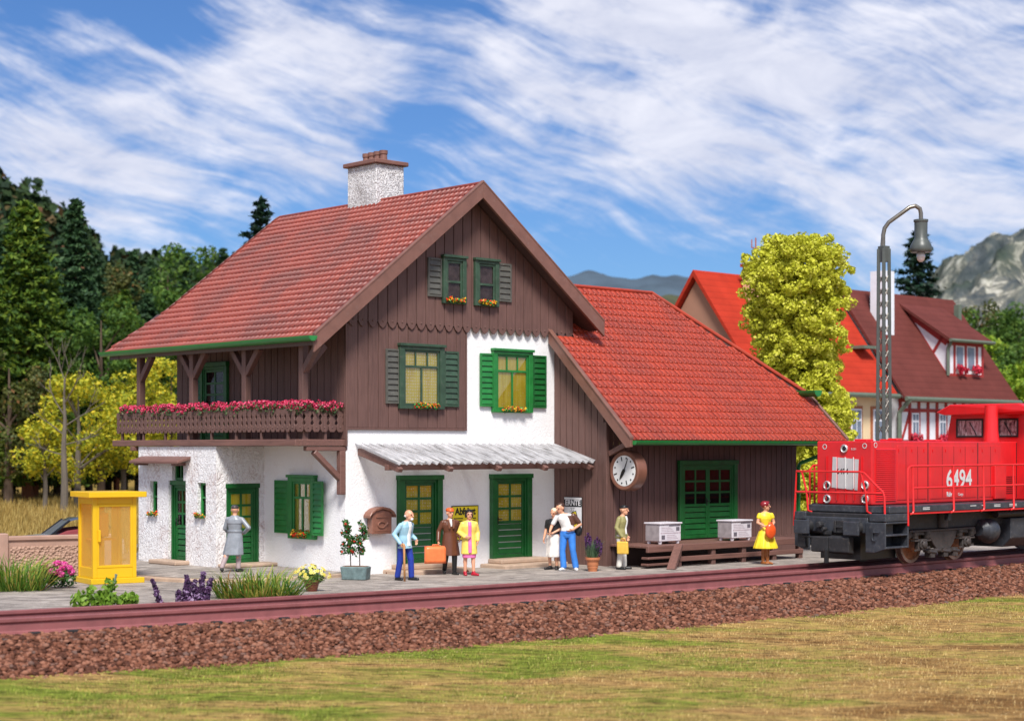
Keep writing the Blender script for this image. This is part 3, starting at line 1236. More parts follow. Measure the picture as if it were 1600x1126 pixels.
for y in (.24, 2.72, 5.2, 7.9):
    mb = MB()
    mb.box(-1.22, -1.04, y - .09, y + .09, 3.40, 5.80)
    s_ = [(-1.13, y, 5.12)]
    for d in (-1, 1):
        if y == .24 and d > 0 or y == 7.9 and d > 0:
            continue
        mb.bar((-1.13, y + d * .05, 5.10), (-1.13, y + d * .62, 5.74), .15, .16)
    if y == .24:
        mb.bar((-1.10, y, 5.10), (-.5, y, 5.74), .15, .16)
    mb.build('post', BROWN, bal, bevel=.012)
mb = MB()
mb.box(-1.24, -1.02, -.4, 8.9, 5.80, 5.97)
mb.build('wall_plate', BROWN_Y, bal, bevel=.01)
mb = MB()                                           # bracket under the near end
mb.box(-1.2, .04, .0, .16, 3.135, 3.25)
mb.box(-.20, -.03, -.03, .14, 2.05, 3.135)
mb.bar((-.95, .07, 3.12), (-.12, .07, 2.42), .13, .15, (0, 1, 0))
mb.build('bracket', BROWN_X, bal, bevel=.015)
# small roof over the side door
mb = MB()
mb.prism([(-1.5, 4.75, 2.99), (-1.92, 4.75, 2.86), (-1.92, 4.75, 2.79), (-1.5, 4.75, 2.90)], (0, 2.45, 0))
dc = mb.build('door_canopy', BROWN_Y, house, bevel=.012)
mb = MB()
for y in (5.0, 6.9):
    mb.box(-1.88, -1.5, y, y + .1, 2.74, 2.82)
mb.build('bracket', BROWN_Y, dc)

# --- corrugated canopy over the two front doors
def canopy_mat():
    n = NT('clear_corrugated_sheet')
    v = n.coord('Object', (9, .5, .5))
    f = n.ramp(n.noise(v, 3, 5, .7), [(.35, (.16, .15, .15)), (.5, (.6, .59, .6)), (.65, (.84, .83, .85))])
    n.col(f)
    n.fin(.22, .6)
    t = n.new('ShaderNodeBsdfTranslucent')
    t.inputs[0].default_value = (.8, .8, .82, 1)
    tr = n.new('ShaderNodeBsdfTransparent')
    m1 = n.new('ShaderNodeMixShader')
    m1.inputs[0].default_value = .4
    n.link(n.b.outputs[0], m1.inputs[1])
    n.link(t.outputs[0], m1.inputs[2])
    m2 = n.new('ShaderNodeMixShader')
    m2.inputs[0].default_value = .3
    n.link(m1.outputs[0], m2.inputs[1])
    n.link(tr.outputs[0], m2.inputs[2])
    n.link(m2.outputs[0], n.out.inputs[0])
    return n.m


V, F = [], []
NX = 29 * 8
for i in range(NX + 1):
    x = .26 + (7.19 - .26) * i / NX
    h = .045 * math.cos(2 * PI * i / 8)
    for y, z in ((-.002, 3.30), (-1.62, 2.84)):
        for t in (0, -.012):
            V.append((x, y, z + h + t))
for i in range(NX):
    b = i * 4
    F += [(b, b + 4, b + 6, b + 2), (b + 1, b + 3, b + 7, b + 5), (b + 2, b + 6, b + 7, b + 3)]
can = npmesh('canopy', V, F, canopy_mat(), house, smooth=False)
mb = MB()
for x in (.42, 2.05, 3.70, 5.35, 7.05):
    mb.prism([(x - .07, 0, 3.20), (x - .07, -1.55, 2.765), (x - .07, -1.66, 2.70), (x - .07, -1.6, 2.61), (x - .07, 0, 3.03)], (.14, 0, 0))
mb.box(.30, 7.18, -1.28, -1.14, 2.66, 2.80)
mb.build('rafters', BROWN_X, can, bevel=.015, seg=2)

# --- goods shed
AX0, AX1, AY = 7.21, 15.45, -2.0
SA = .9645
ae = lambda y: 3.453 + (y + 3.13) * SA
mb = MB()
mb.box(AX0 + .03, AX1 - .03, AY + .03, 5.0, 0, 3.3)
mb.prism([(AX1 - .03, AY + .03, 3.3), (AX1 - .03, 5.0, 3.3), (AX1 - .03, 5.0, ae(AY) - .25), (AX1 - .03, 4.3, 4.75), (AX1 - .03, -1.2, 4.75), (AX1 - .03, AY + .03, ae(AY) - .25)], (-.1, 0, 0))
mb.prism([(AX0 + .02, AY + .03, 0), (AX0 + .02, -.0, 0), (AX0 + .02, -.0, ae(0) - .25), (AX0 + .02, AY + .03, ae(AY) - .25)], (.1, 0, 0))
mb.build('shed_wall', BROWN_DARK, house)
mb = MB(wall_T((AX0 + .02, 0, 0), LA, LN))
boards(mb, 0.0, 1.93, .24, 0.02, lambda x: ae(-x) - .24, .002, .032)
mb.box(1.92, 2.05, -.05, .06, 0, 3.9)
mb.build('shed_side_boards', BROWN, house, bevel=.006)
mb = MB(wall_T((0, AY + .03, 0), FA, FN))
boards(mb, AX0 + .06, 10.05, .235, .62, 4.3, .002, .03)
boards(mb, 12.55, AX1, .235, .62, 4.3, .002, .03)
boards(mb, 10.05, 12.55, .235, 2.87, 4.3, .002, .03)
mb.box(AX0 + .05, AX1, .0, .035, .0, .62)
mb.build('shed_front_boards', BROWN, house, bevel=.006)
ca, sa = math.cos(math.atan(SA)), math.sin(math.atan(SA))
LUA = (1.52 + 3.13) / ca
uy = lambda u: -3.13 + u * ca


def aminA(u):
    y = uy(u)
    return 7.02 if y < -.13 else 7.90


def amaxA(u):
    y = uy(u)
    if y < -1.72:
        return 16.42
    return 16.35 - (y + 1.72) / 3.24 * 3.5


sroof = tile_roof('shed_roof', (0, -3.13, 3.42), (1, 0, 0), (0, ca, sa), aminA, amaxA, LUA, .30, .20, TILE2, house, .034, .020, FLAT, True)
mb = MB()
D = .16
q = lambda x, y, dz: (x, y, ae(y) - .035 + dz)
mb.add([q(7.02, -3.13, 0), q(16.42, -3.13, 0), q(16.42, -1.72, 0), q(12.87, 1.50, 0), q(7.9, 1.50, 0), q(7.9, -.13, 0), q(7.02, -.13, 0),
        q(7.02, -3.13, -D), q(16.42, -3.13, -D), q(16.42, -1.72, -D), q(12.87, 1.50, -D), q(7.9, 1.50, -D), q(7.9, -.13, -D), q(7.02, -.13, -D)],
       [(0, 1, 2, 3, 4, 5, 6), (7, 8, 9, 10, 11, 12, 13)] + [(i, (i + 1) % 7, 7 + (i + 1) % 7, 7 + i) for i in range(7)])
mb.build('roof_deck', BROWN_DARK, sroof)
mb = MB()
zr = ae(1.52) - .04
mb.poly([(16.42, -1.72, ae(-1.72) - .02), (16.42, 4.76, ae(-1.72) - .02), (12.87, 1.54, zr)])
mb.poly([(7.9, 1.54, zr), (12.87, 1.54, zr), (16.42, 4.76, 4.75), (16.42, 6.1, 3.4), (7.9, 6.1, 3.4)])
mb.build('far_roof_slopes', TILE2, sroof)
mb = MB()
mb.tube([(7.9, 1.52, zr + .05), (12.85, 1.52, zr + .05), (16.3, -1.66, ae(-1.66) + .06)], .06, 8)
mb.build('ridge_tiles', TILE2, sroof)
mb = MB()
h = .36
mb.prism([(6.92, -3.17, ae(-3.17) + .08), (6.92, -.06, ae(-.06) + .08), (6.92, -.06, ae(-.06) + .08 - h * 1.1), (6.92, -3.0, ae(-3.0) + .08 - h * 1.25), (6.92, -3.17, ae(-3.17) - .18)], (.10, 0, 0))
mb.prism([(6.90, -3.18, ae(-3.18) + .10), (6.90, -.06, ae(-.06) + .10), (6.90, -.06, ae(-.06) + .03), (6.90, -3.18, ae(-3.18) + .03)], (.14, 0, 0))
mb.build('bargeboard', BARGE, sroof, bevel=.012, seg=2)
mb = MB()
mb.prism([(16.43, -3.13, ae(-3.13) + .06), (16.43, -1.66, ae(-1.66) + .06), (16.43, -1.66, ae(-1.66) - .24), (16.43, -3.13, ae(-3.13) - .2)], (.09, 0, 0))
mb.build('bargeboard', BARGE, sroof, bevel=.01)
gutter((7.0, -3.22, 3.40), (16.42, -3.22, 3.40), .115, sroof, (0, -1, 0))
gutter((16.12, -2.30, 4.95), (16.12, 4.5, 4.95), .19, sroof, (1, 0, 0))
mb = MB()
mb.tube([(16.2, -3.1, 3.33), (16.1, -2.6, 3.05), (15.62, -2.0, 2.75), (15.6, -1.95, 2.6), (15.6, -1.95, .0)], .06, 8)
mb.build('downpipe', GUTTER, sroof, smooth='auto')
mb = MB()
mb.bar((7.3, -2.05, 3.05), (7.3, -2.95, 3.42), .12, .14)
mb.build('eave_bracket', BROWN_X, sroof, bevel=.01)

# --- loading dock in front of the shed
DY = -3.4
mb = MB()
for i in range(6):
    y0 = AY - .03 - (i + 1) * .225
    mb.box(7.33, 13.85, y0 + .008, y0 + .218, .56, .625)
dock = mb.build('loading_dock', BROWN_X, house, bevel=.01)
mb = MB()
mb.box(7.3, 13.9, DY - .06, DY + .04, .45, .622)
mb.box(8.55, 13.9, DY - .05, DY + .03, .17, .30)
mb.build('beam', BROWN_X, dock, bevel=.012)
for x in (8.5, 9.9, 11.2, 12.55, 13.75):
    mb = MB()
    mb.box(x, x + .16, DY - .02, DY + .14, 0, .45)
    mb.build('post', BROWN, dock, bevel=.012)
mb = MB()
mb.bar((8.45, DY - .1, .60), (7.55, DY - .62, -.0), .22, .14)
mb.build('ramp_board', BROWN_X, dock, bevel=.012)
mb = MB()
for i in range(3):
    mb.box(7.28, 8.3, DY - .06 - .02 * i, DY + .2 - .02 * i, .10 + .17 * i, .16 + .17 * i) if i < 2 else None
mb.build('step', BROWN_X, dock, bevel=.012)
mb = MB()
mb.box(7.4, 13.8, AY - .1, AY - .03, 0, .55)
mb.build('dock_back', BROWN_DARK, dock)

# raised kerb walk round the left side
mb = MB()
out = [(-.02, -.30), (-.02, 3.5), (-1.48, 3.52), (-1.48, 8.4), (-3.0, 8.4), (-4.3, 5.0), (-4.47, 3.2), (-4.42, 1.9), (-4.15, .9), (-3.55, .15), (-2.6, -.25), (-1.4, -.32)]
mb.prism([(x, y, -.1) for x, y in out], (0, 0, .22))
kw = mb.build('kerbed_walk', STONE, None, bevel=.03, seg=2)
kw.matrix_world = HM
tag(kw, kind='structure')
mb = MB()
cx_, cy_ = -1.7, 3.2
inn = [(cx_ + (x - cx_) * .93, cy_ + (y - cy_) * .955) for x, y in out]
inn[0] = (-.03, -.14); inn[1] = (-.03, 3.49); inn[2] = (-1.49, 3.51); inn[3] = (-1.49, 8.2)
mb.poly([(x, y, .126) for x, y in inn])
kt = mb.build('walk_paving', PLAT, None)
kt.matrix_world = HM
tag(kt, kind='structure')
# ================================================================== the red shunting locomotive
LOA = R(43.3)
loco = empty('diesel_locomotive', (9.5462, 43.974, 0.0), LOA, 'red diesel shunting locomotive numbered 6494 with dark grey underframe standing on the track', 'locomotive')


def loco_paint(name, c):
    n = NT(name)
    v = n.coord()
    f = n.ramp(n.noise(v, 1.3, 5), [(.3, sc(c, .88)), (.7, sc(c, 1.12))])
    d = n.ramp(n.noise(n.coord('Object', (2.2, 2.2, .5)), 2.5, 5, .65), [(.5, (0, 0, 0)), (.75, (1, 1, 1))])
    f = n.mix(n.math('MULTIPLY', d, .3), f, (.35, .035, .04))
    n.col(f)
    n.bump(n.noise(v, 60, 2), .04, .004)
    return n.fin(.34, .5, 0, .15)


LRED = loco_paint('loco_red', (.66, .014, .018))
RAILRED = paint('railing_red', (.68, .022, .022), .35, .1, 4, 0)
LGREY = paint('loco_dark_grey', (.036, .040, .050), .42, .3, 5, .18, 24, dirt=(.20, .18, .17), dirt_amt=.4)
LDARK = paint('loco_underframe', (.020, .020, .022), .55, .35, 5, .25, 22, dirt=(.13, .10, .085), dirt_amt=.5)
BOGIE = paint('bogie_brown_grey', (.046, .038, .036), .55, .35, 7, .25, 25, dirt=(.15, .075, .045), dirt_amt=.6)
RUST = paint('rusty_wheel', (.30, .11, .045), .6, .3, 5, .2, 30)
TYRE = paint('steel_tyre', (.22, .15, .13), .4, .2, 6, 0, metal=.5)
PLATE = paint('light_grey_panel', (.50, .50, .50), .45, .06, 5, .03)
CHROME = paint('lamp_ring', (.75, .74, .72), .25, .05, 5, 0, metal=.7)
LENS = paint('lamp_lens', (.012, .01, .012), .12, .1, 5, 0)
SILVER = paint('silver_lettering', (.62, .62, .62), .4, .05, 5, 0)
LINE = paint('panel_gap', (.12, .005, .008), .6, .2, 5, 0)

HX0, HX1, HY, HZ0, HZ1 = -1.75, 5.06, .83, 1.80, 3.38
mb = MB()
mb.box(HX0, HX1, -HY, HY, HZ0, HZ1)
hood = mb.build('hood', LRED, loco, bevel=.035, seg=3)
for x in (.70, 3.05, 5.0):
    mb = MB()
    mb.box(x - .018, x + .018, -HY - .003, -HY + .01, HZ0 + .05, HZ1 - .03)
    mb.build('hood_joint', BLACK, hood)
mb = MB()
for a, b, z0, z1 in ((-.68, .62, 1.90, 3.27), (.80, 2.96, 1.90, 3.27), (3.14, 4.2, 1.90, 3.27)):
    mb.box(a, b, -HY - .012, -HY + .01, z0, z1)
mb.build('side_panel', LRED, hood, bevel=.01)
mb = MB()
for x in (-.3, .22, 1.34, 1.88, 2.42, 3.66):
    mb.box(x - .007, x + .007, -HY - .0145, -HY - .005, 1.92, 3.25)
mb.build('panel_gap', LINE, hood)
mb = MB()
for x in (-.62, -.04, .5, .9, 1.5, 2.2, 2.8, 3.25, 3.9):
    mb.box(x - .012, x + .012, -HY - .03, -HY, 3.10, 3.18)
mb.build('hinge', LRED, hood)
mb = MB()
mb.box(-1.62, -.74, -HY - .01, -HY + .01, 1.88, 3.20)
gr = mb.build('louvre_grille', LRED, hood)
mb = MB()
for i in range(26):
    z = 1.90 + i * .05
    mb.prism([(-1.60, -HY - .01, z), (-1.60, -HY - .034, z + .008), (-1.60, -HY - .01, z + .036)], (.84, 0, 0))
mb.build('louvre', LRED, gr)
mb = MB()
mb.box(3.78, 4.34, -HY - .09, -HY, 1.84, 2.74)
bx = mb.build('side_box', LRED, hood, bevel=.02)
mb = MB()
for i in range(9):
    mb.box(4.42, 4.9, -HY - .014, -HY, 1.98 + i * .055, 2.0 + i * .055)
mb.build('vent', LINE, hood)
# lettering on the side
text('6494', .66, SILVER, hood, face_T((2.12, -HY - .022, 2.38), (1, 0, 0), (0, -1, 0)), 'running_number', .002, .93, bold=.012)
text('Rdv', .17, SILVER, hood, face_T((1.66, -HY - .016, 2.005), (1, 0, 0), (0, -1, 0)), 'operator_lettering', .002, .9, bold=.006)
text('Cargo', .11, SILVER, hood, face_T((2.2, -HY - .016, 2.0), (1, 0, 0), (0, -1, 0)), 'operator_lettering', .002, .9)
for x, z in ((-1.62, 3.27), (-1.5, 3.27)):
    pass
# nose
NXF = HX0 - .004
TN = Matrix(((0, 0, -1, NXF), (-1, 0, 0, 0), (0, 1, 0, 0), (0, 0, 0, 1)))      # x to the viewer's right, y up, z out of the nose
mb = MB()
q = [(.33, 2.985), (-.45, 2.925), (-.41, 2.16), (.365, 2.22)]
mb.prism([(NXF - .001, y, z) for y, z in q], (-.012, 0, 0))
np_ = mb.build('number_panel', PLATE, hood)
text('6494', .19, BLACK, np_, Matrix.Translation((-.014, .035, 2.62)) @ TN, 'running_number', .001, .95, bold=.004)
mb = MB()
for y in (.52, .2, -.06, -.31, -.53):
    mb.box(NXF - .03, NXF, y - .012, y + .012, 1.90, 3.0 if abs(y) < .45 else 3.0)
mb.build('nose_rib', PLATE if False else LRED, hood)
mb = MB()
for y in (.21, -.06, -.31):
    mb.box(NXF - .034, NXF - .01, y - .012, y + .012, 2.2, 2.98)
mb.build('panel_rib', WHITEP, np_)
for y, z, r in ((-.02, 3.19, .095), (.5, 2.27, .10), (.5, 1.93, .10), (-.64, 2.29, .10), (-.64, 1.95, .10)):
    mb = MB()
    r *= 1.12
    mb.lathe([(r * .55, -.0), (r, -.0), (r * 1.0, -.03), (r * .84, -.045), (r * .78, -.02)], (NXF, y, z), 20, axis='x')
    hl = mb.build('headlight', CHROME, hood, smooth='auto')
    mb = MB()
    mb.lathe([(r * .80, -.012), (r * .5, -.022), (r * .1, -.026)], (NXF, y, z), 16, axis='x')
    mb.build('lens', LENS, hl, smooth=True)
mb = MB()
for x, y, z, axis in ((NXF, .58, 3.24, 'x'), (NXF, -.62, 3.26, 'x')):
    mb.lathe([(.05, -.006), (.066, -.006), (.066, 0), (.05, 0)], (x, y, z), 16, cap=False, axis=axis)
mb.lathe([(.05, -HY - .006), (.066, -HY - .006), (.066, -HY), (.05, -HY)], (-1.6, 0, 3.28), 16, cap=False, axis='y')
mb.build('lifting_eye_mark', SILVER, hood)
text('B.201', .07, SILVER, hood, Matrix.Translation((-.004, -.3, 3.18)) @ TN, 'small_lettering', .001)
for q in ((-1.2, -.9, -.3, .1, .05), (-.1, .2, -.3, .1, .05), (1.9, 2.2, -.3, .1, .05), (-.55, -.3, -.75, -.45, .07)):
    mb = MB()
    mb.box(q[0], q[1], q[2], q[3], HZ1, HZ1 + q[4])
    mb.build('roof_hatch', LRED, hood, bevel=.02)
# cab
CX0, CX1 = 5.06, 7.7
mb = MB()
ringf = lambda x, t: [(x, y, z) for y, z in ((-1.40, 1.80), (-1.40, 3.3), (-1.24 + t * 0, 4.28), (1.24, 4.28), (1.40, 3.3), (1.40, 1.80))]
mb.rings([[Vector(p) for p in ringf(CX0, 0)], [Vector(p) for p in ringf(CX1, 0)]])
cab = mb.build('cab', LRED, loco, bevel=.03, seg=2)
mb = MB()
mb.prism([(CX0 - .42, -1.5, 4.20), (CX0 - .36, -1.06, 4.42), (CX0 - .36, 1.06, 4.42), (CX0 - .42, 1.5, 4.20), (CX0 - .30, 1.28, 4.12), (CX0 - .30, -1.28, 4.12)], (CX1 - CX0 + .8, 0, 0))
mb.build('cab_roof', LRED, cab, bevel=.03, seg=2)
def cab_window(y0, y1, z0, z1):
    x = CX0 - .004
    mb = MB()
    for a, b, c, d in ((y0, y1, z0, z0 + .05), (y0, y1, z1 - .05, z1), (y0, y0 + .05, z0 + .05, z1 - .05), (y1 - .05, y1, z0 + .05, z1 - .05)):
        mb.box(x - .03, x, a, b, c, d)
    f = mb.build('cab_window', BLACK, cab, bevel=.015, seg=2)
    mb = MB()
    mb.box(x - .012, x - .004, y0 + .04, y1 - .04, z0 + .04, z1 - .04)
    mb.build('pane', CABGLASS, f)
    mb = MB()
    mb.bar((x - .035, y0 + .2, z0 + .06), (x - .035, y0 + .42, z1 - .1), .02, .015)
    mb.build('wiper', BLACK, f)


def cabglass():
    n = NT('cab_glass')
    v = n.coord('Object', (1, 3, 1.2))
    f = n.noise(v, 2.6, 4, .6, 1.5)
    n.col(n.ramp(f, [(.36, (.06, .045, .05)), (.48, (.26, .18, .19)), (.62, (.50, .46, .46)), (.7, (.16, .11, .12))]))
    return n.fin(.06, .8, 0, .5)


CABGLASS = cabglass()
cab_window(.22, 1.08, 3.50, 4.02)
cab_window(-.86, -.24, 3.50, 4.02)
mb = MB()
for a, b, c, d in ((5.35, 6.3, 3.15, 3.98), (6.55, 7.45, 3.15, 3.98)):
    mb.box(a, b, -1.42, -1.30, c, d)
mb.build('side_window', CABGLASS, cab)
mb = MB()
mb.lathe([(.22, HZ1 - .02), (.21, HZ1 + .1), (.185, HZ1 + .3), (.175, 4.36), (.15, 4.36), (.15, 4.2)], (4.4, -.42, 0), 24)
mb.build('exhaust_stack', LRED, loco, smooth='auto')
mb = MB()
mb.box(CX1, 11.9, -HY, HY, HZ0, 3.1)
mb.build('rear_hood', LRED, loco, bevel=.035, seg=2)
# deck, headstock, steps
mb = MB()
mb.prism([(-1.98, -1.5, 1.615), (12.2, -1.5, 1.615), (12.2, 1.5, 1.615), (-1.1, 1.5, 1.615), (-1.1, .98, 1.615), (-1.98, .98, 1.615)], (0, 0, .175))
deck = mb.build('deck', LGREY, loco, bevel=.02)
mb = MB()
mb.box(-1.0, 11, -1.49, 1.49, 1.575, 1.613)
mb.build('deck_lower_edge', LRED, deck)
mb = MB()
for x, l in ((-.55, .3), (1.6, .28), (2.15, .16), (2.75, .3), (3.5, .36)):
    for k in range(2 if l > .29 else 1):
        mb.box(x, x + l, -1.505, -1.499, 1.72 - k * .04, 1.735 - k * .04)
mb.build('stencil_lines', WHITEP, deck)
mb = MB()
mb.box(-2.1, -1.6, -1.35, .98, 1.08, 1.60)
mb.box(-1.6, 11.8, -1.0, 1.0, 1.15, 1.60)
hs = mb.build('headstock', LDARK, loco, bevel=.02)
mb = MB()
mb.box(-2.14, -2.1, -.98, .90, 1.12, 1.50)
mb.build('buffer_beam', LGREY, loco, bevel=.02)
for y in (-.69, .80):
    mb = MB()
    mb.box(-2.46, -2.39, y - .24, y + .22, 1.07, 1.42)
    b = mb.build('buffer', LGREY, loco, bevel=.025, seg=2)
    mb = MB()
    mb.lathe([(.10, -2.40), (.10, -2.28), (.15, -2.27), (.17, -2.14)], (0, y, 1.25), 16, axis='x')
    mb.build('buffer_housing', LDARK, b, smooth='auto')
mb = MB()
mb.box(-2.3, -2.14, .78, 1.02, .74, 1.10)
mb.box(-2.26, -2.14, -.40, -.08, 1.12, 1.42)
mb.box(-2.30, -2.26, -.40, -.34, 1.12, 1.42)
mb.box(-2.30, -2.26, -.14, -.08, 1.12, 1.42)
mb.box(-2.30, -2.26, -.34, -.14, 1.24, 1.30)
mb.lathe([(.07, -2.3), (.09, -2.26), (.09, -2.14)], (0, .40, 1.30), 10, axis='x')
mb.lathe([(.05, -2.28), (.06, -2.14)], (0, .26, 1.2), 8, axis='x')
mb.box(-2.2, -2.1, .06, .30, 1.06, 1.16)
mb.tube([(-2.32, .86, 1.02), (-2.4, .3, .98), (-2.32, -.1, 1.02)], .03, 6)
mb.build('brake_pipes', LDARK, hs, bevel=.01)
mb = MB()
mb.prism([(-2.42, .0, .64), (-2.42, .0, 1.02), (-2.30, .0, 1.06), (-2.2, .0, 1.0), (-2.2, .0, .6)], (0, -.62, 0))
mb.prism([(-2.42, 0, .64), (-2.42, 0, 1.02), (-2.2, .0, 1.02), (-2.2, .0, .62)], (.0, .52, -.0))
mb.build('coupler', LDARK, loco, bevel=.03, seg=2)
mb = MB()
mb.tube([(-2.45, .02, .7), (-2.45, .02, .38)], .06, 8)
mb.build('coupler_hook', BLACK, loco)
mb = MB()
mb.box(-1.9, -.4, -.6, .6, .45, 1.1)
mb.box(.2, 2.2, -.6, .6, .62, 1.15)
mb.build('drive_case', BLACK, loco)
for sy, ye in ((-1, 1.5), (1, 1.22)):
    yi = .92 if sy < 0 else .76
    mb = MB()
    mb.prism([(-2.16, sy * yi, .66), (-2.16, sy * yi, 1.40), (-2.16, sy * ye, 1.40), (-2.16, sy * ye, .76), (-2.16, sy * (ye - .3), .66)], (.05, 0, 0))
    mb.box(-2.11, -1.15, sy * (yi + .08) - .03, sy * (yi + .08) + .03, .76, 1.4)
    lo_, hi_ = min(sy * (yi + .11), sy * ye), max(sy * (yi + .11), sy * ye)
    mb.box(-1.2, -1.15, lo_, hi_, .76, 1.4)
    for z in (.76, 1.06, 1.36):
        mb.box(-2.11, -1.2, lo_, hi_, z, z + .05)
    mb.box(-2.16, -1.15, lo_, hi_, 1.42, 1.61)
    st = mb.build('step_box', LGREY, loco, bevel=.015)
    mb = MB()
    hy = sy * (yi + ye) / 2 - .03
    w_h = .5 * (ye - yi) / .58
    mb.tube([(-2.19, hy - .2 * w_h, 1.16), (-2.19, hy + .14 * w_h, 1.16), (-2.19, hy + .2 * w_h, 1.1), (-2.19, hy + .2 * w_h, 1.02), (-2.19, hy + .14 * w_h, .96), (-2.19, hy, .96)], .018, 6)
    mb.build('grab_handle', LGREY, st)
# railings
def rails_(name, lines, r=.027):
    mb = MB()
    for l in lines:
        mb.tube(l, r, 8)
    return mb.build(name, RAILRED, loco, smooth='auto')


rails_('front_railing', [
    [(-2.05, 1.32, 1.25), (-2.05, 1.27, 2.05), (-2.05, 1.24, 2.62), (-2.05, -.70, 2.62), (-2.05, -.82, 2.59), (-2.05, -1.12, 2.33), (-2.05, -1.36, 2.14), (-2.05, -1.40, 2.02), (-2.05, -1.42, 1.36)],
    [(-2.05, 1.25, 2.10), (-2.05, -1.38, 2.10)],
    [(-2.05, 1.07, 2.61), (-2.05, .92, 2.10), (-2.05, .88, 1.64), (-1.97, .82, 1.60)],
    [(-2.05, -.72, 2.60), (-2.05, -.86, 2.10), (-2.05, -.9, 1.66), (-1.97, -.96, 1.60)]])
rails_('side_railing', [
    [(-1.20, 1.46, 1.3), (-1.2, 1.46, 2.65), (-1.05, 1.46, 2.76), (5.0, 1.46, 2.76)], [(-1.0, 1.46, 2.74), (-1.0, 1.46, 1.66)], [(.8, 1.46, 2.75), (.8, 1.46, 1.6)], [(-1, 1.46, 2.22), (5.0, 1.46, 2.22)]])
sr = [[(-1.19, -1.5, 1.3), (-1.21, -1.5, 2.66), (-1.16, -1.5, 2.73), (-1.05, -1.5, 2.76), (5.05, -1.5, 2.77)], [(-1.0, -1.5, 2.22), (5.05, -1.5, 2.23)]]
for x in (-1.0, .8, 2.22, 3.68):
    sr.append([(x, -1.5, 2.76), (x, -1.53, 1.66), (x - .04, -1.53, 1.60), (x - .12, -1.5, 1.58)])
rails_('side_railing', sr)
# bogies
for bxo in (0, 7.9):
    mb = MB()
    for sy in (-1, 1):
        y0, y1 = sy * 1.02 - .05, sy * 1.02 + .05
        pr = [(-.55, 1.12), (2.55, 1.12), (2.6, .98), (2.45, .92), (2.3, .98), (1.98, 1.02), (1.65, .98), (1.5, .76), (1.3, .58), (.8, .58), (.6, .76), (.4, .98), (.02, 1.02), (-.35, .98), (-.5, .92), (-.62, .98)]
        mb.prism([(bxo + x, y0, z) for x, z in pr], (0, y1 - y0, 0))
        mb.box(bxo - .5, bxo + 2.5, y0 - .03 * (sy < 0), y1 + .03 * (sy > 0), 1.09, 1.15)
    bg_ = mb.build('bogie', BOGIE, loco, bevel=.015)
    for wx in (0, 2.02):
        for sy in (-1, 1):
            mb = MB()
            y = sy * .72
            o_ = 1 if sy > 0 else -1
            mb.lathe([(.06, y + o_ * .07), (.16, y + o_ * .08), (.2, y + o_ * .03), (.36, y + o_ * .02), (.40, y + o_ * .06), (.40, y - o_ * .06), (.06, y - o_ * .06)], (bxo + wx, 0, .78), 28, axis='y')
            wh = mb.build('wheel', RUST, bg_, smooth='auto')
            mb = MB()
            mb.lathe([(.40, y + o_ * .07), (.475, y + o_ * .07), (.478, y - o_ * .05), (.51, y - o_ * .055), (.51, y - o_ * .075), (.40, y - o_ * .07)], (bxo + wx, 0, .78), 32, cap=False, axis='y')
            mb.build('tyre', TYRE, bg_, smooth='auto')
            mb = MB()
            mb.box(bxo + wx - .2, bxo + wx + .2, sy * 1.08 - .06, sy * 1.08 + .06, .68, .92)
            mb.prism([(bxo + wx + .17 * math.cos(q_ * PI / 4 + .39), sy * 1.12, .78 + .15 * math.sin(q_ * PI / 4 + .39)) for q_ in range(8)], (0, sy * .06, 0))
            mb.lathe([(.10, sy * 1.17), (.09, sy * 1.22), (.04, sy * 1.24)], (bxo + wx, 0, .78), 12, axis='y')
            for q_ in range(4):
                mb.ball((bxo + wx + .125 * math.cos(q_ * PI / 2 + .78), sy * 1.19, .78 + .11 * math.sin(q_ * PI / 2 + .78)), .02, 6, 4)
            mb.box(bxo + wx - .36, bxo + wx + .36, sy * 1.08 - .08, sy * 1.08 + .08, .86, .905)
            mb.bar((bxo + wx - .34, sy * 1.12, .64), (bxo + wx + .34, sy * 1.12, .70), .04, .05)
            for k in (-.27, .27):
                for j in range(5):
                    mb.lathe([(.085, .93 + j * .035), (.10, .945 + j * .035), (.085, .96 + j * .035)], (bxo + wx + k, sy * 1.08, 0), 10)
            mb.build('axle_box', BOGIE, bg_, bevel=.01)
    mb = MB()
    for x in (.45, 1.05, 1.5):
        mb.box(bxo + x - .10, bxo + x + .10, -1.14, -.96, .44, .66)
        mb.tube([(bxo + x - .16, -1.12, .60), (bxo + x + .18, -1.12, .56)], .045, 8)
    mb.tube([(bxo + .2, -1.05, .62), (bxo + 1.6, -1.05, .58)], .05, 8)
    mb.build('brake_gear', BOGIE, bg_, smooth='auto')
    mb = MB()
    mb.lathe([(.17, 1.18), (.17, 1.55)], (bxo + 1.05, -1.0, 0), 16)
    mb.build('air_spring', BOGIE, bg_, smooth='auto')
mb = MB()
mb.tube([(2.7, -1.05, 1.06), (2.85, -1.05, 1.06)], [.16, .28], 16)
mb.ball((3.2, -1.05, 1.02), (.36, .3, .33), 20, 12)
mb.build('air_tank', LGREY, loco, smooth='auto')
mb = MB()
mb.prism([(4.0, -1.25, 1.34), (4.0, -1.25, .80), (4.0, -1.0, .56), (4.0, 1.0, .56), (4.0, 1.25, .8), (4.0, 1.25, 1.34)], (3.1, 0, 0))
mb.build('fuel_tank', LGREY, loco, bevel=.02)
mb = MB()
mb.tube([(3.3, -1.2, 1.46), (5.2, -1.2, 1.46)], .1, 12)
mb.box(.72, .86, -1.42, -1.3, 1.38, 1.56)
mb.build('pipework', LDARK, loco, smooth='auto')

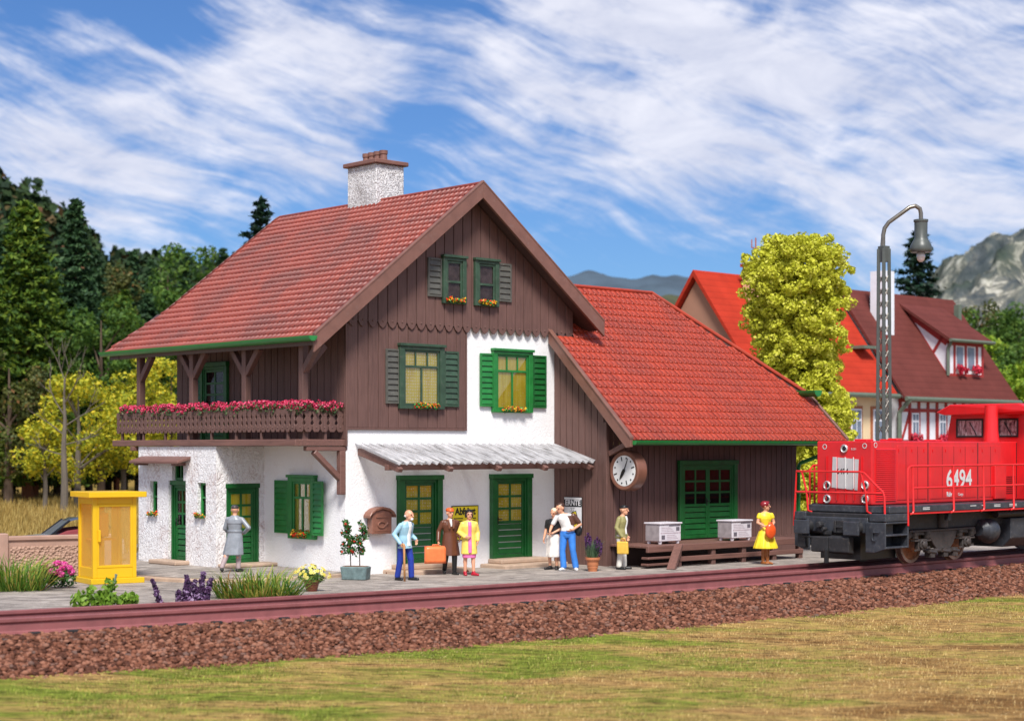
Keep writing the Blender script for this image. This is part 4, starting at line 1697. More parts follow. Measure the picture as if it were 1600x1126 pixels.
# ================================================================== platform lamp with lattice mast
LAMPG = paint('lamp_grey', (.075, .085, .078), .4, .12, 5, .05)
LSTEEL = paint('bright_lattice', (.22, .20, .17), .35, .2, 8, 0, metal=.3)
lp = at(1381, 50)
lamp = empty('street_lamp', lp[:], R(32), 'tall grey lattice mast lamp with curved neck and bell shade rising behind the locomotive', 'lamp post')
mb = MB()
hb, ht, zt = .14, .105, 9.0
for sx in (-1, 1):
    for sy in (-1, 1):
        mb.bar((sx * hb, sy * hb, 0), (sx * ht, sy * ht, zt), .10, .10)
mb.box(-.125, .125, -.125, .125, 8.62, 9.08)
mb.box(-.34, .34, -.34, .34, 0, .25)
mb.build('mast', LAMPG, lamp, bevel=.01)
mb = MB()
n = 22
for i in range(n):
    z0, z1 = .3 + i * 8.0 / n, .3 + (i + 1) * 8.0 / n
    w0, w1 = hb + (ht - hb) * z0 / zt, hb + (ht - hb) * z1 / zt
    for f in range(4):
        c, s_ = [(1, 0), (0, 1), (-1, 0), (0, -1)][f]
        P_ = lambda a, w: Vector((c * w - s_ * a, s_ * w + c * a, 0))
        for d in (-1, 1):
            mb.tube([P_(-d * w0, w0) + Vector((0, 0, z0)), P_(d * w1, w1) + Vector((0, 0, z1))], .016, 5)
mb.build('lattice', LSTEEL, lamp)
mb = MB()
z = 9.05
RN = Matrix.Rotation(R(-32), 4, 'Z')
nk = [(-.02, 0, z), (-.02, 0, z + .35), (.02, 0, z + .55), (.14, 0, z + .72), (.75, 0, z + 1.16), (.92, 0, z + 1.2), (1.05, 0, z + 1.12), (1.08, 0, z + .98), (1.08, 0, z + .80)]
mb.T = RN
mb.tube([Vector(p) for p in nk], .062, 10)
mb.tube([(-.09, 0, z - .1), (-.05, 0, z + .3)], .03, 8)
mb.build('neck', paint('lamp_neck_steel', (.2, .18, .15), .25, .15, 5, 0, metal=.6), lamp, smooth='auto')
mb = MB(RN)
mb.lathe([(.21, z + .80), (.21, z + .74), (.19, z + .72), (.185, z + .26), (.24, z + .17), (.30, z + .06), (.325, z - .05), (.31, z - .12), (.29, z - .15), (.13, z - .16)], (1.08, 0, 0), 28)
mb.build('shade', LAMPG, lamp, smooth='auto')
mb = MB(RN)
mb.lathe([(.12, z - .15), (.125, z - .28), (.10, z - .38), (.04, z - .43)], (1.08, 0, 0), 18)
mb.build('bulb', paint('clear_bulb', (.66, .65, .63), .08, .1, 5, 0, coat=1), lamp, smooth=True)
# ================================================================== people (painted figures)
def ground_at(px, py, z=.03):
    Y = FPX * (EYE - z) / (py - HYP)
    return at(px, Y, z)


SKIN = paint('skin', (.72, .36, .22), .42, .08, 6, 0)
SKIN_D = paint('tanned_skin', (.40, .15, .06), .4, .1, 6, 0)
PAINTS = {}


def pm(key, c=None, rough=.42):
    if key not in PAINTS:
        PAINTS[key] = paint(key, c, rough, .14, 9, .08, 60)
    return PAINTS[key]


def remesh(mb, name, mat, parent, vox=.009, smooth=4):
    me = mb.mesh(name)
    t = bpy.data.objects.new('t', me)
    COL.objects.link(t)
    m = t.modifiers.new('r', 'REMESH')
    m.mode = 'VOXEL'
    m.voxel_size = vox
    s = t.modifiers.new('s', 'SMOOTH')
    s.factor = .5
    s.iterations = smooth
    dg = bpy.context.evaluated_depsgraph_get()
    dg.update()
    me2 = bpy.data.meshes.new_from_object(t.evaluated_get(dg))
    bpy.data.objects.remove(t)
    bpy.data.meshes.remove(me)
    me2.materials.clear()
    me2.materials.append(mat)
    me2.polygons.foreach_set('use_smooth', [True] * len(me2.polygons))
    me2.name = name
    o = bpy.data.objects.new(name, me2)
    COL.objects.link(o)
    o.parent = parent
    return o


J0 = dict(pelvis=(0, 0, .94), waist=(0, 0, 1.10), chest=(0, 0, 1.28), neck=(0, .01, 1.45), head=(0, -.01, 1.61),
          shL=(.178, 0, 1.365), elL=(.235, .03, 1.11), wrL=(.235, -.05, .88), hipL=(.088, 0, .92), knL=(.095, -.02, .50), anL=(.095, .02, .085),
          shR=(-.178, 0, 1.365), elR=(-.235, .03, 1.11), wrR=(-.235, -.05, .88), hipR=(-.088, 0, .92), knR=(-.095, -.02, .50), anR=(-.095, .02, .085),
          toeL=(.25, -1), toeR=(-.25, -1), look=(0, -1), fingL=(0, -.3, -1), fingR=(0, -.3, -1), nod=0)


HS = 1.14        # the painted figures have slightly large heads


def hand(mb, w, d, side, curl=.5):
    """palm, four fingers of unequal length bent at the knuckles, and a thumb from the side of the palm"""
    w, d = Vector(w), Vector(d).normalized()
    inn = Vector((-side, 0, 0))
    inn = (inn - d * inn.dot(d)).normalized()          # palm looks at the thigh
    fwd = d.cross(inn) * (-side)
    if fwd.y > 0:
        fwd = -fwd                                     # thumb side faces forward
    fwd.normalize()
    pe = w + d * .085
    for k in (-.026, -.009, .009, .026):
        mb.cone(w + fwd * k * .6, pe + fwd * k, .017, .015, 8)
    for i, (k, L) in enumerate(((.028, .068), (.0095, .078), (-.0095, .072), (-.028, .056))):
        p = pe + fwd * k
        dd = d.copy()
        for j, f in enumerate((.45, .32, .23)):
            c = curl * (.55, .8, .7)[j] * (1 + .12 * i)
            dd = (dd * math.cos(c) + inn * math.sin(c)).normalized()
            q = p + dd * (L * f)
            mb.cone(p, q, .0105 - .001 * j, .0098 - .001 * j, 7)
            p = q
    b = w + d * .025 + fwd * .026
    t1 = b + (fwd * .7 + d * .6 + inn * .25).normalized() * .036
    t2 = t1 + (fwd * .25 + d * .8 + inn * .5).normalized() * .03
    mb.cone(b, t1, .014, .012, 7)
    mb.cone(t1, t2, .012, .010, 7)


def spine(J, z):
    ks = ['pelvis', 'waist', 'chest', 'neck']
    ps = [Vector(J[k]) for k in ks]
    if z <= ps[0].z:
        kn = (Vector(J['knL']) + Vector(J['knR'])) / 2
        t = min((ps[0].z - z) / max(ps[0].z - kn.z, .01), 1.3)
        q = ps[0].lerp(kn, t * .8)
        return Vector((q.x, q.y, z))
    for a, b in zip(ps, ps[1:]):
        if z <= b.z:
            t = (z - a.z) / (b.z - a.z)
            return Vector((a.x + (b.x - a.x) * t, a.y + (b.y - a.y) * t, z))
    return Vector((ps[-1].x, ps[-1].y, z))


def trunk(mb, J, lv, n=20, wav=0.0):
    rr = []
    for z, rx, ry in lv:
        c = spine(J, z)
        rr.append([c + Vector((rx * math.cos(2 * PI * k / n) * (1 + wav * math.sin(k * 2.5) * max(0, .95 - z)), ry * math.sin(2 * PI * k / n) * (1 + wav * math.sin(k * 2.5) * max(0, .95 - z)), 0)) for k in range(n)])
    mb.rings(rr)


def limb(mb, J, ks, rs):
    for (a, b), (r1, r2) in zip(zip(ks, ks[1:]), rs):
        mb.cone(J[a], J[b], r1, r2, 12)


def shoe(mb, J, s, r=.04, L=.155):
    a = Vector(J['an' + s])
    t = Vector((*J['toe' + s], 0)).normalized()
    base = a.z - .085 + .034
    hl = Vector((a.x, a.y, base)) - t * .035
    to = Vector((a.x, a.y, base - .004)) + t * L
    mb.cone(hl, Vector((a.x, a.y, base)) + t * .07, r, r * 1.02, 10)
    mb.cone(Vector((a.x, a.y, base)) + t * .06, to, r * 1.05, r * .82, 10)
    mb.cone(a + Vector((0, 0, .01)), hl + t * .03, r * .98, r, 10)


def human(label, pos, heading, scale=1.0, skin=None, legs=True, **kw):
    J = dict(J0)
    J.update(kw)
    skin = skin or SKIN
    mb = MB()
    trunk(mb, J, [(.84, .10, .09), (.90, .155, .108), (.97, .16, .112), (1.08, .132, .095), (1.20, .15, .105), (1.31, .172, .11), (1.38, .165, .095), (1.43, .11, .075), (1.465, .05, .05)])
    for s in 'LR':
        mb.cone(Vector(J['neck']) - Vector((0, 0, .035)), J['sh' + s], .058, .046, 12)
    mb.cone(Vector(J['neck']) - Vector((0, 0, .04)), Vector(J['head']) - Vector((0, 0, .03)), .052, .05, 12)
    for s in 'LR':
        limb(mb, J, ('sh' + s, 'el' + s, 'wr' + s), ((.05, .038), (.04, .027)))
        limb(mb, J, ('hip' + s, 'kn' + s, 'an' + s), ((.085, .055), (.054, .036)))
        k, a = Vector(J['kn' + s]), Vector(J['an' + s])
        mb.ball(k.lerp(a, .32) + Vector((0, .014, 0)), (.052, .054, .10), 12, 8)
        shoe(mb, J, s, .034, .14)
        hand(mb, J['wr' + s], J['fing' + s], 1 if s == 'L' else -1, kw.get('curl' + s, .5))
    h = Vector(J['head'])
    lk = Vector((*J['look'], J['nod'])).normalized()
    sd_ = Vector((-lk.y, lk.x, 0)).normalized()
    up = sd_.cross(lk) * -1
    if up.z < 0:
        up = -up
    HD = lambda a, f, u: h + (sd_ * a + lk * f + up * u) * HS
    M3 = Matrix((sd_, lk, up)).transposed() * HS

    def eb(a, f, u, r):
        b = MB()
        b.ball((0, 0, 0), r, 16, 12)
        mb.add([HD(a, f, u) + M3 @ Vector(p) for p in b.v], b.f)
    eb(0, -.008, .022, (.074, .092, .095))
    eb(0, .014, -.045, (.056, .064, .068))
    eb(0, .05, -.085, (.028, .03, .025))
    mb.cone(HD(0, .082, .018), HD(0, .103, -.022), .010, .0165, 8)
    eb(0, .07, -.052, (.026, .016, .010))
    for s in (-1, 1):
        eb(s * .075, -.005, -.008, (.012, .02, .032))
        eb(s * .032, .078, .030, (.026, .012, .008))
    body = remesh(mb, 'person', skin, None, .0075, 3)
    body.location = pos
    body.rotation_euler = (0, 0, heading)
    body.scale = (scale * 1.09, scale * 1.09, scale)
    tag(body, label, 'person')
    e = MB()
    for s in (-1, 1):
        e.ball(HD(s * .031, .079, .012), (.011, .008, .008), 8, 6)
    e.build('eyes', BLACK, body, smooth=True)
    e = MB()
    e.cone(HD(-.02, .084, -.053), HD(.02, .084, -.053), .0055, .0055, 6)
    e.build('mouth', pm('lip_red', (.45, .08, .06)), body, smooth=True)
    body['J'] = 0
    del body['J']
    return body, J, HD, M3


def wear(body, name, mat, mb, vox=.010, sm=4):
    return remesh(mb, name, mat, body, vox, sm)


def jacket(mb, J, hem, r_hem, sleeve=1.0, bulk=.02, sh=.062, arms='LR', top=1.44, wav=0):
    lv = [(hem, r_hem, r_hem * .78), (hem + .03, r_hem, r_hem * .78)]
    if hem < .86:
        lv += [(.9, .155 + bulk + max(0, r_hem - .19) * .35, .115 + bulk + max(0, r_hem - .19) * .3)]
    lv += [(1.0, .155 + bulk, .112 + bulk), (1.10, .14 + bulk, .10 + bulk), (1.22, .158 + bulk, .112 + bulk), (1.30, .172 + bulk, .115 + bulk), (1.36, .160 + bulk, .098 + bulk), (top, .10 + bulk, .07 + bulk)]
    trunk(mb, J, [l for l in lv if l[0] >= hem], 22, wav)
    for s in 'LR':
        mb.cone(Vector(J['neck']) - Vector((0, 0, .045)), J['sh' + s], sh * .98, sh * .95, 12)
    for s in arms:
        a, b, c = Vector(J['sh' + s]), Vector(J['el' + s]), Vector(J['wr' + s])
        if sleeve > .55:
            mb.cone(a, b, sh, .054, 12)
            mb.cone(b, b.lerp(c, (sleeve - .5) * 2 * .94), .056, .046, 12)
        else:
            mb.cone(a, a.lerp(b, sleeve * 2), sh, .056, 12)


def trousers(mb, J, bell=.0, bulk=.016, zc=1.0):
    trunk(mb, J, [(.83, .11, .10), (.90, .155 + bulk, .11 + bulk), (zc, .155 + bulk, .11 + bulk)])
    for s in 'LR':
        h, k, a = Vector(J['hip' + s]), Vector(J['kn' + s]), Vector(J['an' + s])
        mb.cone(h, k, .092 + bulk * .5, .066 + bulk * .4, 14)
        mb.cone(k, a + Vector((0, 0, .02)), .064 + bulk * .4, .055 + bell, 14)


def shoes_(body, J, mat):
    mb = MB()
    for s in 'LR':
        shoe(mb, J, s, .047)
    wear(body, 'shoes', mat, mb, .009, 3)


def front_strip(mb, J, z0, z1, w, bulk, n=6):
    """a shirt front showing between the open edges of a jacket"""
    ring = []
    prof = {.8: .14, .9: .118, 1.0: .115, 1.1: .10, 1.22: .114, 1.32: .116, 1.385: .10, 1.44: .072}
    zs = sorted(prof)
    for i in range(n + 1):
        z = z0 + (z1 - z0) * i / n
        ry = float(np.interp(z, zs, [prof[k] for k in zs])) + bulk
        c = spine(J, z)
        ring.append([c + Vector((x, -ry + dy, 0)) for x, dy in ((-w, .02), (-w * .5, -.004), (0, -.012), (w * .5, -.004), (w, .02), (w, .06), (-w, .06))])
    mb.rings(ring)


def cap_hair(body, HD, M3, mat, r=(.080, .097, .095), off=(0, -.016, .036), extra=(), name='hair'):
    mb = MB()

    def eb(a, f, u, rr):
        b = MB()
        b.ball((0, 0, 0), rr, 16, 12)
        mb.add([HD(a, f, u) + M3 @ Vector(p) for p in b.v], b.f)
    eb(*off, r)
    for x in extra:
        eb(*x)
    return wear(body, name, mat, mb, .009, 3)


# --- old man with a stick
b, J, HD, M3 = human('bald old man in a light blue jacket and dark blue trousers leaning on a stick', ground_at(632, 906), R(52), .985,
                     waist=(0, -.02, 1.10), chest=(0, -.05, 1.28), neck=(0, -.08, 1.44), head=(0, -.14, 1.585), shL=(.175, -.05, 1.35), shR=(-.175, -.05, 1.35),
                     elR=(-.27, .07, 1.12), wrR=(-.24, -.10, .90), elL=(.24, .04, 1.12), wrL=(.2, -.16, 1.0), look=(.1, -1), curlR=1.3, fingR=(.1, -.8, -.8),
                     knL=(.11, -.09, .5), anL=(.12, -.10, .085), knR=(-.1, .04, .5), anR=(-.1, .12, .085))
mb = MB(); trousers(mb, J, .012); wear(b, 'trousers', pm('deep_blue_cloth', (.015, .04, .30)), mb)
mb = MB(); jacket(mb, J, .78, .19); wear(b, 'jacket', pm('pale_blue_cloth', (.33, .55, .66)), mb)
mb = MB(); front_strip(mb, J, .84, 1.43, .062, .022); wear(b, 'shirt', pm('white_cloth', (.82, .80, .77)), mb)
shoes_(b, J, BLACK)
cap_hair(b, HD, M3, pm('white_hair', (.8, .78, .75)), (.077, .062, .035), (0, -.045, -.012))
cap_hair(b, HD, M3, pm('white_hair', (.8, .78, .75)), (.034, .032, .035), (0, .066, -.078), name='beard')
oldman = b
bpy.context.view_layer.update()
M = b.matrix_world.copy()
mb = MB()
hw = Vector((-.235, -.165, .84))
mb.tube([M @ (hw + Vector((.0, .02, .06))), M @ (hw + Vector((0, -.005, .05))), M @ (hw + Vector((0, -.03, .03))), M @ Vector((-.23, -.20, .45)), M @ Vector((-.23, -.21, .0))], [.026, .03, .028, .026, .026], 10)
tag(mb.build('walking_stick', pm('stick_wood', (.50, .24, .09)), None, smooth=True), 'thick light wooden walking stick held by the bald old man', 'walking stick')

# --- couple walking with a suitcase
b, J, HD, M3 = human('man in a long brown coat with orange hat carrying a suitcase', ground_at(703, 897), R(18), .96,
                     elR=(-.27, .04, 1.13), wrR=(-.31, -.06, .88), elL=(.25, .05, 1.12), wrL=(.2, -.13, .98), curlR=1.3, fingR=(0, -.15, -1), look=(.25, -1),
                     knL=(.09, -.09, .5), anL=(.09, -.08, .085), knR=(-.08, .05, .52), anR=(-.08, .20, .11))
mb = MB(); trousers(mb, J, .0); wear(b, 'trousers', BLACK, mb)
mb = MB(); jacket(mb, J, .50, .235, wav=.06); wear(b, 'coat', pm('brown_coat_cloth', (.125, .042, .020), .3), mb)
mb = MB()
for s in (-1, 1):
    mb.cone(Vector((s * .075, -.11, 1.42)), Vector((s * .05, -.145, 1.22)), .026, .03, 8)
wear(b, 'lapels', pm('brown_lapel', (.18, .066, .032), .3), mb)
mb = MB(); front_strip(mb, J, 1.26, 1.46, .032, .02); wear(b, 'shirt', pm('white_cloth', 0), mb)
shoes_(b, J, BLACK)
cap_hair(b, HD, M3, pm('orange_hat_felt', (.74, .11, .02)), (.086, .10, .058), (0, -.01, .066), [(0, .045, .045, (.07, .07, .014))], name='hat')
bpy.context.view_layer.update()
M = b.matrix_world.copy()
sc_m = empty('suitcase', M @ Vector((-.32, -.10, .42)), R(18), 'large orange suitcase carried by the man in the brown coat', 'suitcase')
mb = MB()
mb.box(-.28, .28, -.09, .09, 0, .44)
s_ = mb.build('case', pm('orange_leather', (.86, .20, .06), .3), sc_m, smooth='auto', bevel=.088, seg=5)
mb = MB()
mb.tube([(-.08, 0, .43), (-.07, 0, .47), (.07, 0, .47), (.08, 0, .43)], .014, 8)
mb.build('handle', pm('orange_leather', 0), sc_m, smooth=True)
mb = MB()
mb.box(-.283, .283, -.012, .012, .0, .443)
mb.build('seam', pm('orange_seam', (.5, .09, .03)), sc_m, bevel=.05, seg=3)
sc_m.location = M @ Vector((-.33, -.09, .79 - .47 / .96)) + Vector((-.06, -.03, 0))

b, J, HD, M3 = human('woman in a yellow coat over a pink dress with short black hair', ground_at(733, 898.5), R(10), .945,
                     elR=(-.24, .03, 1.14), wrR=(-.13, -.15, 1.02), elL=(.22, .04, 1.13), wrL=(.2, -.08, .92), fingR=(.8, -.4, -.1), look=(.05, -1),
                     shL=(.16, 0, 1.362), shR=(-.16, 0, 1.362), anL=(.10, -.07, .085), knL=(.09, -.05, .5), toeL=(.6, -1), toeR=(-.05, -1))
mb = MB(); trunk(mb, J, [(.47, .165, .125), (.55, .17, .13), (.9, .165, .12), (1.1, .13, .1), (1.3, .165, .115), (1.41, .12, .08)]); wear(b, 'dress', pm('pink_cloth', (.80, .17, .42)), mb)
mb = MB(); jacket(mb, J, .57, .20, bulk=.02); wear(b, 'coat', pm('yellow_coat_cloth', (.84, .62, .12)), mb)
mb = MB(); front_strip(mb, J, .60, 1.42, .045, .034, 8); wear(b, 'dress_front', pm('pink_cloth', 0), mb)
shoes_(b, J, pm('red_shoe', (.42, .01, .03), .25))
cap_hair(b, HD, M3, pm('black_hair', (.012, .011, .012), .25), (.086, .098, .085), (0, -.02, .04), [(s * .066, -.02, -.02, (.026, .055, .065)) for s in (-1, 1)] + [(0, .05, .072, (.06, .04, .024))])

# --- embracing couple
b, J, HD, M3 = human('fair haired woman in a black top and long white skirt leaning on her partner', ground_at(864.5, 889.5), R(-22), .93,
                     shL=(.16, 0, 1.355), shR=(-.16, 0, 1.355), elR=(-.21, .03, 1.12), wrR=(-.24, -.05, .88), elL=(.2, -.02, 1.14), wrL=(.04, -.17, 1.03), fingL=(-.8, -.3, -.2), look=(-.25, -1), nod=-.3,
                     neck=(.02, -.01, 1.44), head=(.035, -.03, 1.595), toeR=(-.6, -1), anL=(.08, .05, .085))
mb = MB(); trunk(mb, J, [(.36, .185, .155), (.42, .19, .158), (.7, .18, .14), (.9, .178, .13), (1.03, .142, .108)], 22, .16); wear(b, 'skirt', pm('cream_cloth', (.80, .74, .68)), mb)
mb = MB(); jacket(mb, J, 1.0, .145, .34, .012, .058); wear(b, 'top', pm('black_cloth', (.02, .02, .022)), mb)
shoes_(b, J, BLACK)
cap_hair(b, HD, M3, pm('blond_hair', (.74, .60, .42)), (.080, .096, .088), (0, -.022, .036), [(0, -.06, -.02, (.06, .05, .06))])
b, J, HD, M3 = human('man in bright blue jeans with a brown waistcoat bending towards the woman beside him', ground_at(887, 890.5), R(-12), 1.02,
                     waist=(-.0, 0, 1.12), chest=(-.05, -.01, 1.29), neck=(-.10, -.03, 1.45), head=(-.165, -.07, 1.585), look=(-.75, -1), nod=-.35,
                     shL=(.13, -.0, 1.39), shR=(-.25, -.02, 1.36), elL=(.29, .05, 1.17), wrL=(.14, -.14, 1.04), elR=(-.38, .0, 1.12), wrR=(-.40, -.12, 1.0), fingL=(-.8, -.3, -.3),
                     knL=(.13, -.03, .5), anL=(.19, .0, .085), knR=(-.12, -.03, .5), anR=(-.09, -.04, .085), toeL=(.35, -1), toeR=(-.35, -1))
mb = MB(); trousers(mb, J, .022); wear(b, 'jeans', pm('bright_blue_denim', (.045, .22, .68)), mb)
mb = MB(); jacket(mb, J, 1.0, .165, .36, .014, .06); wear(b, 'shirt', pm('white_cloth', 0), mb)
mb = MB()
trunk(mb, J, [(1.16, .10, .10), (1.3, .10, .115), (1.40, .09, .095)])
mb.v = [(x + .105, y + .01, z) for x, y, z in mb.v]
mb.cone(J['shL'], Vector(J['shL']).lerp(Vector(J['elL']), .72), .075, .066, 12)
wear(b, 'waistcoat', pm('brown_leather', (.10, .042, .026), .3), mb)
shoes_(b, J, pm('white_shoe', (.8, .78, .75)))
cap_hair(b, HD, M3, pm('brown_hair', (.06, .026, .016), .35), (.080, .082, .07), (0, -.034, .052), [(0, .03, .098, (.045, .04, .022))])
bpy.context.view_layer.update()
M = b.matrix_world.copy()
mb = MB()
mb.ball((0, 0, 0), (.10, .06, .13), 16, 10)
mb.tube([(-.05, 0, .1), (-.03, 0, .2), (.03, 0, .2), (.05, 0, .1)], .012, 6)
o = mb.build('shoulder_bag', BLACK, None, smooth=True)
o.location = M @ Vector((.24, .09, 1.0))
tag(o, 'small black bag behind the elbow of the man in bright blue jeans', 'bag')

# --- man with a yellow bag
b, J, HD, M3 = human('man in an olive jacket and white trousers with black cap facing the train', ground_at(970, 889), R(72), .97,
                     chest=(0, -.02, 1.28), neck=(0, -.04, 1.45), head=(0, -.085, 1.60), elR=(-.235, .05, 1.13), wrR=(-.225, -.10, .885), curlR=1.3, look=(-.1, -1), elL=(.23, .04, 1.13), wrL=(.22, -.1, .9),
                     anL=(.10, -.06, .085), knL=(.1, -.05, .5), toeR=(-.2, -1))
mb = MB(); trousers(mb, J, .014, .018, 1.0); wear(b, 'trousers', pm('white_trouser_cloth', (.76, .73, .66)), mb)
mb = MB(); jacket(mb, J, .84, .195, bulk=.028); wear(b, 'jacket', pm('olive_cloth', (.31, .28, .11)), mb)
mb = MB(); front_strip(mb, J, .95, 1.44, .06, .034); wear(b, 'shirt', pm('white_cloth', 0), mb)
shoes_(b, J, BLACK)
cap_hair(b, HD, M3, pm('black_hair', 0), (.082, .098, .06), (0, -.012, .066), name='cap')
bpy.context.view_layer.update()
M = b.matrix_world.copy()
bag = empty('carrier_bag', M @ Vector((-.25, -.12, .43)), R(72), 'yellow ochre carrier bag held by the man in the olive jacket', 'bag')
mb = MB()
mb.prism([(-.06, -.15, 0), (.06, -.15, 0), (.05, -.135, .33), (-.05, -.135, .33)], (0, .30, 0))
mb.build('sack', pm('ochre_cloth', (.74, .45, .06)), bag, bevel=.03, seg=2)
mb = MB()
mb.tube([(0, -.07, .31), (0, -.05, .40), (0, .05, .40), (0, .07, .31)], .012, 6)
mb.build('handle', pm('ochre_cloth', 0), bag, smooth=True)

# --- lady in the yellow dress
b, J, HD, M3 = human('woman in a bright yellow flared dress with dark red hair waiting by the loading dock', ground_at(1196, 881), R(14), .99, skin=SKIN,
                     shL=(.16, 0, 1.362), shR=(-.16, 0, 1.362), elR=(-.22, -.02, 1.15), wrR=(-.10, -.19, 1.06), elL=(.22, -.02, 1.15), wrL=(.10, -.19, 1.06), fingR=(.8, -.3, -.3), fingL=(-.8, -.3, -.3), look=(1, -.45),
                     anL=(.045, -.02, .085), anR=(-.05, .04, .085), knL=(.05, -.02, .5), knR=(-.05, 0, .5), toeL=(.5, -1), toeR=(.3, -1))
mb = MB(); trunk(mb, J, [(.44, .31, .26), (.50, .30, .25), (.72, .235, .19), (.92, .175, .13), (1.06, .128, .098), (1.12, .13, .10), (1.25, .165, .125), (1.33, .17, .115), (1.40, .15, .09), (1.455, .07, .06)], 24, .14)
mb.cone(J['shL'], J['shR'], .056, .056)
for s in 'LR':
    mb.cone(J['sh' + s], Vector(J['sh' + s]).lerp(Vector(J['el' + s]), .32), .062, .066, 12)
wear(b, 'dress', pm('bright_yellow_cloth', (.90, .66, .03)), mb)
mb = MB()
for s in 'LR':
    limb(mb, J, ('hip' + s, 'kn' + s, 'an' + s), ((.09, .06), (.06, .044)))
    shoe(mb, J, s, .042)
wear(b, 'stockings', pm('brown_stocking', (.33, .11, .03), .25), mb)
cap_hair(b, HD, M3, pm('dark_red_hair', (.24, .018, .025), .25), (.092, .104, .09), (0, -.022, .034), [(0, -.06, .03, (.07, .06, .07)), (.03, .04, .09, (.05, .05, .03))])
bpy.context.view_layer.update()
M = b.matrix_world.copy()
hb_ = empty('handbag', M @ Vector((.02, -.29, .76)), R(14), 'orange red handbag held in front of the yellow dress', 'handbag')
mb = MB()
mb.ball((0, 0, .17), (.155, .075, .21), 18, 12)
mb.build('pouch', pm('orange_red_leather', (.78, .10, .02), .25), hb_, smooth=True)
mb = MB()
mb.tube([(-.07, 0, .33), (-.05, .02, .40), (.05, .02, .40), (.07, 0, .33)], .012, 6)
mb.build('strap', pm('orange_red_leather', 0), hb_, smooth=True)

# --- man in grey coat seen from behind
b, J, HD, M3 = human('man in a long grey belted coat walking to the side door, seen from behind', ground_at(367, 892.5, .13), R(168), .955,
                     elR=(-.37, .05, 1.15), wrR=(-.19, -.11, 1.0), fingR=(.7, -.4, -.3), elL=(.26, -.03, 1.12), wrL=(.2, -.2, .95), look=(.2, -1),
                     knL=(.15, .10, .5), anL=(.24, .22, .11), knR=(-.08, -.04, .5), anR=(-.08, -.02, .085), toeL=(.4, -1))
mb = MB(); trousers(mb, J, .0); wear(b, 'trousers', pm('pinkish_grey_cloth', (.40, .31, .31)), mb)
mb = MB(); jacket(mb, J, .44, .25, wav=.10); wear(b, 'coat', pm('grey_coat_cloth', (.25, .27, .30), .35), mb)
mb = MB()
trunk(mb, J, [(1.02, .185, .14), (1.05, .188, .142), (1.08, .182, .138)])
mb2 = MB(); trunk(mb2, J, [(1.24, .19, .138), (1.27, .203, .146), (1.36, .205, .134), (1.42, .14, .10), (1.47, .075, .075)])
wear(b, 'belt', pm('grey_belt_cloth', (.20, .215, .24), .35), mb)
wear(b, 'cape_collar', pm('grey_coat_cloth', 0), mb2)
shoes_(b, J, BLACK)
cap_hair(b, HD, M3, pm('dark_grey_hair', (.06, .05, .055), .3), (.080, .094, .06), (0, -.018, .058))
# ================================================================== things on and around the station
def hset(o):
    o.matrix_world = HM @ o.matrix_world
    return o


def hempty(name, x, y, z, label, cat, group=None, rz=0.0):
    p = HW(x, y, z)
    return empty(name, p[:], HA + rz, label, cat, group)


# --- station clock: a drum standing out from the corner post, dial towards the left
ck = hempty('station_clock', 7.34, -2.56, 2.6, 'round station clock with brown drum and white dial on the shed corner', 'clock')
mb = MB()
mb.lathe([(.40, .0), (.44, -.03), (.50, -.035), (.53, -.01), (.54, .10), (.54, .30), (.50, .34)], n=40, axis='x')
mb.bar((.10, .45, 0), (.10, .7, 0), .16, .42)
mb.build('drum', paint('clock_brown', (.20, .085, .055), .35, .12, 5, .05), ck, smooth='auto')
mb = MB()
mb.lathe([(.41, -.018), (.41, .0)], n=40, axis='x')
dial = mb.build('dial', WHITEP, ck)
TD = Matrix(((0, 0, -1, -.02), (-1, 0, 0, 0), (0, 1, 0, 0), (0, 0, 0, 1)))
mb = MB(TD @ Matrix.Rotation(R(16), 4, 'Z'))
for k in range(12):
    a = k * PI / 6
    c, s_ = math.cos(a), math.sin(a)
    if k % 3 == 0:
        p, q = Vector((c * .27, s_ * .27, .003)), Vector((c * .385, s_ * .385, .003))
        mb.bar(p, q, .03, .006, (0, 0, 1))
    else:
        mb.lathe([(.024, .0), (.024, .006)], (c * .34, s_ * .34, 0), 10)
mb.build('hour_marks', BLACK, dial)
mb = MB(TD)
a = R(67)
mb.prism([(-.018 * math.sin(a), .018 * math.cos(a), .008), (.018 * math.sin(a), -.018 * math.cos(a), .008), (.36 * math.cos(a) + .008, .36 * math.sin(a), .008), (.36 * math.cos(a) - .008, .36 * math.sin(a), .008)], (0, 0, .006))
a = R(237)
d, pz = Vector((math.cos(a), math.sin(a), 0)), Vector((-math.sin(a), math.cos(a), 0))
mb.prism([tuple(d * u + pz * w_ + Vector((0, 0, .016))) for u, w_ in ((-.06, .02), (-.06, -.02), (.06, -.055), (.2, -.03), (.29, 0), (.2, .03), (.06, .055))], (0, 0, .006))
mb.lathe([(.05, .008), (.05, .024)], (0, 0, 0), 12)
mb.build('hands', BLACK, dial)

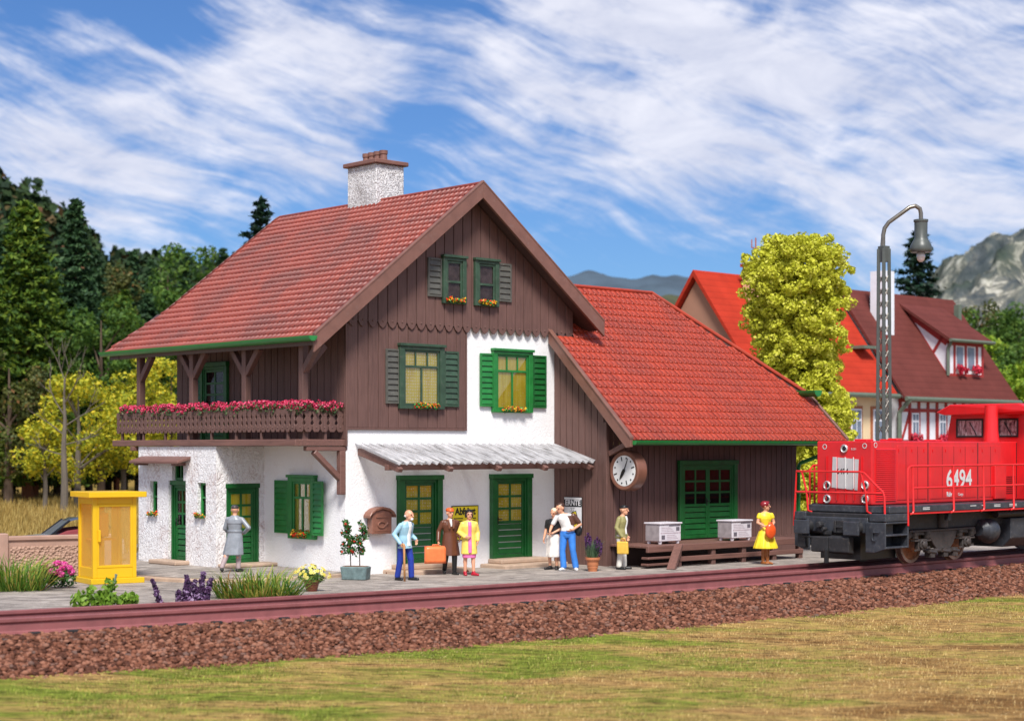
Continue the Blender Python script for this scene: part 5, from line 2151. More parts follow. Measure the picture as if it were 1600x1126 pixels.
# --- mail box
ml = hempty('mailbox', .95, 0, 1.38, 'brown arched letter box with raised post horn on the white front wall', 'mailbox')
mbm = paint('mailbox_brown', (.24, .10, .065), .4, .15, 8, .1, 30)
mb = MB()
mb.prism([(-.31, -.02, -.33), (.31, -.02, -.33), (.31, -.02, .16), (.22, -.02, .24), (0, -.02, .28), (-.22, -.02, .24), (-.31, -.02, .16)], (0, -.22, 0))
mb.build('body', mbm, ml, bevel=.02, seg=2)
mb = MB()
arc = [(-.42, .10), (-.36, .19), (-.22, .28), (0, .325), (.22, .28), (.36, .19), (.42, .10)]
mb.prism([(x, 0, z + .03) for x, z in arc] + [(x, 0, z - .035) for x, z in arc[::-1]], (0, -.29, 0))
mb.build('arched_lid', mbm, ml, bevel=.012)
mb = MB()
mb.box(-.2, .2, -.262, -.24, .08, .12)
mb.tube([(.12 * math.cos(t) - .02, -.25, -.1 + .075 * math.sin(t)) for t in np.linspace(0, 5.6, 16)], .022, 6)
mb.tube([(.08, -.25, -.14), (.16, -.25, -.06)], [.02, .05], 6)
mb.box(-.24, .24, -.252, -.24, -.26, -.24)
mb.build('relief', mbm, ml)

# --- posters
PYEL = paint('poster_yellow', (.88, .70, .02), .5, .04, 5, 0)
PWHT = paint('poster_white', (.78, .78, .80), .5, .04, 5, 0)
ps = hempty('poster', 3.91, -.012, 1.23, 'yellow departure poster headed Abfahrt on the white wall between the doors', 'poster')
mb = MB(); mb.box(-.47, .47, -.012, 0, -.46, .46); mb.build('border', BLACK, ps)
mb = MB(); mb.box(-.445, .445, -.016, -.0125, -.435, .435); sh = mb.build('sheet', PYEL, ps)
TF = lambda x, z, d=-.018: face_T((x, d, z), (1, 0, 0), (0, -1, 0))
text('Abfahrt', .25, BLACK, sh, TF(0, .30), 'heading', .001, .92, bold=.010)
for x0, x1 in ((-.40, -.08), (.06, .22), (.26, .38)):
    mb = MB()
    for j in range(8):
        z = .11 - j * .066
        mb.box(x0, x1 - (j * 37 % 5) * .012, -.0185, -.016, z, z + .026)
    mb.build('timetable_column', BLACK, sh)
pe = hempty('poster', 7.165, -.795, 1.40, 'white poster headed ERNTE with a yellow pack on the brown shed side', 'poster', None, -PI / 2)
mb = MB(); mb.box(-.35, .35, -.012, 0, -.47, .47); mb.build('border', BLACK, pe)
mb = MB(); mb.box(-.335, .335, -.0155, -.0125, -.455, .455); sh = mb.build('sheet', PWHT, pe)
mb = MB(); mb.box(-.335, .335, -.0175, -.016, .20, .40); mb.build('heading_band', BLACK, sh)
text('ERNTE', .21, PWHT, sh, TF(0, .305, -.019), 'heading', .001, .95, bold=.006)
mb = MB()
mb.prism([(-.14, -.0165, .02), (.12, -.0165, .10), (.335, -.0165, -.43), (.12, -.0165, -.455), (.06, -.0165, -.455)], (0, -.003, 0))
for k in (-.12, -.04):
    mb.prism([(k, -.0165, .06), (k + .07, -.0165, .08), (k + .10, -.0165, .18), (k + .03, -.0165, .16)], (0, -.003, 0))
mb.build('pack_outline', BLACK, sh)
mb = MB()
mb.prism([(-.10, -.020, .005), (.105, -.020, .07), (.29, -.020, -.40), (.12, -.020, -.425)], (0, -.002, 0))
mb.build('pack', PYEL, sh)
mb = MB()
for k in (-.12, -.04):
    mb.prism([(k + .015, -.020, .07), (k + .06, -.020, .085), (k + .085, -.020, .165), (k + .035, -.020, .15)], (0, -.002, 0))
mb.build('sticks', PWHT, sh)

# --- crates on the dock
CRM = paint('lilac_white_crate', (.66, .62, .66), .55, .08, 6, .1, 25, dirt=(.3, .24, .26), dirt_amt=.6)
CRD = paint('crate_side', (.34, .30, .31), .6, .25, 5, .1, 25)


def crate(x, y, label):
    c = hempty('crate', x, y, .628, label, 'crate', 'white appliance crates on the loading dock')
    mb = MB(); mb.box(-.42, .42, -.27, .27, .07, .53); mb.build('body', CRM, c, bevel=.015)
    mb = MB(); mb.box(-.45, .45, -.30, .30, .53, .575); mb.build('lid', CRM, c, bevel=.012)
    mb = MB(); mb.box(-.428, -.42, -.24, .24, .09, .51); mb.build('side_sheet', CRD, c)
    mb = MB()
    for a, b in ((-.35, -.20), (-.35, .20), (.35, -.20), (.35, .20)):
        mb.lathe([(.045, 0), (.055, .04), (.05, .07)], (a, b, 0), 10)
    mb.build('feet', CRM, c)
    mb = MB()
    mb.box(.22, .35, -.276, -.27, .35, .45)
    mb.box(-.36, -.23, -.276, -.27, .13, .24)
    mb.box(-.06, .38, -.274, -.27, .475, .505)
    for z in (.27, .29, .255):
        pass
    mb.build('dark_label', paint('crate_label', (.13, .115, .14), .6, .2, 6, 0), c)
    mb = MB()
    mb.box(-.4, .4, -.273, -.27, .285, .30)
    for j in range(3):
        mb.box(-.36, .12 - j * .05, -.273, -.27, .34 + j * .045, .348 + j * .045)
        mb.box(-.16, .3 - j * .06, -.273, -.27, .14 + j * .045, .148 + j * .045)
    mb.build('print_lines', paint('crate_print', (.36, .25, .29), .6, .1, 6, 0), c)


crate(8.57, -2.83, 'lilac white crate on the dock, left of the green shed door')
crate(11.30, -3.05, 'lilac white crate on the dock, beside the woman in the yellow dress')

# --- telephone booth
bo = empty('phone_booth', (-9.61, 40.75, .03), R(33), 'bright yellow telephone booth with glazed sides at the left of the station', 'phone booth')
mb = MB(); mb.box(-.62, .68, -.66, .62, 0, .13); mb.build('base', YELLOW, bo, bevel=.01)
mb = MB(); mb.box(-.68, .72, -.70, .66, 2.02, 2.15); mb.build('roof', YELLOW, bo, bevel=.012)
w_, z0, z1 = .53, .13, 2.02
mb = MB()
for sx in (-1, 1):
    for sy in (-1, 1):
        mb.box(min(sx * w_, sx * (w_ - .10)), max(sx * w_, sx * (w_ - .10)), min(sy * w_, sy * (w_ - .10)), max(sy * w_, sy * (w_ - .10)), z0, z1)
for z in ((z0, z0 + .24), (z1 - .16, z1)):
    for s_ in (-1, 1):
        mb.box(-w_ + .10, w_ - .10, min(s_ * (w_ - .01), s_ * (w_ - .09)), max(s_ * (w_ - .01), s_ * (w_ - .09)), z[0], z[1])
        mb.box(min(s_ * (w_ - .01), s_ * (w_ - .09)), max(s_ * (w_ - .01), s_ * (w_ - .09)), -w_ + .10, w_ - .10, z[0], z[1])
mb.build('frame', YELLOW, bo, bevel=.008)
mb = MB()
mb.box(-w_ + .10, .10, w_ - .06, w_ - .03, z0 + .24, z1 - .16)
mb.box(.28, w_ - .10, w_ - .06, w_ - .03, z0 + .24, z1 - .16)
mb.build('back_panel', YELLOW, bo)
dr = None
mb = MB()
for q in ((-.43, -.38, z0 + .24, z1 - .16), (.38, .43, z0 + .24, z1 - .16)):
    mb.box(q[0], q[1], -w_ + .0, -w_ + .05, q[2], q[3])
mb.box(-.38, .38, -w_ + .0, -w_ + .05, z0 + .24, z0 + .30)
mb.box(-.38, .38, -w_ + .0, -w_ + .05, z1 - .22, z1 - .16)
dr = mb.build('door', YELLOW, bo, bevel=.006)
mb = MB(); mb.box(-.42, -.36, -w_ - .06, -w_, .98, 1.26); mb.build('handle', YELLOW, dr, bevel=.01)
BGL = translucent(paint('booth_amber_pane', (.95, .66, .20), .15, .04, 3, 0), .6, (.98, .74, .26))
_t = BGL.node_tree
_o = _t.nodes['Material Output']
_src = _o.inputs[0].links[0].from_socket
_tr = _t.nodes.new('ShaderNodeBsdfTransparent')
_mx = _t.nodes.new('ShaderNodeMixShader')
_mx.inputs[0].default_value = .66
_t.links.new(_src, _mx.inputs[1])
_t.links.new(_tr.outputs[0], _mx.inputs[2])
_t.links.new(_mx.outputs[0], _o.inputs[0])
mb = MB(); mb.box(-.38, .38, -w_ + .02, -w_ + .026, z0 + .3, z1 - .22); mb.build('pane', BGL, dr)
mb = MB()
for s_ in (-1, 1):
    mb.box(s_ * (w_ - .05) - .003, s_ * (w_ - .05) + .003, -w_ + .1, w_ - .1, z0 + .24, z1 - .16)
mb.build('pane', BGL, bo)
mb = MB()
mb.box(-.22, .16, w_ - .2, w_ - .06, 1.05, 1.62)
mb.box(-.36, .3, w_ - .32, w_ - .06, .98, 1.03)
mb.build('telephone', paint('booth_orange', (.85, .36, .02), .4, .05, 5, 0), bo, bevel=.02)

# --- low garden wall and the car behind it
WM = paint('pinkish_wall', (.40, .245, .185), .65, .12, 2, .4, 26)
wl0, wl1 = Vector((-14.6, 40.75, 0)), Vector((-9.9, 43.35, 0))
d = wl1 - wl0
wr_ = math.atan2(d.y, d.x)
gw = empty('garden_wall', wl0[:], wr_, 'low pinkish panelled garden wall with coping and piers at the far left', 'wall')
L = d.length
mb = MB(); mb.box(0, L, -.10, .10, -.05, .94); mb.build('wall', WM, gw)
mb = MB(); mb.box(0, L, -.15, .15, .94, 1.05); mb.build('coping', WM, gw, bevel=.02)
nm = NT('pebbled_panel')
vv = nm.new('ShaderNodeTexVoronoi')
vv.inputs['Scale'].default_value = 16
nm.link(nm.coord(), vv.inputs['Vector'])
nm.col((.42, .26, .19))
nm.bump(vv.outputs['Distance'], 1, .05)
PEB = nm.fin(.7, .3)
for x in (.3, 2.62):
    mb = MB(); mb.box(x, x + 1.95, -.135, -.10, -.02, .80); mb.build('panel', PEB, gw, bevel=.02)
for x in (2.30, 4.6):
    mb = MB(); mb.box(x, x + .27, -.17, .17, -.05, 1.12); mb.build('pier', WM, gw, bevel=.02)

CARP = paint('silver_car_paint', (.42, .43, .46), .22, .05, 2, 0, coat=.6)
CARR = paint('dark_red_car_door', (.22, .03, .03), .25, .05, 2, 0, coat=.5)
car = empty('parked_car', (-11.95, 47.0, .0), R(24), 'old silver car with dark roof and red side parked behind the garden wall', 'car')


def car_ring(x, zb, zt, hw, tum=.1):
    return [Vector(p) for p in ((x, -hw, zb), (x, -hw * 1.0, (zb + zt) / 2), (x, -hw * .93, zt - .06), (x, -hw * (.93 - tum), zt), (x, hw * (.93 - tum), zt), (x, hw * .93, zt - .06), (x, hw, (zb + zt) / 2), (x, hw, zb))]


mb = MB()
mb.rings([car_ring(*a) for a in ((-2.05, .35, .62, .55), (-1.95, .25, .72, .72), (-1.4, .22, .80, .78), (-.75, .22, .86, .80), (0, .22, .88, .82), (.6, .22, .88, .82), (.95, .24, .84, .78), (1.2, .3, .72, .7), (1.25, .38, .6, .5))])
cb = mb.build('body', CARP, car, smooth='auto', bevel=.03, seg=2)
mb = MB()
mb.rings([[Vector(p) for p in ((x, -w2, z), (x, -w2 * .7, z + t), (x, w2 * .7, z + t), (x, w2, z))] for x, w2, z, t in ((-.28, .60, 1.22, .02), (-.1, .62, 1.27, .04), (.3, .62, 1.27, .04), (.6, .58, 1.24, .03), (.7, .54, 1.19, .02))])
mb.build('roof', paint('dark_car_roof', (.06, .06, .065), .25, .05, 3, 0, coat=.5), car, smooth='auto')
mb = MB()
mb.prism([(-.78, -.66, .85), (-.78, .66, .85), (-.26, .56, 1.24), (-.26, -.56, 1.24)], (.02, 0, .01))
mb.build('windscreen', paint('windscreen_glass', (.28, .29, .32), .08, .1, 3, 0, coat=1), car)
for s_ in (-1, 1):
    for p_, q_, w__ in (((-.80, s_ * .69, .84), (-.26, s_ * .60, 1.25), .06), ((1.0, s_ * .64, .86), (.68, s_ * .55, 1.2), .10), ((.35, s_ * .72, .86), (.3, s_ * .62, 1.25), .05)):
        mb = MB()
        mb.bar(p_, q_, w__, .05)
        mb.build('pillar', BLACK, car)
mb = MB()
for s_ in (-1, 1):
    mb.prism([(-.70, s_ * .80, .35), (.35, s_ * .82, .35), (.35, s_ * .74, 1.02), (.1, s_ * .72, 1.04), (-.35, s_ * .74, .99), (-.62, s_ * .78, .88)], (0, s_ * .03, 0))
mb.build('door', CARR, car, bevel=.01)
for x in (-1.35, .75):
    for s_ in (-1, 1):
        mb = MB()
        mb.lathe([(.12, s_ * .66), (.31, s_ * .66), (.32, s_ * .72), (.30, s_ * .80), (.18, s_ * .81), (.16, s_ * .79)], (x, 0, .31), 20, axis='y')
        mb.build('wheel', BLACK, car, smooth='auto')
for s_ in (-1, 1):
    mb = MB(); mb.ball((-2.0, s_ * .5, .58), (.06, .1, .1), 12, 8); mb.build('headlight', CHROME, car, smooth=True)
mb = MB(); mb.bar((-2.12, -.75, .42), (-2.12, .75, .42), .06, .1); mb.build('bumper', CHROME, car, bevel=.02)

# ================================================================== small plants
def quads(C, N, size, asp=1.0, up=None):
    """a leaf for every centre: pointed quads with random twist"""
    n = len(C)
    N = N / np.maximum(np.linalg.norm(N, axis=1, keepdims=True), 1e-6)
    a = rng.normal(size=(n, 3)) if up is None else up
    t = a - N * (a * N).sum(1, keepdims=True)
    t /= np.maximum(np.linalg.norm(t, axis=1, keepdims=True), 1e-6)
    b = np.cross(N, t)
    s = np.asarray(size).reshape(-1, 1) if np.ndim(size) else np.full((n, 1), size)
    t, b = t * s, b * s * asp
    V = np.stack([C - t, C - b * .9 - t * .15, C + t, C + b * .9 - t * .15], 1)
    return V.reshape(-1, 3), np.arange(n * 4).reshape(n, 4)


def cloud(centres, radii, per, flat=1.0):
    """points scattered over the outer part of a set of clumps, with outward normals"""
    P_, N_ = [], []
    for c, r in zip(centres, radii):
        d = rng.normal(size=(per, 3))
        d /= np.linalg.norm(d, axis=1, keepdims=True)
        k = rng.uniform(.35, 1.0, (per, 1)) ** .5
        P_.append(np.asarray(c) + d * k * r * np.array([1, 1, flat]))
        N_.append(d + rng.normal(size=(per, 3)) * .55)
    return np.concatenate(P_), np.concatenate(N_)


def join(*parts):
    V, F, o = [], [], 0
    for v, f in parts:
        V.append(v)
        F.append(f + o)
        o += len(v)
    return np.concatenate(V), np.concatenate(F)


def blades(n, r, h, lean, w, c=(0, 0, 0), seed_curve=.5, ell=1.0):
    """curved grass blades, two quads each"""
    a = rng.uniform(0, 2 * PI, n)
    rr = r * np.sqrt(rng.uniform(0, 1, n))
    b0 = np.stack([rr * np.cos(a), rr * np.sin(a) * ell, np.zeros(n)], 1) + np.asarray(c)
    dirn = a + rng.normal(0, .7, n)
    ln = lean * rng.uniform(.2, 1.2, n) * (.35 + rr / max(r, 1e-3))
    hh = h * rng.uniform(.35, 1.1, n)
    out = np.stack([np.cos(dirn), np.sin(dirn), np.zeros(n)], 1)
    mid = b0 + out * (ln * .35)[:, None] + np.stack([0 * hh, 0 * hh, hh * .62], 1)
    tip = b0 + out * ln[:, None] + np.stack([0 * hh, 0 * hh, hh * (1 - seed_curve * np.minimum(ln / np.maximum(hh, .01), 1) * .5)], 1)
    sd_ = np.stack([-np.sin(dirn + .6), np.cos(dirn + .6), np.zeros(n)], 1) * w
    V = np.stack([b0 - sd_, b0 + sd_, mid - sd_ * .8, mid + sd_ * .8, tip - sd_ * .12, tip + sd_ * .12], 1).reshape(-1, 3)
    o = (np.arange(n) * 6)[:, None]
    F = np.concatenate([o + np.array([[0, 1, 3, 2]]), o + np.array([[2, 3, 5, 4]])])
    return V, F


GRASSM = islandmat('tuft_grass', [(0, (.05, .15, .018)), (.35, (.14, .30, .04)), (.62, (.30, .40, .06)), (.82, (.56, .48, .11)), (1, (.34, .14, .04))], .5, .4)
LEAFG = islandmat('plant_leaf', [(0, (.015, .07, .014)), (.5, (.04, .14, .03)), (1, (.09, .22, .05))], .5, .25)
LEAFL = islandmat('lettuce_leaf', [(0, (.10, .20, .015)), (.5, (.17, .31, .03)), (1, (.28, .42, .06))], .5, .35)
PINK = islandmat('pink_blossom', [(0, (.60, .02, .22)), (.5, (.80, .07, .36)), (1, (.86, .22, .52))], .5, .2)
RASP = islandmat('geranium_blossom', [(0, (.48, .016, .06)), (.5, (.72, .05, .14)), (1, (.82, .15, .26))], .5, .2)
YELB = islandmat('pale_yellow_blossom', [(0, (.80, .70, .10)), (.6, (.88, .80, .22)), (1, (.90, .85, .45))], .5, .2)
PURP = islandmat('purple_leaf', [(0, (.035, .014, .04)), (.5, (.11, .048, .125)), (.8, (.22, .12, .25)), (1, (.38, .28, .42))], .4, .15)
LAVM = islandmat('lavender_blossom', [(0, (.04, .018, .06)), (.5, (.10, .03, .13)), (1, (.17, .06, .19))], .5, .15)
MULTI = islandmat('bright_window_blossom', [(0, (.72, .04, .015)), (.34, (.80, .07, .02)), (.36, (.85, .42, .015)), (.62, (.85, .55, .03)), (.64, (.02, .30, .06)), (1, (.03, .38, .10))], .45, .1)
RED_B = islandmat('red_rose_blossom', [(0, (.55, .03, .02)), (1, (.72, .10, .06))], .45, .1)
YCEN = paint('orange_flower_centre', (.60, .36, .03), .6, .1, 8, 0)
STEM = paint('dark_stem', (.05, .035, .025), .7, .2, 8, 0)
TERRA = paint('terracotta', (.46, .16, .065), .6, .12, 6, .1)


def plant(name, pos, label, cat, group=None):
    return empty(name, pos[:] if hasattr(pos, '__getitem__') else pos, 0, label, cat, group)


def tuft(px, py, n, r, h, label, z=.03, ell=1.0, lean=.45, w=.009):
    p = ground_at(px, py, z)
    V, F = blades(n, r, h, lean, w, ell=ell)
    o = npmesh('grass_tuft', V, F, GRASSM)
    o.location = p
    tag(o, label, 'grass', 'grass tufts along the platform')


tuft(22, 922, 400, .72, .86, 'green and straw coloured grass tuft in front of the garden wall', lean=.8, ell=.5, w=.015)
tuft(402, 934, 470, .86, .72, 'long green grass tuft beside the track in front of the side door', lean=.85, ell=.35, w=.015)


def blossoms(C, r, per, size, mat_parts=None):
    P_, N_ = cloud(C, [r] * len(C), per)
    return quads(P_, N_, rng.uniform(.7, 1.2, len(P_)) * size, .9)


# pink bush
e = plant('flower_bush', ground_at(90, 918), 'bright pink flowering bush between the garden wall and the phone booth', 'flowers')
P_, N_ = cloud([(x, y, z) for x, y, z in ((0, 0, .20), (-.25, 0, .2), (.26, 0, .22), (0, .05, .36), (.12, -.1, .3), (-.14, -.08, .3))], [.2, .2, .2, .2, .18, .18], 130)
o = npmesh('foliage', *quads(P_, N_, .045, .6), LEAFG, e)
bc = []
for k in range(30):
    a, t = rng.uniform(0, 2 * PI), rng.uniform(.05, 1.0)
    bc.append((-.04 + .50 * math.cos(a) * t ** .5, -.08 + .26 * math.sin(a) * t ** .5, .16 + .42 * (1 - t * .8) + rng.uniform(-.03, .03)))
npmesh('blossoms', *blossoms(bc, .072, 50, .034), PINK, e)
# leafy lettuce like plant
e = plant('leafy_plant', ground_at(166, 948), 'light green leafy plant growing beside the track in front of the phone booth', 'plant')
P_, N_ = cloud([(rng.uniform(-.62, .62), rng.uniform(-.15, .2), rng.uniform(.05, .22)) for k in range(26)] + [(.05, 0, .36), (.1, .02, .46), (-.3, 0, .3)], [.13] * 29, 26)
npmesh('foliage', *quads(P_, N_ * [.7, .7, .5], rng.uniform(.04, .085, len(P_)), .75), LEAFL, e)
mb = MB(); mb.tube([(0.08, 0, .3), (.17, 0, .5), (.20, 0, .66)], [.02, .015, .03], 6); mb.build('stalk', paint('grey_green_stalk', (.16, .22, .16), .6, .2, 8, 0), e)
# purple plants
e = plant('purple_plant', ground_at(292, 943), 'dark purple leafy plants standing beside the track', 'plant')
sp = []
for x, h, dx in ((-.55, .52, -.14), (-.03, .48, .02), (.03, .62, -.03), (.13, .5, .02), (.27, .68, .06), (.38, .55, .10), (-.16, .26, 0), (.2, .3, 0)):
    for k in range(9):
        t = k / 8
        r_ = .085 * (1 - .55 * t) if x > -.5 else .052 * (1 - .6 * t)
        sp.append(((x + dx * t + rng.uniform(-.02, .02), rng.uniform(-.05, .05), .03 + h * t), r_))
P_, N_ = cloud([s_[0] for s_ in sp], [s_[1] for s_ in sp], 34)
P_[:, 2] *= .86
npmesh('foliage', *quads(P_, N_, .050, .85), PURP, e)
# yellow pot
e = plant('flower_pot', ground_at(487, 923), 'pale yellow daisies in a small dark red pot by the side wall', 'flower pot')
mb = MB(); mb.lathe([(.12, 0), (.17, .2), (.185, .2), (.185, .25), (.14, .25)], n=18); mb.build('pot', paint('dark_red_pot', (.14, .022, .02), .4, .1, 6, 0), e, smooth='auto')
P_, N_ = cloud([(0, 0, .36), (-.16, 0, .34), (.16, 0, .34), (0, -.1, .3)], [.2, .16, .16, .16], 150)
npmesh('foliage', *quads(P_, N_, .035, .6), LEAFG, e)
fc, fcc = MB(), MB()
for k in range(44):
    d = Vector((rng.normal(), rng.normal() - .5, abs(rng.normal()) + .12)).normalized()
    c = Vector((d.x * .42, d.y * .32, .26 + d.z * .32))
    q = d.to_track_quat('Z', 'Y').to_matrix()
    pts = []
    for j in range(16):
        r_ = .050 if j % 2 == 0 else .030
        a = 2 * PI * j / 16
        pts.append(c + q @ Vector((r_ * math.cos(a), r_ * math.sin(a), .012)))
    fc.prism(pts, d * .008)
    fcc.ball(c + d * .022, .014, 6, 4)
fc.build('blossoms', YELB, e)
fcc.build('blossom_centres', YCEN, e)
# lavender in a terracotta pot
e = plant('flower_pot', ground_at(926, 892), 'dark purple lavender in a ribbed terracotta pot by the shed corner', 'flower pot')
mb = MB(); mb.lathe([(.115, 0), (.13, .08), (.138, .085), (.14, .15), (.15, .155), (.155, .25), (.165, .255), (.17, .30), (.195, .30), (.195, .36), (.15, .36), (.15, .30)], n=20); mb.build('pot', TERRA, e, smooth='auto')
V_, F_ = blades(150, .12, .48, .24, .010, (0, 0, .33))
npmesh('foliage', V_, F_, islandmat('lavender_leaf', [(0, (.06, .12, .06)), (1, (.16, .26, .14))], .6, .2), e)
sp = []
for x, y, h in ((-.10, 0, .98), (-.15, .02, .88), (-.05, -.03, .9), (.10, 0, .86), (.15, .03, .8), (.19, -.02, .72), (.05, .04, .8)):
    for k in range(8):
        sp.append(((x * (1 + k * .03), y, h - .30 + k * .042), .045 * (1 - .4 * k / 8)))
P_, N_ = cloud([s_[0] for s_ in sp], [s_[1] for s_ in sp], 22)
npmesh('blossoms', *quads(P_, N_, .02, .8), LAVM, e)
# rose trees in a stone trough
e = plant('rose_planter', ground_at(556, 905), 'two slender red rose bushes in a grey green stone trough at the house corner', 'planter')
e.rotation_euler = (0, 0, R(-14))
STG = paint('grey_green_stone', (.13, .19, .19), .6, .3, 7, .4, 25, dirt=(.3, .36, .36), dirt_amt=.5)
mb = MB(); mb.prism([(-.30, -.17, 0), (.30, -.17, 0), (.34, -.20, .32), (-.34, -.20, .32)], (0, .36, 0)); mb.build('trough', STG, e, bevel=.02)
mb = MB(); mb.box(-.29, .29, -.15, .11, .315, .33); mb.build('soil', paint('soil', (.16, .08, .04), .9, .3, 9, .3), e)
st = MB()
lc = []
for x0, h, sx in ((-.13, 1.0, -.12), (.10, .95, .10)):
    tp = Vector((x0 + sx, 0, .33 + h))
    st.tube([(x0, 0, .3), (x0 - .01, 0, .75), tp], [.014, .011, .006], 6)
    for k in range(16):
        t = .30 + .7 * k / 15
        b0 = Vector((x0, 0, .3)).lerp(tp, t)
        a = rng.uniform(0, 2 * PI)
        L_ = .30 * (1.15 - t * .6) * rng.uniform(.5, 1)
        q = b0 + Vector((math.cos(a) * L_, math.sin(a) * L_ * .7, .16 * rng.uniform(0, 1)))
        st.tube([b0, b0.lerp(q, .5) + Vector((0, 0, .03)), q], [.006, .005, .003], 5)
        for m in range(3):
            lc.append(b0.lerp(q, .4 + .3 * m))
st.build('stems', STEM, e)
P_, N_ = cloud([c[:] for c in lc], [.075] * len(lc), 9)
npmesh('foliage', *quads(P_, N_, .042, .62), LEAFG, e)
rc = [lc[i] + Vector((0, -.03, .0)) for i in range(1, len(lc), 4)]
npmesh('blossoms', *blossoms([c[:] for c in rc], .028, 22, .022), RED_B, e)

# flowers on the window sills and geraniums along the balcony
def sill(x, y, z, w, label, along, nb=26, size=.032, clump=.055):
    o = hempty('window_flowers', x, y, z, label, 'flowers', 'bright little flowers on the window sills')
    a = Vector(along)
    C = [(a * rng.uniform(-w / 2, w / 2) + Vector((rng.uniform(-.02, .02), rng.uniform(-.02, .02), rng.uniform(0, .06))))[:] for k in range(nb)]
    P_, N_ = cloud(C, [clump] * nb, 12)
    npmesh('blossoms', *quads(P_, N_, size, .85), MULTI, o)
    P_, N_ = cloud(C, [clump * .8] * nb, 5)
    npmesh('foliage', *quads(P_ - [0, 0, .03], N_, size, .6), LEAFG, o)


FXA = (1, 0, 0)
sill(2.38, -.19, 4.27, .9, 'red and orange flowers on the sill of the large window in the brown boards', FXA)
sill(5.58, -.15, 4.22, .75, 'red flowers on the sill of the bright green upper window in the white wall', FXA)
sill(3.42, -.24, 7.04, .6, 'yellow and red flowers on the sill of the left gable window', FXA, 20)
sill(4.50, -.24, 7.04, .6, 'green and orange flowers on the sill of the right gable window', FXA, 20)
sill(-.16, -0 + 1.78, .98, .6, 'red and yellow flowers on the sill of the green ground floor window by the bracket', (0, 1, 0), 16, .04, .08)
sill(-1.56, 6.60, 1.40, .42, 'tiny red and green flowers under the narrow window left of the side door', (0, 1, 0), 12)
sill(-1.56, 4.22, 1.42, .42, 'tiny red and green flowers under the narrow window right of the side door', (0, 1, 0), 12)


def geranium(x, y, along, w, label, seed):
    o = hempty('balcony_geranium', x, y, 4.16, label, 'flowers', 'raspberry red geraniums in the balcony trough')
    a = Vector(along)
    C = [(a * rng.uniform(-w / 2, w / 2) + Vector((rng.uniform(-.10, .06), rng.uniform(-.10, .06), rng.uniform(.0, .17)))) for k in range(int(34 * w))]
    P_, N_ = cloud([c[:] for c in C], [.085] * len(C), 34)
    npmesh('blossoms', *quads(P_, N_, .03, .85), RASP, o)
    P_, N_ = cloud([(c - Vector((0, 0, .06)))[:] for c in C], [.11] * len(C), 12)
    npmesh('foliage', *quads(P_, N_, .045, .7), islandmat('geranium_leaf', [(0, (.03, .06, .02)), (.6, (.08, .13, .05)), (1, (.18, .15, .09))], .6, .2) if 'geranium_leaf' not in bpy.data.materials else bpy.data.materials['geranium_leaf'], o)


for i, (y, w_) in enumerate(((8.1, .6), (7.4, .85), (6.35, .7), (5.55, .9), (4.6, .8), (3.75, .75), (3.0, .7), (2.2, .8), (1.35, .75), (.55, .8))):
    geranium(-1.42, y, (0, 1, 0), w_, 'raspberry red geraniums along the side of the balcony', i)
for i, (x, w_) in enumerate(((-1.2, .55), (-.72, .5), (-.25, .45))):
    geranium(x, .12, (1, 0, 0), w_, 'raspberry red geraniums on the short front end of the balcony', i)

# loose stones lying on the platform by the doors
for i, (px, py) in enumerate(((606, 896), (711, 888), (729, 893))):
    p = ground_at(px, py)
    o = stones('pebble', STONEM, [(0, 0, .03)], np.array([.055]), .8)
    o.location = p
    tag(o, ['reddish pebble on the platform left of the old man', 'dark pebble on the platform behind the red shoes of the woman', 'small brown pebble on the platform between the red shoes of the woman'][i], 'stone', 'loose pebbles on the platform')
# ================================================================== houses behind
row = [36.06, 46.85]


def roofmat(name, c, rows, rough=.6):
    n = NT(name)
    v = n.coord()
    sp = n.new('ShaderNodeSeparateXYZ')
    n.link(v, sp.inputs[0])
    fr = n.math('FRACT', n.math('MULTIPLY', sp.outputs['Z'], rows))
    k = n.ramp(fr, [(0, sc(c, .72)), (.12, c), (1, sc(c, 1.08))])
    f = n.ramp(n.noise(v, .9, 4), [(.3, (.85, .85, .85)), (.7, (1.12, 1.12, 1.12))])
    n.col(n.mix(1, k, f, 'MULTIPLY'))
    n.bump(fr, .5, .03)
    return n.fin(rough, .12)


ORT = roofmat('orange_red_tiles', (.40, .034, .016), 3.2, .75)
MAR = roofmat('maroon_tiles', (.125, .034, .028), 3.2, .8)
TAN = paint('tan_render', (.34, .17, .11), .8, .05, 1, .1)
CREAM = paint('cream_render', (.72, .55, .33), .8, .06, 2, .1)
OCHRE = paint('ochre_timber', (.36, .12, .045), .6, .12, 4, .1)
REDT = paint('red_timber', (.32, .025, .022), .6, .15, 4, .1)
WINF = paint('white_window_frame', (.75, .76, .80), .5, .05, 4, 0)
WING = paint('blue_grey_pane', (.16, .19, .25), .12, .2, 2, 0)
GGUT = paint('grey_green_gutter', (.12, .15, .11), .5, .1, 4, 0)
TG_ = 1.38


def hp(parent):
    return Vector((0, 0, 0))


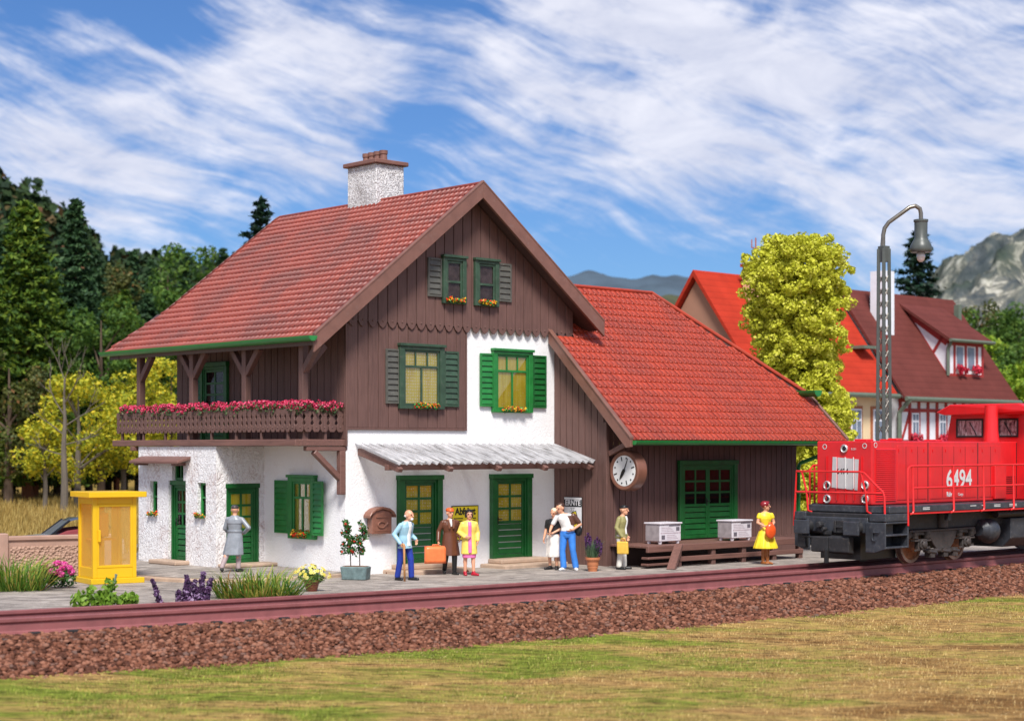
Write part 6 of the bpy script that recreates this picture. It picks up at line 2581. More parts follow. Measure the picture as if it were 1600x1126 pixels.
def row_house(name, label, x0, x1, ye, ze, yr, zr, wallm, roofm, yw):
    h = hempty(name, 0, 0, 0, label, 'house')
    mb = MB()
    mb.prism([(x0 + .35, yw, 0), (x0 + .35, yw, ze + .1), (x0 + .35, yr, zr - .45), (x0 + .35, 2 * yr - yw, ze + .1), (x0 + .35, 2 * yr - yw, 0)], (x1 - x0 - .7, 0, 0))
    mb.build('wall', wallm, h)
    mb = MB()
    t = .22
    mb.prism([(x0, ye, ze), (x0, yr, zr), (x0, 2 * yr - ye, ze), (x0, 2 * yr - ye + .05, ze - t), (x0, yr, zr - t * 1.4), (x0, ye - .05, ze - t)], (x1 - x0, 0, 0))
    rf = mb.build('roof', roofm, h)
    mb = MB()
    mb.tube([(x0, ye - .1, ze - .12), (x1, ye - .1, ze - .12)], .12, 8)
    mb.build('gutter', GGUT, rf)
    return h, rf


def hwindow(h, x, z, w, hh, y, frame, box=True):
    mb = MB()
    mb.box(x - w / 2 - .14, x + w / 2 + .14, y - .06, y, z - .12, z + hh + .14)
    f = mb.build('window', frame, h)
    mb = MB()
    mb.box(x - w / 2, x + w / 2, y - .10, y - .06, z, z + hh)
    mb.build('sash', WINF, f)
    mb = MB()
    for a, b in ((x - w / 2 + .08, x - .04), (x + .04, x + w / 2 - .08)):
        mb.box(a, b, y - .12, y - .10, z + .1, z + hh * .62)
        mb.box(a, b, y - .12, y - .10, z + hh * .7, z + hh - .08)
    mb.build('pane', WING, f)


rh, rf = row_house('red_roof_house', 'cream house with orange red roof and tan blank gable behind the big tree', 36.06, 46.80, 16, 5.93, 20.19, 11.72, CREAM, ORT, 16.6)
mb = MB()
mb.prism([(36.35, 16.62, 0), (36.35, 16.62, 6.5), (36.35, 20.19, 11.3), (36.35, 23.7, 6.5), (36.35, 23.7, 0)], (.05, 0, 0))
mb.build('blank_gable', TAN, rh)
mb = MB(); mb.box(38.95, 40.15, 18.6, 19.5, 9, 12.0); c_ = mb.build('chimney', paint('peach_render', (.72, .43, .26), .8, .06, 2, .1), rh)
mb = MB(); mb.box(38.85, 40.25, 18.5, 19.6, 12.0, 12.15); mb.build('cap', ORT, c_)
mb = MB()
mb.tube([(39.3, 19, 12.1), (39.3, 19, 13.4)], .035, 5)
mb.tube([(39.0, 19, 12.9), (39.6, 19, 12.9)], .03, 5)
mb.tube([(39.0, 19, 12.9), (39.0, 19, 13.3)], .03, 5)
mb.build('aerial', paint('rusty_aerial', (.35, .1, .06), .6, .1, 4, 0), c_)
for x in (38.6, 41.5, 44.05, 45.9):
    hwindow(rh, x, 3.55, .85, 1.6, 16.6, OCHRE)
    hwindow(rh, x, .9, .85, 1.5, 16.6, OCHRE)
mb = MB()
for x in (37.5, 40, 42.9, 46.2):
    mb.box(x, x + .25, 16.55, 16.6, 0, 5.9)
mb.box(36.5, 46.6, 16.54, 16.6, 2.85, 3.1)
mb.build('timber_frame', OCHRE, rh)
mb = MB(); mb.box(45.2, 46.3, 16.9, 18.4, 8.2, 8.35); mb.build('roof_sill', GGUT, rf)

bh, bf = row_house('half_timbered_house', 'half timbered house with maroon roof, dormer and red flower boxes', 46.85, 57.6, 15.62, 5.80, 19.75, 11.5, WINF, MAR, 16.25)
mb = MB()
yt = 16.25
for k in range(13):
    x = 47.25 + k * .82
    mb.box(x, x + .23, yt - .04, yt, 0, 5.8)
for z in (2.85, 3.45, 5.05, 5.55):
    mb.box(47.2, 57.2, yt - .045, yt, z, z + .18)
for x in (47.5, 51.5, 55.3):
    mb.bar((x, yt - .02, 3.6), (x + .7, yt - .02, 5.05), .14, .05, (0, 1, 0))
mb.build('timber_frame', REDT, bh)
for x in (48.55, 51.0, 53.45, 55.9):
    hwindow(bh, x, 3.75, .62, 1.25, yt - .04, REDT)
FLRED = islandmat('red_window_box_blossom', [(0, (.50, .02, .04)), (1, (.72, .05, .10))], .6, .1)
i = 0
for x, z, y in ((48.55, 3.62, yt - .22), (51.0, 3.62, yt - .22), (53.45, 3.62, yt - .22), (55.9, 3.62, yt - .22), (53.1, 7.28, 16.28), (54.5, 7.28, 16.28)):
    o = hempty('window_flowers', x, y, z, ['red flowers below an eaves window of the half timbered house', 'red flowers below a dormer window of the half timbered house'][z > 5], 'flowers', 'red flower boxes of the half timbered house')
    P_, N_ = cloud([(rng.uniform(-.38, .38), rng.uniform(-.08, .08), rng.uniform(-.1, .25)) for k in range(16)], [.15] * 16, 14)
    npmesh('blossoms', *quads(P_, N_, .07, .9), FLRED, o)
mb = MB(); mb.box(48.55, 49.4, 18.0, 18.9, 8.5, 12.4); c_ = mb.build('chimney', WINF, bh)
mb = MB(); mb.box(48.7, 49.6, 18.9, 19.0, 10.4, 10.5); mb.build('roof_step', OCHRE, bf)
mb = MB(); mb.box(56.2, 56.5, 18.5, 18.8, 9.4, 11.1); mb.build('flue', GGUT, bf)
# dormer
d0, d1, yd, zb, ze_ = 52.1, 55.5, 16.55, 7.02, 8.95
mb = MB()
mb.prism([(d0, yd, zb), (d0, yd, ze_), (d0, 19.1, 10.55), (d0, 19.2, 10.5)], (d1 - d0, 0, 0))
dm = mb.build('dormer', WINF, bh)
mb = MB()
mb.prism([(d0 - .35, yd - .4, ze_ - .02), (d0 - .35, 19.3, 10.95), (d0 - .35, 19.3, 10.8), (d0 - .35, yd - .4, ze_ - .2)], (d1 - d0 + .7, 0, 0))
mb.build('dormer_roof', MAR, dm)
mb = MB()
for x in (d0, d0 + .55, d0 + 1.62, d0 + 2.70, d1 - .16):
    mb.box(x, x + .16, yd - .05, yd, zb, ze_)
mb.box(d0, d1, yd - .055, yd, zb - .12, zb + .12)
mb.box(d0, d1, yd - .055, yd, ze_ - .32, ze_)
mb.bar((d0 - .02, yd, ze_ - .2), (d0 - .02, 19.0, 10.45), .06, .34)
mb.bar((d0 - .02, yd + .05, zb), (d0 - .02, 19.1, 10.5), .06, .2)
mb.bar((d0 - .02, yd + .9, 8.2), (d0 - .02, yd + .2, 9.2), .06, .16)
mb.build('timber_frame', REDT, dm)
for x in (d0 + 1.15, d0 + 2.22):
    mb = MB(); mb.box(x - .28, x + .28, yd - .04, yd - .01, zb + .35, ze_ - .4); f = mb.build('dormer_window', WING, dm)
mb = MB()
mb.tube([(d0 - .4, yd - .45, ze_ - .1), (d1 + .4, yd - .45, ze_ - .1)], .1, 6)
mb.tube([(d0 - .1, yd - .3, ze_ - .2), (d0 - .1, yd - .1, ze_ - .5), (d0 - .1, yd - .1, zb)], .09, 6)
mb.build('gutter', GGUT, dm)
mb = MB()
mb.tube([(47.1, 15.5, 5.6), (47.1, 16.1, 5.0), (47.1, 16.1, 0)], .12, 6)
mb.build('downpipe', GGUT, bh)

# ================================================================== trees
BARK = wood('bark', (.10, .066, .045), 'z', .2, .9)
BARK_R = wood('reddish_bark', (.17, .06, .028), 'z', .1, .9)
BARK_G = wood('pale_grey_bark', (.12, .10, .08), 'z', .2, .9)
PINE = islandmat('pine_needles', [(0, (.025, .062, .012)), (.45, (.075, .15, .018)), (.8, (.17, .26, .028)), (1, (.27, .34, .04))], .6, .4)
SPRUCE = islandmat('spruce_needles', [(0, (.018, .05, .022)), (.6, (.045, .105, .038)), (1, (.09, .17, .06))], .6, .35)
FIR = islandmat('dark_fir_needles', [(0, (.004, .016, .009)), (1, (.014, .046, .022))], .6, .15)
GREENT = islandmat('green_foliage', [(0, (.03, .078, .012)), (.5, (.075, .16, .022)), (1, (.15, .24, .036))], .6, .38)
LIMET = islandmat('lime_foliage', [(0, (.10, .20, .015)), (.5, (.20, .32, .02)), (1, (.34, .42, .04))], .6, .3)
OLIVE = islandmat('olive_foliage', [(0, (.035, .055, .012)), (.5, (.08, .095, .02)), (.9, (.13, .13, .03)), (1, (.22, .10, .035))], .6, .25)
YELLT = islandmat('autumn_yellow_foliage', [(0, (.15, .19, .015)), (.4, (.38, .41, .028)), (.78, (.64, .58, .04)), (1, (.76, .58, .04))], .6, .38)
FOAM = islandmat('bright_yellow_green_foliage', [(0, (.44, .46, .03)), (.4, (.58, .59, .045)), (.8, (.68, .67, .07)), (1, (.74, .71, .14))], .7, .3)


def clumps_in(R_, H0, H1, n, shape, rmin, rmax, lump=.25):
    C, r = [], []
    while len(C) < n:
        t = rng.uniform(0, 1)
        w = shape(t)
        if rng.uniform() > w + .1:
            continue
        a = rng.uniform(0, 2 * PI)
        k = rng.uniform(.15, 1) ** .6 * w * R_ * rng.uniform(1 - lump, 1 + lump * .5)
        C.append((k * math.cos(a), k * math.sin(a), H0 + (H1 - H0) * t))
        r.append(rng.uniform(rmin, rmax))
    return C, r


def broad_tree(name, pos, label, H, R_, base, mat, bark, n=60, per=60, leaf=.22, cr=(.7, 1.3), shape=None, group=None, tr=.22, lean=0, cat='tree', stemtop=None, fine=2.4):
    e = empty(name, pos[:], rng.uniform(0, 6), label, cat, group)
    shape = shape or (lambda t: math.sqrt(max(.02, 1 - (2 * t - .9) ** 2 / 1.3)))
    C, r = clumps_in(R_, base, H - cr[0] * .6, n, shape, *cr)
    P_, N_ = cloud(C, r, int(per * fine), .85)
    npmesh('crown', *quads(P_, N_, rng.uniform(.55, 1.25, len(P_)) * leaf / math.sqrt(fine), .75), mat, e)
    mb = MB()
    top = Vector((lean, 0, (stemtop or H) * .86))
    mb.tube([(0, 0, -.3), (lean * .1, .05, H * .25), (lean * .5, -.05, H * .55), top], [tr * 1.25, tr, tr * .62, tr * .15], 8)
    for k in range(0, min(len(C), 26), 2):
        c = Vector(C[k])
        t = min(max((c.z - R_ * .4) / H, .2), .8)
        b0 = Vector((lean * t * .9, 0, H * t * .9))
        mb.tube([b0, b0.lerp(c, .55) + Vector((0, 0, .2)), c], [tr * .36, tr * .22, tr * .07], 5)
    mb.build('trunk', bark, e)
    return e


def conifer(name, pos, label, H, R_, mat, bark, n_br=150, per=22, leaf=.3, base=.12, power=.8, droop=.18, group=None, tr=.22, jag=.35, cat='tree'):
    per, leaf = int(per * 2.3), leaf * .68
    e = empty(name, pos[:], rng.uniform(0, 6), label, cat, group)
    P_, N_ = [], []
    mb = MB()
    mb.tube([(0, 0, -.4), (0, 0, H * .5), (0, 0, H * .99)], [tr * 1.2, tr * .7, .03], 7)
    for k in range(n_br):
        t = base + (1 - base) * (k + rng.uniform(0, 1)) / n_br
        L = R_ * (1 - t) ** power * rng.uniform(1 - jag, 1.08) + .12
        a = k * 2.399 + rng.uniform(-.4, .4)
        d = np.array([math.cos(a), math.sin(a), 0])
        u = rng.uniform(.08, 1, per) ** .8
        pts = d * (u * L)[:, None] + np.stack([0 * u, 0 * u, H * t - droop * L * u ** 1.3 + .10 * L * u ** 3], 1)
        wdt = .26 * L * (1.1 - u)[:, None] + .10
        pts = pts + rng.normal(0, 1, (per, 3)) * wdt * np.array([1, 1, .42])
        P_.append(pts)
        N_.append(np.tile([0, 0, 1.0], (per, 1)) + rng.normal(0, .7, (per, 3)) + d * .35)
        if k % 5 == 0 and t < .8:
            mb.tube([(0, 0, H * t), tuple(d * L * .7 + np.array([0, 0, H * t - droop * L * .5]))], [tr * .18, .015], 4)
    P_, N_ = np.concatenate(P_), np.concatenate(N_)
    npmesh('crown', *quads(P_, N_, rng.uniform(.6, 1.25, len(P_)) * leaf, .45), mat, e)
    mb.build('trunk', bark, e)
    return e


def gz(X, Y):
    return float(hill_z(np.array([X]), np.array([Y]))[0]) - .04


def tpos(px, Y):
    p = at(px, Y)
    p.z = gz(p.x, Y)
    return p


def hgt(py, Y, px):
    """real height of a tree standing at that distance whose tip is seen at that line"""
    return EYE + (HYP - py) / FPX * Y - tpos(px, Y).z


# the big tree behind the shed
broad_tree('yellow_green_tree', at(1246, 62) + Vector((0, 0, -.05)), 'large bushy yellow green tree standing behind the goods shed', 10.85, 1.95, .8, FOAM, BARK, 2100, 85, .07, (.16, .34),
           lambda t: (1.0 if t < .45 else .88 + .08 * math.sin(t * 9)) if t < .95 else .70, tr=.2, fine=1)
# near trees on the meadow
T = lambda *a, **k: broad_tree(*a, **k)
G_ = 'trees at the edge of the golden meadow'
conifer('pine_tree', tpos(42, 100), 'broad bright green pine with pointed top at the far left edge', hgt(318, 100, 42), 3.6, PINE, BARK_R, 170, 46, .33, .10, .55, .05, G_, .28, .45)
conifer('spruce_tree', tpos(118, 112), 'tall slim dark spruce rising above the other trees at left', hgt(313, 112, 118), 4.2, SPRUCE, BARK, 150, 34, .34, .10, .85, .22, G_, .25, .4)
conifer('pine_tree', tpos(-18, 97), 'dark pine cut off by the left edge of the view', hgt(420, 97, -18), 3.2, PINE, BARK, 130, 36, .33, .1, .6, .08, G_)
conifer('pine_tree', tpos(72, 118), 'dark pine standing between the broad pine and the slim spruce', hgt(400, 118, 72), 3.2, SPRUCE, BARK, 120, 36, .36, .1, .6, .08, G_)
T('yellow_leaved_tree', tpos(122, 90), 'autumn yellow broadleaf tree with pale trunk beside the dead tree', hgt(585, 90, 122), 2.9, 1.9, YELLT, BARK_G, 42, 60, .17, (.5, .95), group=G_, tr=.18)
T('yellow_leaved_tree', tpos(70, 87), 'low spreading yellow boughs left of the dead tree', hgt(640, 87, 70), 1.5, 2.0, YELLT, BARK_G, 16, 60, .16, (.45, .75), group=G_, tr=.11)
T('yellow_leaved_tree', tpos(192, 93), 'yellow broadleaf tree partly hidden by the balcony corner', hgt(600, 93, 192), 1.9, 2.2, YELLT, BARK_G, 24, 60, .17, (.5, .85), group=G_, tr=.14)
T('yellow_leaved_tree', tpos(226, 104), 'yellow tree seen between the first two balcony posts', hgt(548, 104, 226), 2.1, 2.0, YELLT, BARK, 34, 60, .19, (.5, .9), group=G_, tr=.13)
T('yellow_leaved_tree', tpos(268, 100), 'yellow green tree seen behind the second balcony post', hgt(560, 100, 268), 2.0, 1.6, YELLT, BARK, 32, 60, .18, (.5, .9), group=G_, tr=.13)
T('green_tree', tpos(14, 95), 'mid green broadleaf tree below the broad pine at the left edge', hgt(540, 95, 14), 2.6, 2.0, OLIVE, BARK, 40, 60, .2, (.6, 1.0), group=G_)
T('green_tree', tpos(158, 108), 'dark olive tree behind the yellow trees', hgt(455, 108, 158), 3.0, 2.2, GREENT, BARK, 60, 60, .24, (.7, 1.2), group=G_)
# dead tree
dp = tpos(100, 85)
e = empty('dead_tree', dp[:], 0, 'leafless grey dead tree with forked bare branches at left', 'tree')
mb = MB()
tr_ = [(0, 0, -.2), (.03, 0, 1.6), (-.02, 0, 3.2), (.05, 0, 4.6), (.0, 0, 5.8)]
mb.tube(tr_, [.21, .17, .13, .09, .06], 8)
rs = random.Random(3)


def twig(p, d, L, r, lev):
    q = p + d * L * .5 + Vector((rs.uniform(-.1, .1), rs.uniform(-.1, .1), rs.uniform(0, .15))) * L
    s_ = p + d * L + Vector((0, 0, .12 * L))
    mb.tube([p, q, s_], [r, r * .75, r * .4], 5)
    if lev:
        for k in range(3):
            dd = (d + Vector((rs.uniform(-.8, .8), rs.uniform(-.6, .6), rs.uniform(-.1, .7)))).normalized()
            twig(q.lerp(s_, rs.uniform(0, 1)), dd, L * rs.uniform(.4, .65), r * .5, lev - 1)


for z, dx, dz, L in ((3.9, -.8, .5, 1.5), (4.3, .8, .4, 1.6), (4.9, -.5, .8, 1.5), (5.4, .6, .8, 1.7), (5.7, -.25, 1, 1.9), (5.7, .3, 1, 1.8), (3.4, .9, .15, 1.8), (2.9, -.8, .2, 1.2)):
    twig(Vector((0, 0, z)), Vector((dx, rs.uniform(-.4, .4), dz)).normalized(), L, .040, 2)
mb.build('trunk', BARK_G, e)

# the wood behind: distinct trees, then the mass on the hill
kinds = [('broadleaf_tree', GREENT, 'rounded green tree'), ('broadleaf_tree', OLIVE, 'brownish olive tree'), ('broadleaf_tree', GREENT, 'dark leafy tree')]
spec = [(182, 150, 414, 2.5, 1), (208, 158, 392, 2.0, 'f'), (238, 150, 408, 2.3, 'g'), (262, 140, 378, 2.7, 0), (290, 150, 396, 2.2, 'g'), (322, 160, 386, 3.2, 2), (348, 165, 388, 2.2, 'g'), (380, 155, 402, 2.4, 1),
        (150, 140, 390, 2.4, 'f'), (195, 125, 455, 2.6, 'g'), (232, 122, 462, 2.8, 'f'), (275, 120, 455, 2.8, 0), (310, 128, 448, 2.8, 'g'), (350, 128, 440, 3.0, 0), (395, 130, 436, 3.0, 'f'), (170, 120, 470, 2.6, 'g'), (138, 118, 440, 2.4, 'g'), (92, 108, 470, 2.4, 'g'), (8, 112, 360, 2.8, 'g')]
for i, (px, Y, py, R_, kd) in enumerate(spec):
    H = hgt(py, Y, px)
    where = 'above the left roof edge of the station' if py < 440 else 'in the wood behind the balcony roof'
    if kd == 'g':
        conifer('spruce_tree', tpos(px, Y), 'pointed mid green spruce ' + where, H, R_, PINE if i % 2 else SPRUCE, BARK, 110, 30, .34, .08, .7, .16, 'trees of the wood behind the station')
    elif kd == 'f':
        conifer('fir_tree', tpos(px, Y), 'small dark fir sticking out of the wood ' + where, H, R_, SPRUCE, BARK, 90, 30, .38, .1, .7, .15, 'trees of the wood behind the station')
    else:
        nm, m_, lb = kinds[kd]
        broad_tree(nm, tpos(px, Y), lb + ' ' + where, H, R_, H * .2, m_, BARK, 52, 52, .30, (.8, 1.35), group='trees of the wood behind the station')
conifer('fir_tree', tpos(408, 120), 'dark fir whose tip shows above the station roof left of the chimney', hgt(313, 120, 408), 3.9, FIR, BARK, 110, 40, .34, .1, .6, .15, None, .2)
# right side
conifer('fir_tree', tpos(1435, 140), 'dark blue green fir standing behind the half timbered house', hgt(362, 140, 1435), 4.4, FIR, BARK, 120, 46, .36, .05, .55, .12, None, .2)
rspec = [(1508, 175, 478, 3.4, GREENT), (1536, 185, 470, 3.2, OLIVE), (1563, 190, 468, 3.2, GREENT), (1592, 180, 478, 3.6, GREENT), (1520, 160, 520, 3.0, GREENT), (1552, 158, 510, 3.0, LIMET), (1585, 155, 520, 3.2, GREENT), (1570, 130, 556, 3.2, LIMET), (1604, 128, 560, 3.2, LIMET), (1548, 135, 565, 2.6, GREENT), (1625, 150, 500, 3.4, GREENT), (1490, 180, 482, 3.0, OLIVE), (1475, 185, 500, 3.0, GREENT)]
for i, (px, Y, py, R_, m_) in enumerate(rspec):
    H = hgt(py, Y, px)
    lb = {'lime_foliage': 'fresh lime green tree', 'green_foliage': 'mid green tree', 'olive_foliage': 'brownish green tree'}[m_.name]
    broad_tree('broadleaf_tree', tpos(px, Y), lb + ' in the wood right of the half timbered house', H, R_, H * .12, m_, BARK, 50, 54, .30, (.8, 1.3), group='trees of the wood at the right edge')
# dark undergrowth trees behind the yellow ones, trunks visible
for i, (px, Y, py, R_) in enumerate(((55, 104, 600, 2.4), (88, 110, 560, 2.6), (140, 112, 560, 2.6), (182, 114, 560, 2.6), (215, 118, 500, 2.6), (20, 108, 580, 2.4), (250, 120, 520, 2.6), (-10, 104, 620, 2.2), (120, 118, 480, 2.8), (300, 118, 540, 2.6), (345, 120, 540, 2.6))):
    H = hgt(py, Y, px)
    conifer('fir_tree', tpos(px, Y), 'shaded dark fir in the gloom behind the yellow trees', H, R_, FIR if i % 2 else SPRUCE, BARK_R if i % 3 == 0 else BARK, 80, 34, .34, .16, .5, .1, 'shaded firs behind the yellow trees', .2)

# far wood on the slopes: one mass
V_, F_ = [], []
o_ = 0
conC = np.array
P_, N_, S_ = [], [], []
for k in range(2150):
    if k < 700:
        Y = rng.uniform(165, 330)
        px = rng.uniform(-1400, -120)
    elif k < 1050:
        Y = rng.uniform(104, 170)
        px = rng.uniform(-1300, -70)
    elif k < 1250:
        Y = rng.uniform(150, 300)
        px = rng.uniform(1700, 2600)
    elif k < 1870:
        Y = rng.uniform(165, 300)
        px = rng.uniform(-140, 520)
    else:
        Y = rng.uniform(195, 300)
        px = rng.uniform(1440, 1720)
    p = tpos(px, Y)
    H = rng.uniform(6, 10.5)
    R_ = rng.uniform(1.5, 2.6)
    n = 62
    t = rng.uniform(.05, 1, n)
    con = rng.uniform() < .6
    w = (1 - t) ** .75 if con else np.sqrt(np.maximum(.03, 1 - (2 * t - 1) ** 2))
    a = rng.uniform(0, 2 * PI, n)
    q = R_ * w * rng.uniform(.5, 1.05, n)
    P_.append(np.stack([p.x + q * np.cos(a), p.y + q * np.sin(a), p.z + H * t], 1))
    N_.append(np.stack([np.cos(a), np.sin(a), .8 + 0 * a], 1) + rng.normal(0, .5, (n, 3)))
    S_.append(rng.uniform(.5, .95, n))
P_, N_, S_ = map(np.concatenate, (P_, N_, S_))
fw = islandmat('far_forest_foliage', [(0, (.010, .026, .012)), (.5, (.024, .052, .016)), (.85, (.05, .085, .022)), (1, (.12, .055, .025))], .8, .15)
tag(npmesh('forest', *quads(P_, N_, S_, .8), fw), kind='stuff')
# forest floor under the hill wood
us2 = np.linspace(-.95, -.08, 150)
ys2 = np.linspace(150, 330, 50)
A_, B_ = np.meshgrid(us2, ys2)
Zf = hill_z(A_ * B_, B_) + .35
V_ = np.stack([A_ * B_, B_, Zf], -1).reshape(-1, 3)
ii = np.arange(V_.shape[0]).reshape(A_.shape)
F_ = np.stack([ii[:-1, :-1], ii[:-1, 1:], ii[1:, 1:], ii[1:, :-1]], -1).reshape(-1, 4)
tag(npmesh('hills', V_, F_, paint('forest_floor', (.022, .035, .012), .9, .4, .1, 0), smooth=True), kind='structure')


# ================================================================== mountains
def vnoise(x, y, seed):
    r_ = np.random.default_rng(seed)
    g = r_.uniform(-1, 1, (64, 64))
    xi, yi = np.floor(x).astype(int), np.floor(y).astype(int)
    fx, fy = x - xi, y - yi
    fx, fy = fx * fx * (3 - 2 * fx), fy * fy * (3 - 2 * fy)
    G = lambda i, j: g[i % 64, j % 64]
    return (G(xi, yi) * (1 - fx) + G(xi + 1, yi) * fx) * (1 - fy) + (G(xi, yi + 1) * (1 - fx) + G(xi + 1, yi + 1) * fx) * fy


def fbm(x, y, oct_, seed, ridged=False):
    s_, a = 0, 1
    for k in range(oct_):
        n = vnoise(x * 2 ** k, y * 2 ** k, seed + k)
        s_ = s_ + a * ((1 - abs(n)) * 2 - 1 if ridged else n)
        a *= .52
    return s_


def range_(name, px0, px1, Y0, Y1, prof, mat, nx, ny, rough, ns, seed):
    us = np.linspace(px0, px1, nx)
    ys_ = np.linspace(Y0, Y1, ny)
    U, Yg = np.meshgrid(us, ys_)
    X = (U - CXP) / FPX * Yg
    ridge = np.interp(U, [p[0] for p in prof], [p[1] for p in prof])
    Hh = (HYP - ridge) / FPX * ((Y0 + Y1) / 2)
    t = np.clip((Yg - Y0) / (Y1 - Y0), 0, 1)
    env = np.sin(np.minimum(t / .5, 1) * PI / 2) ** 1.1 * np.where(t > .5, np.cos((t - .5) * PI) ** .7, 1)
    Z = Hh * env + rough * fbm(X * ns, Yg * ns, 6, seed, True) * (env * (1.12 - env) * 3.2 + .12)
    Z = np.where(t <= 0.001, -5, Z)
    V = np.stack([X, Yg, Z], -1).reshape(-1, 3)
    ii = np.arange(nx * ny).reshape(ny, nx)
    F = np.stack([ii[:-1, :-1], ii[:-1, 1:], ii[1:, 1:], ii[1:, :-1]], -1).reshape(-1, 4)
    return tag(npmesh(name, V, F, mat, smooth=False), kind='structure')


def rock_mat():
    n = NT('mountain_rock')
    v = n.coord('Object', (1, 1, 1))
    f = n.noise(v, .045, 8, .7, .8)
    c = n.ramp(f, [(.34, (.05, .065, .078)), (.47, (.11, .125, .13)), (.54, (.20, .20, .17)), (.585, (.50, .48, .40)), (.66, (.72, .71, .66))])
    g = n.ramp(n.noise(v, .012, 5, .6), [(.40, (0, 0, 0)), (.6, (1, 1, 1))])
    c = n.mix(n.math('MULTIPLY', g, .8), c, (.05, .075, .05))
    n.col(c)
    n.bump(f, 1, 6)
    return n.fin(.9, .1)


range_('mountains', 1380, 1900, 800, 1300, [(1380, 560), (1450, 458), (1478, 432), (1505, 414), (1530, 398), (1555, 378), (1580, 370), (1610, 364), (1700, 340), (1900, 380)], rock_mat(), 130, 90, 16, .021, 3)
range_('distant_hills', 560, 1320, 2000, 2900, [(560, 450), (830, 452), (880, 436), (915, 430), (945, 436), (985, 443), (1040, 440), (1120, 440), (1320, 452)], paint('hazy_distant_hill_forest', (.055, .085, .115), .9, .25, .02, 0), 130, 20, 14, .006, 9)  # forest colour with the blue of distant haze painted in
range_('hills', 930, 1330, 700, 1000, [(930, 520), (985, 480), (1040, 458), (1080, 466), (1160, 455), (1330, 470)], paint('olive_hill_forest', (.055, .06, .022), .9, .45, .06, 0), 80, 20, 5, .02, 14)

# ================================================================== grass
n = 150000
Xb = rng.uniform(-9.5, 15, n)
ob = -2.3 - rng.uniform(0, 1, n) ** 1.35 * 14
V_, F_ = blades(n, 0.0001, .05, .085, .0045)
off = np.empty((n, 3))
for i in range(n):
    X = Xb[i]
    s_ = 2 * 8.7842e-3 * X + .755068 if X < 11 else .9483
    L_ = math.sqrt(1 + s_ * s_)
    off[i] = (X - s_ / L_ * ob[i], rail_near(X) + ob[i] / L_, 0)
off[:, 2] = np.interp(ob, [-25, -14, -8, -5, -3.2, -2.0], [-.66, -.60, -.56, -.52, -.47, -.42]) - .005
hsc = rng.uniform(.45, 1.5, n) * np.where(ob > -2.9, .7, 1.0)
Vv = V_.reshape(n, 6, 3) * np.stack([np.ones(n) * 1.0, np.ones(n), hsc], 1)[:, None, :] + off[:, None, :]
keep = (off[:, 1] > 19.5) & (np.abs(off[:, 0]) < off[:, 1] * .34)
Vv = Vv[keep]
n = len(Vv)
o_ = (np.arange(n) * 6)[:, None]
F_ = np.concatenate([o_ + np.array([[0, 1, 3, 2]]), o_ + np.array([[2, 3, 5, 4]])])


def field_grass():
    nn = NT('stubble_grass')
    v = nn.coord('Object', (.35, 1.1, 1), (0, 0, R(-14)))
    a = nn.noise(v, .85, 7, .62, .5)
    i_ = nn.island()
    sx_ = nn.new('ShaderNodeSeparateXYZ')
    nn.link(nn.coord(), sx_.inputs[0])
    dry = nn.ramp(i_, [(0, (.20, .105, .036)), (.35, (.40, .25, .09)), (.7, (.58, .41, .17)), (1, (.72, .55, .27))])
    grn = nn.ramp(i_, [(0, (.08, .13, .016)), (.35, (.18, .26, .03)), (.78, (.30, .36, .05)), (1, (.50, .43, .14))])
    g_ = nn.math('ADD', nn.math('ADD', nn.math('MULTIPLY', sx_.outputs['X'], -.014), .035), nn.math('MULTIPLY', nn.math('SUBTRACT', sx_.outputs['Y'], 29.0), .010))
    f = nn.ramp(nn.math('ADD', a, g_), [(.445, (0, 0, 0)), (.555, (1, 1, 1))])
    g2 = nn.ramp(nn.noise(nn.coord('Object', (1.3, 4.5, 1), (0, 0, R(-10))), 1.7, 8, .74), [(.36, (.26, .23, .2)), (.49, (.86, .84, .8)), (.64, (1.35, 1.3, 1.2))])
    nn.col(nn.mix(1, nn.mix(f, dry, grn), g2, 'MULTIPLY'))
    return nn.fin(.6, .2)


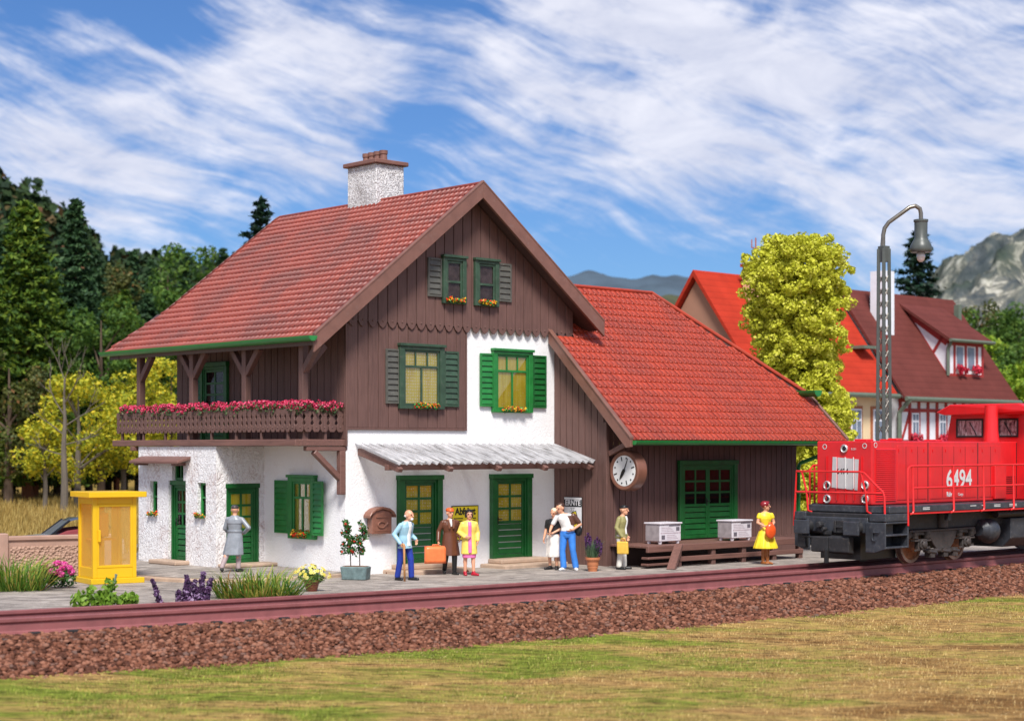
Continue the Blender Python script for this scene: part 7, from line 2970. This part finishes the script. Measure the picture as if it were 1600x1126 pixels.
# loose mown straw lying in drifts on top
m_ = 9000
sx0 = rng.uniform(-8, 14, m_)
so0 = -2.6 - rng.uniform(0, 1, m_) ** 1.1 * 13
kk = vnoise(sx0 * .55 + 20, so0 * 1.6 + 40, 77) + .055 * (sx0 - 1) > .05
sx0, so0 = sx0[kk], so0[kk]
m_ = len(sx0)
Vs, _ = blades(m_, .0001, .035, .20, .005)
sl_ = 2 * 8.7842e-3 * np.minimum(sx0, 11) + .755068
Ls = np.sqrt(1 + sl_ ** 2)
yb_ = np.where(sx0 < 11, 8.7842e-3 * sx0 ** 2 + .755068 * sx0 + 35.13, rail_near(11 - 1e-6) + (sx0 - 11) * .9483)
os_ = np.stack([sx0 - sl_ / Ls * so0, yb_ + so0 / Ls, np.interp(so0, [-25, -14, -8, -5, -3.2, -2.0], [-.66, -.60, -.56, -.52, -.47, -.42]) + .015], 1)
Vs = Vs.reshape(m_, 6, 3) + os_[:, None, :]
ks = (os_[:, 1] > 19.5) & (np.abs(os_[:, 0]) < os_[:, 1] * .34)
Vs = Vs[ks]
oo = (np.arange(len(Vs)) * 6)[:, None]
Fs = np.concatenate([oo + np.array([[0, 1, 3, 2]]), oo + np.array([[2, 3, 5, 4]])])
tag(npmesh('straw', Vs.reshape(-1, 3), Fs, islandmat('loose_straw', [(0, (.32, .19, .07)), (.6, (.58, .42, .19)), (1, (.72, .57, .32))], .6, .2)), kind='stuff')
tag(npmesh('grass', Vv.reshape(-1, 3), F_, field_grass()), kind='stuff')
# straw coloured meadow grass at the left
n = 16000
Yb = rng.uniform(52, 112, n)
pxb = rng.uniform(-60, 330, n)
V_, F_ = blades(n, .0001, .55, .32, .018)
off = np.stack([(pxb - CXP) / FPX * Yb, Yb, 0 * Yb - .03], 1)
Vv = V_.reshape(n, 6, 3) + off[:, None, :]
tag(npmesh('meadow_grass', Vv.reshape(-1, 3), F_, islandmat('straw_grass', [(0, (.22, .14, .035)), (.6, (.42, .29, .08)), (1, (.52, .40, .14))], .7, .25)), kind='stuff')
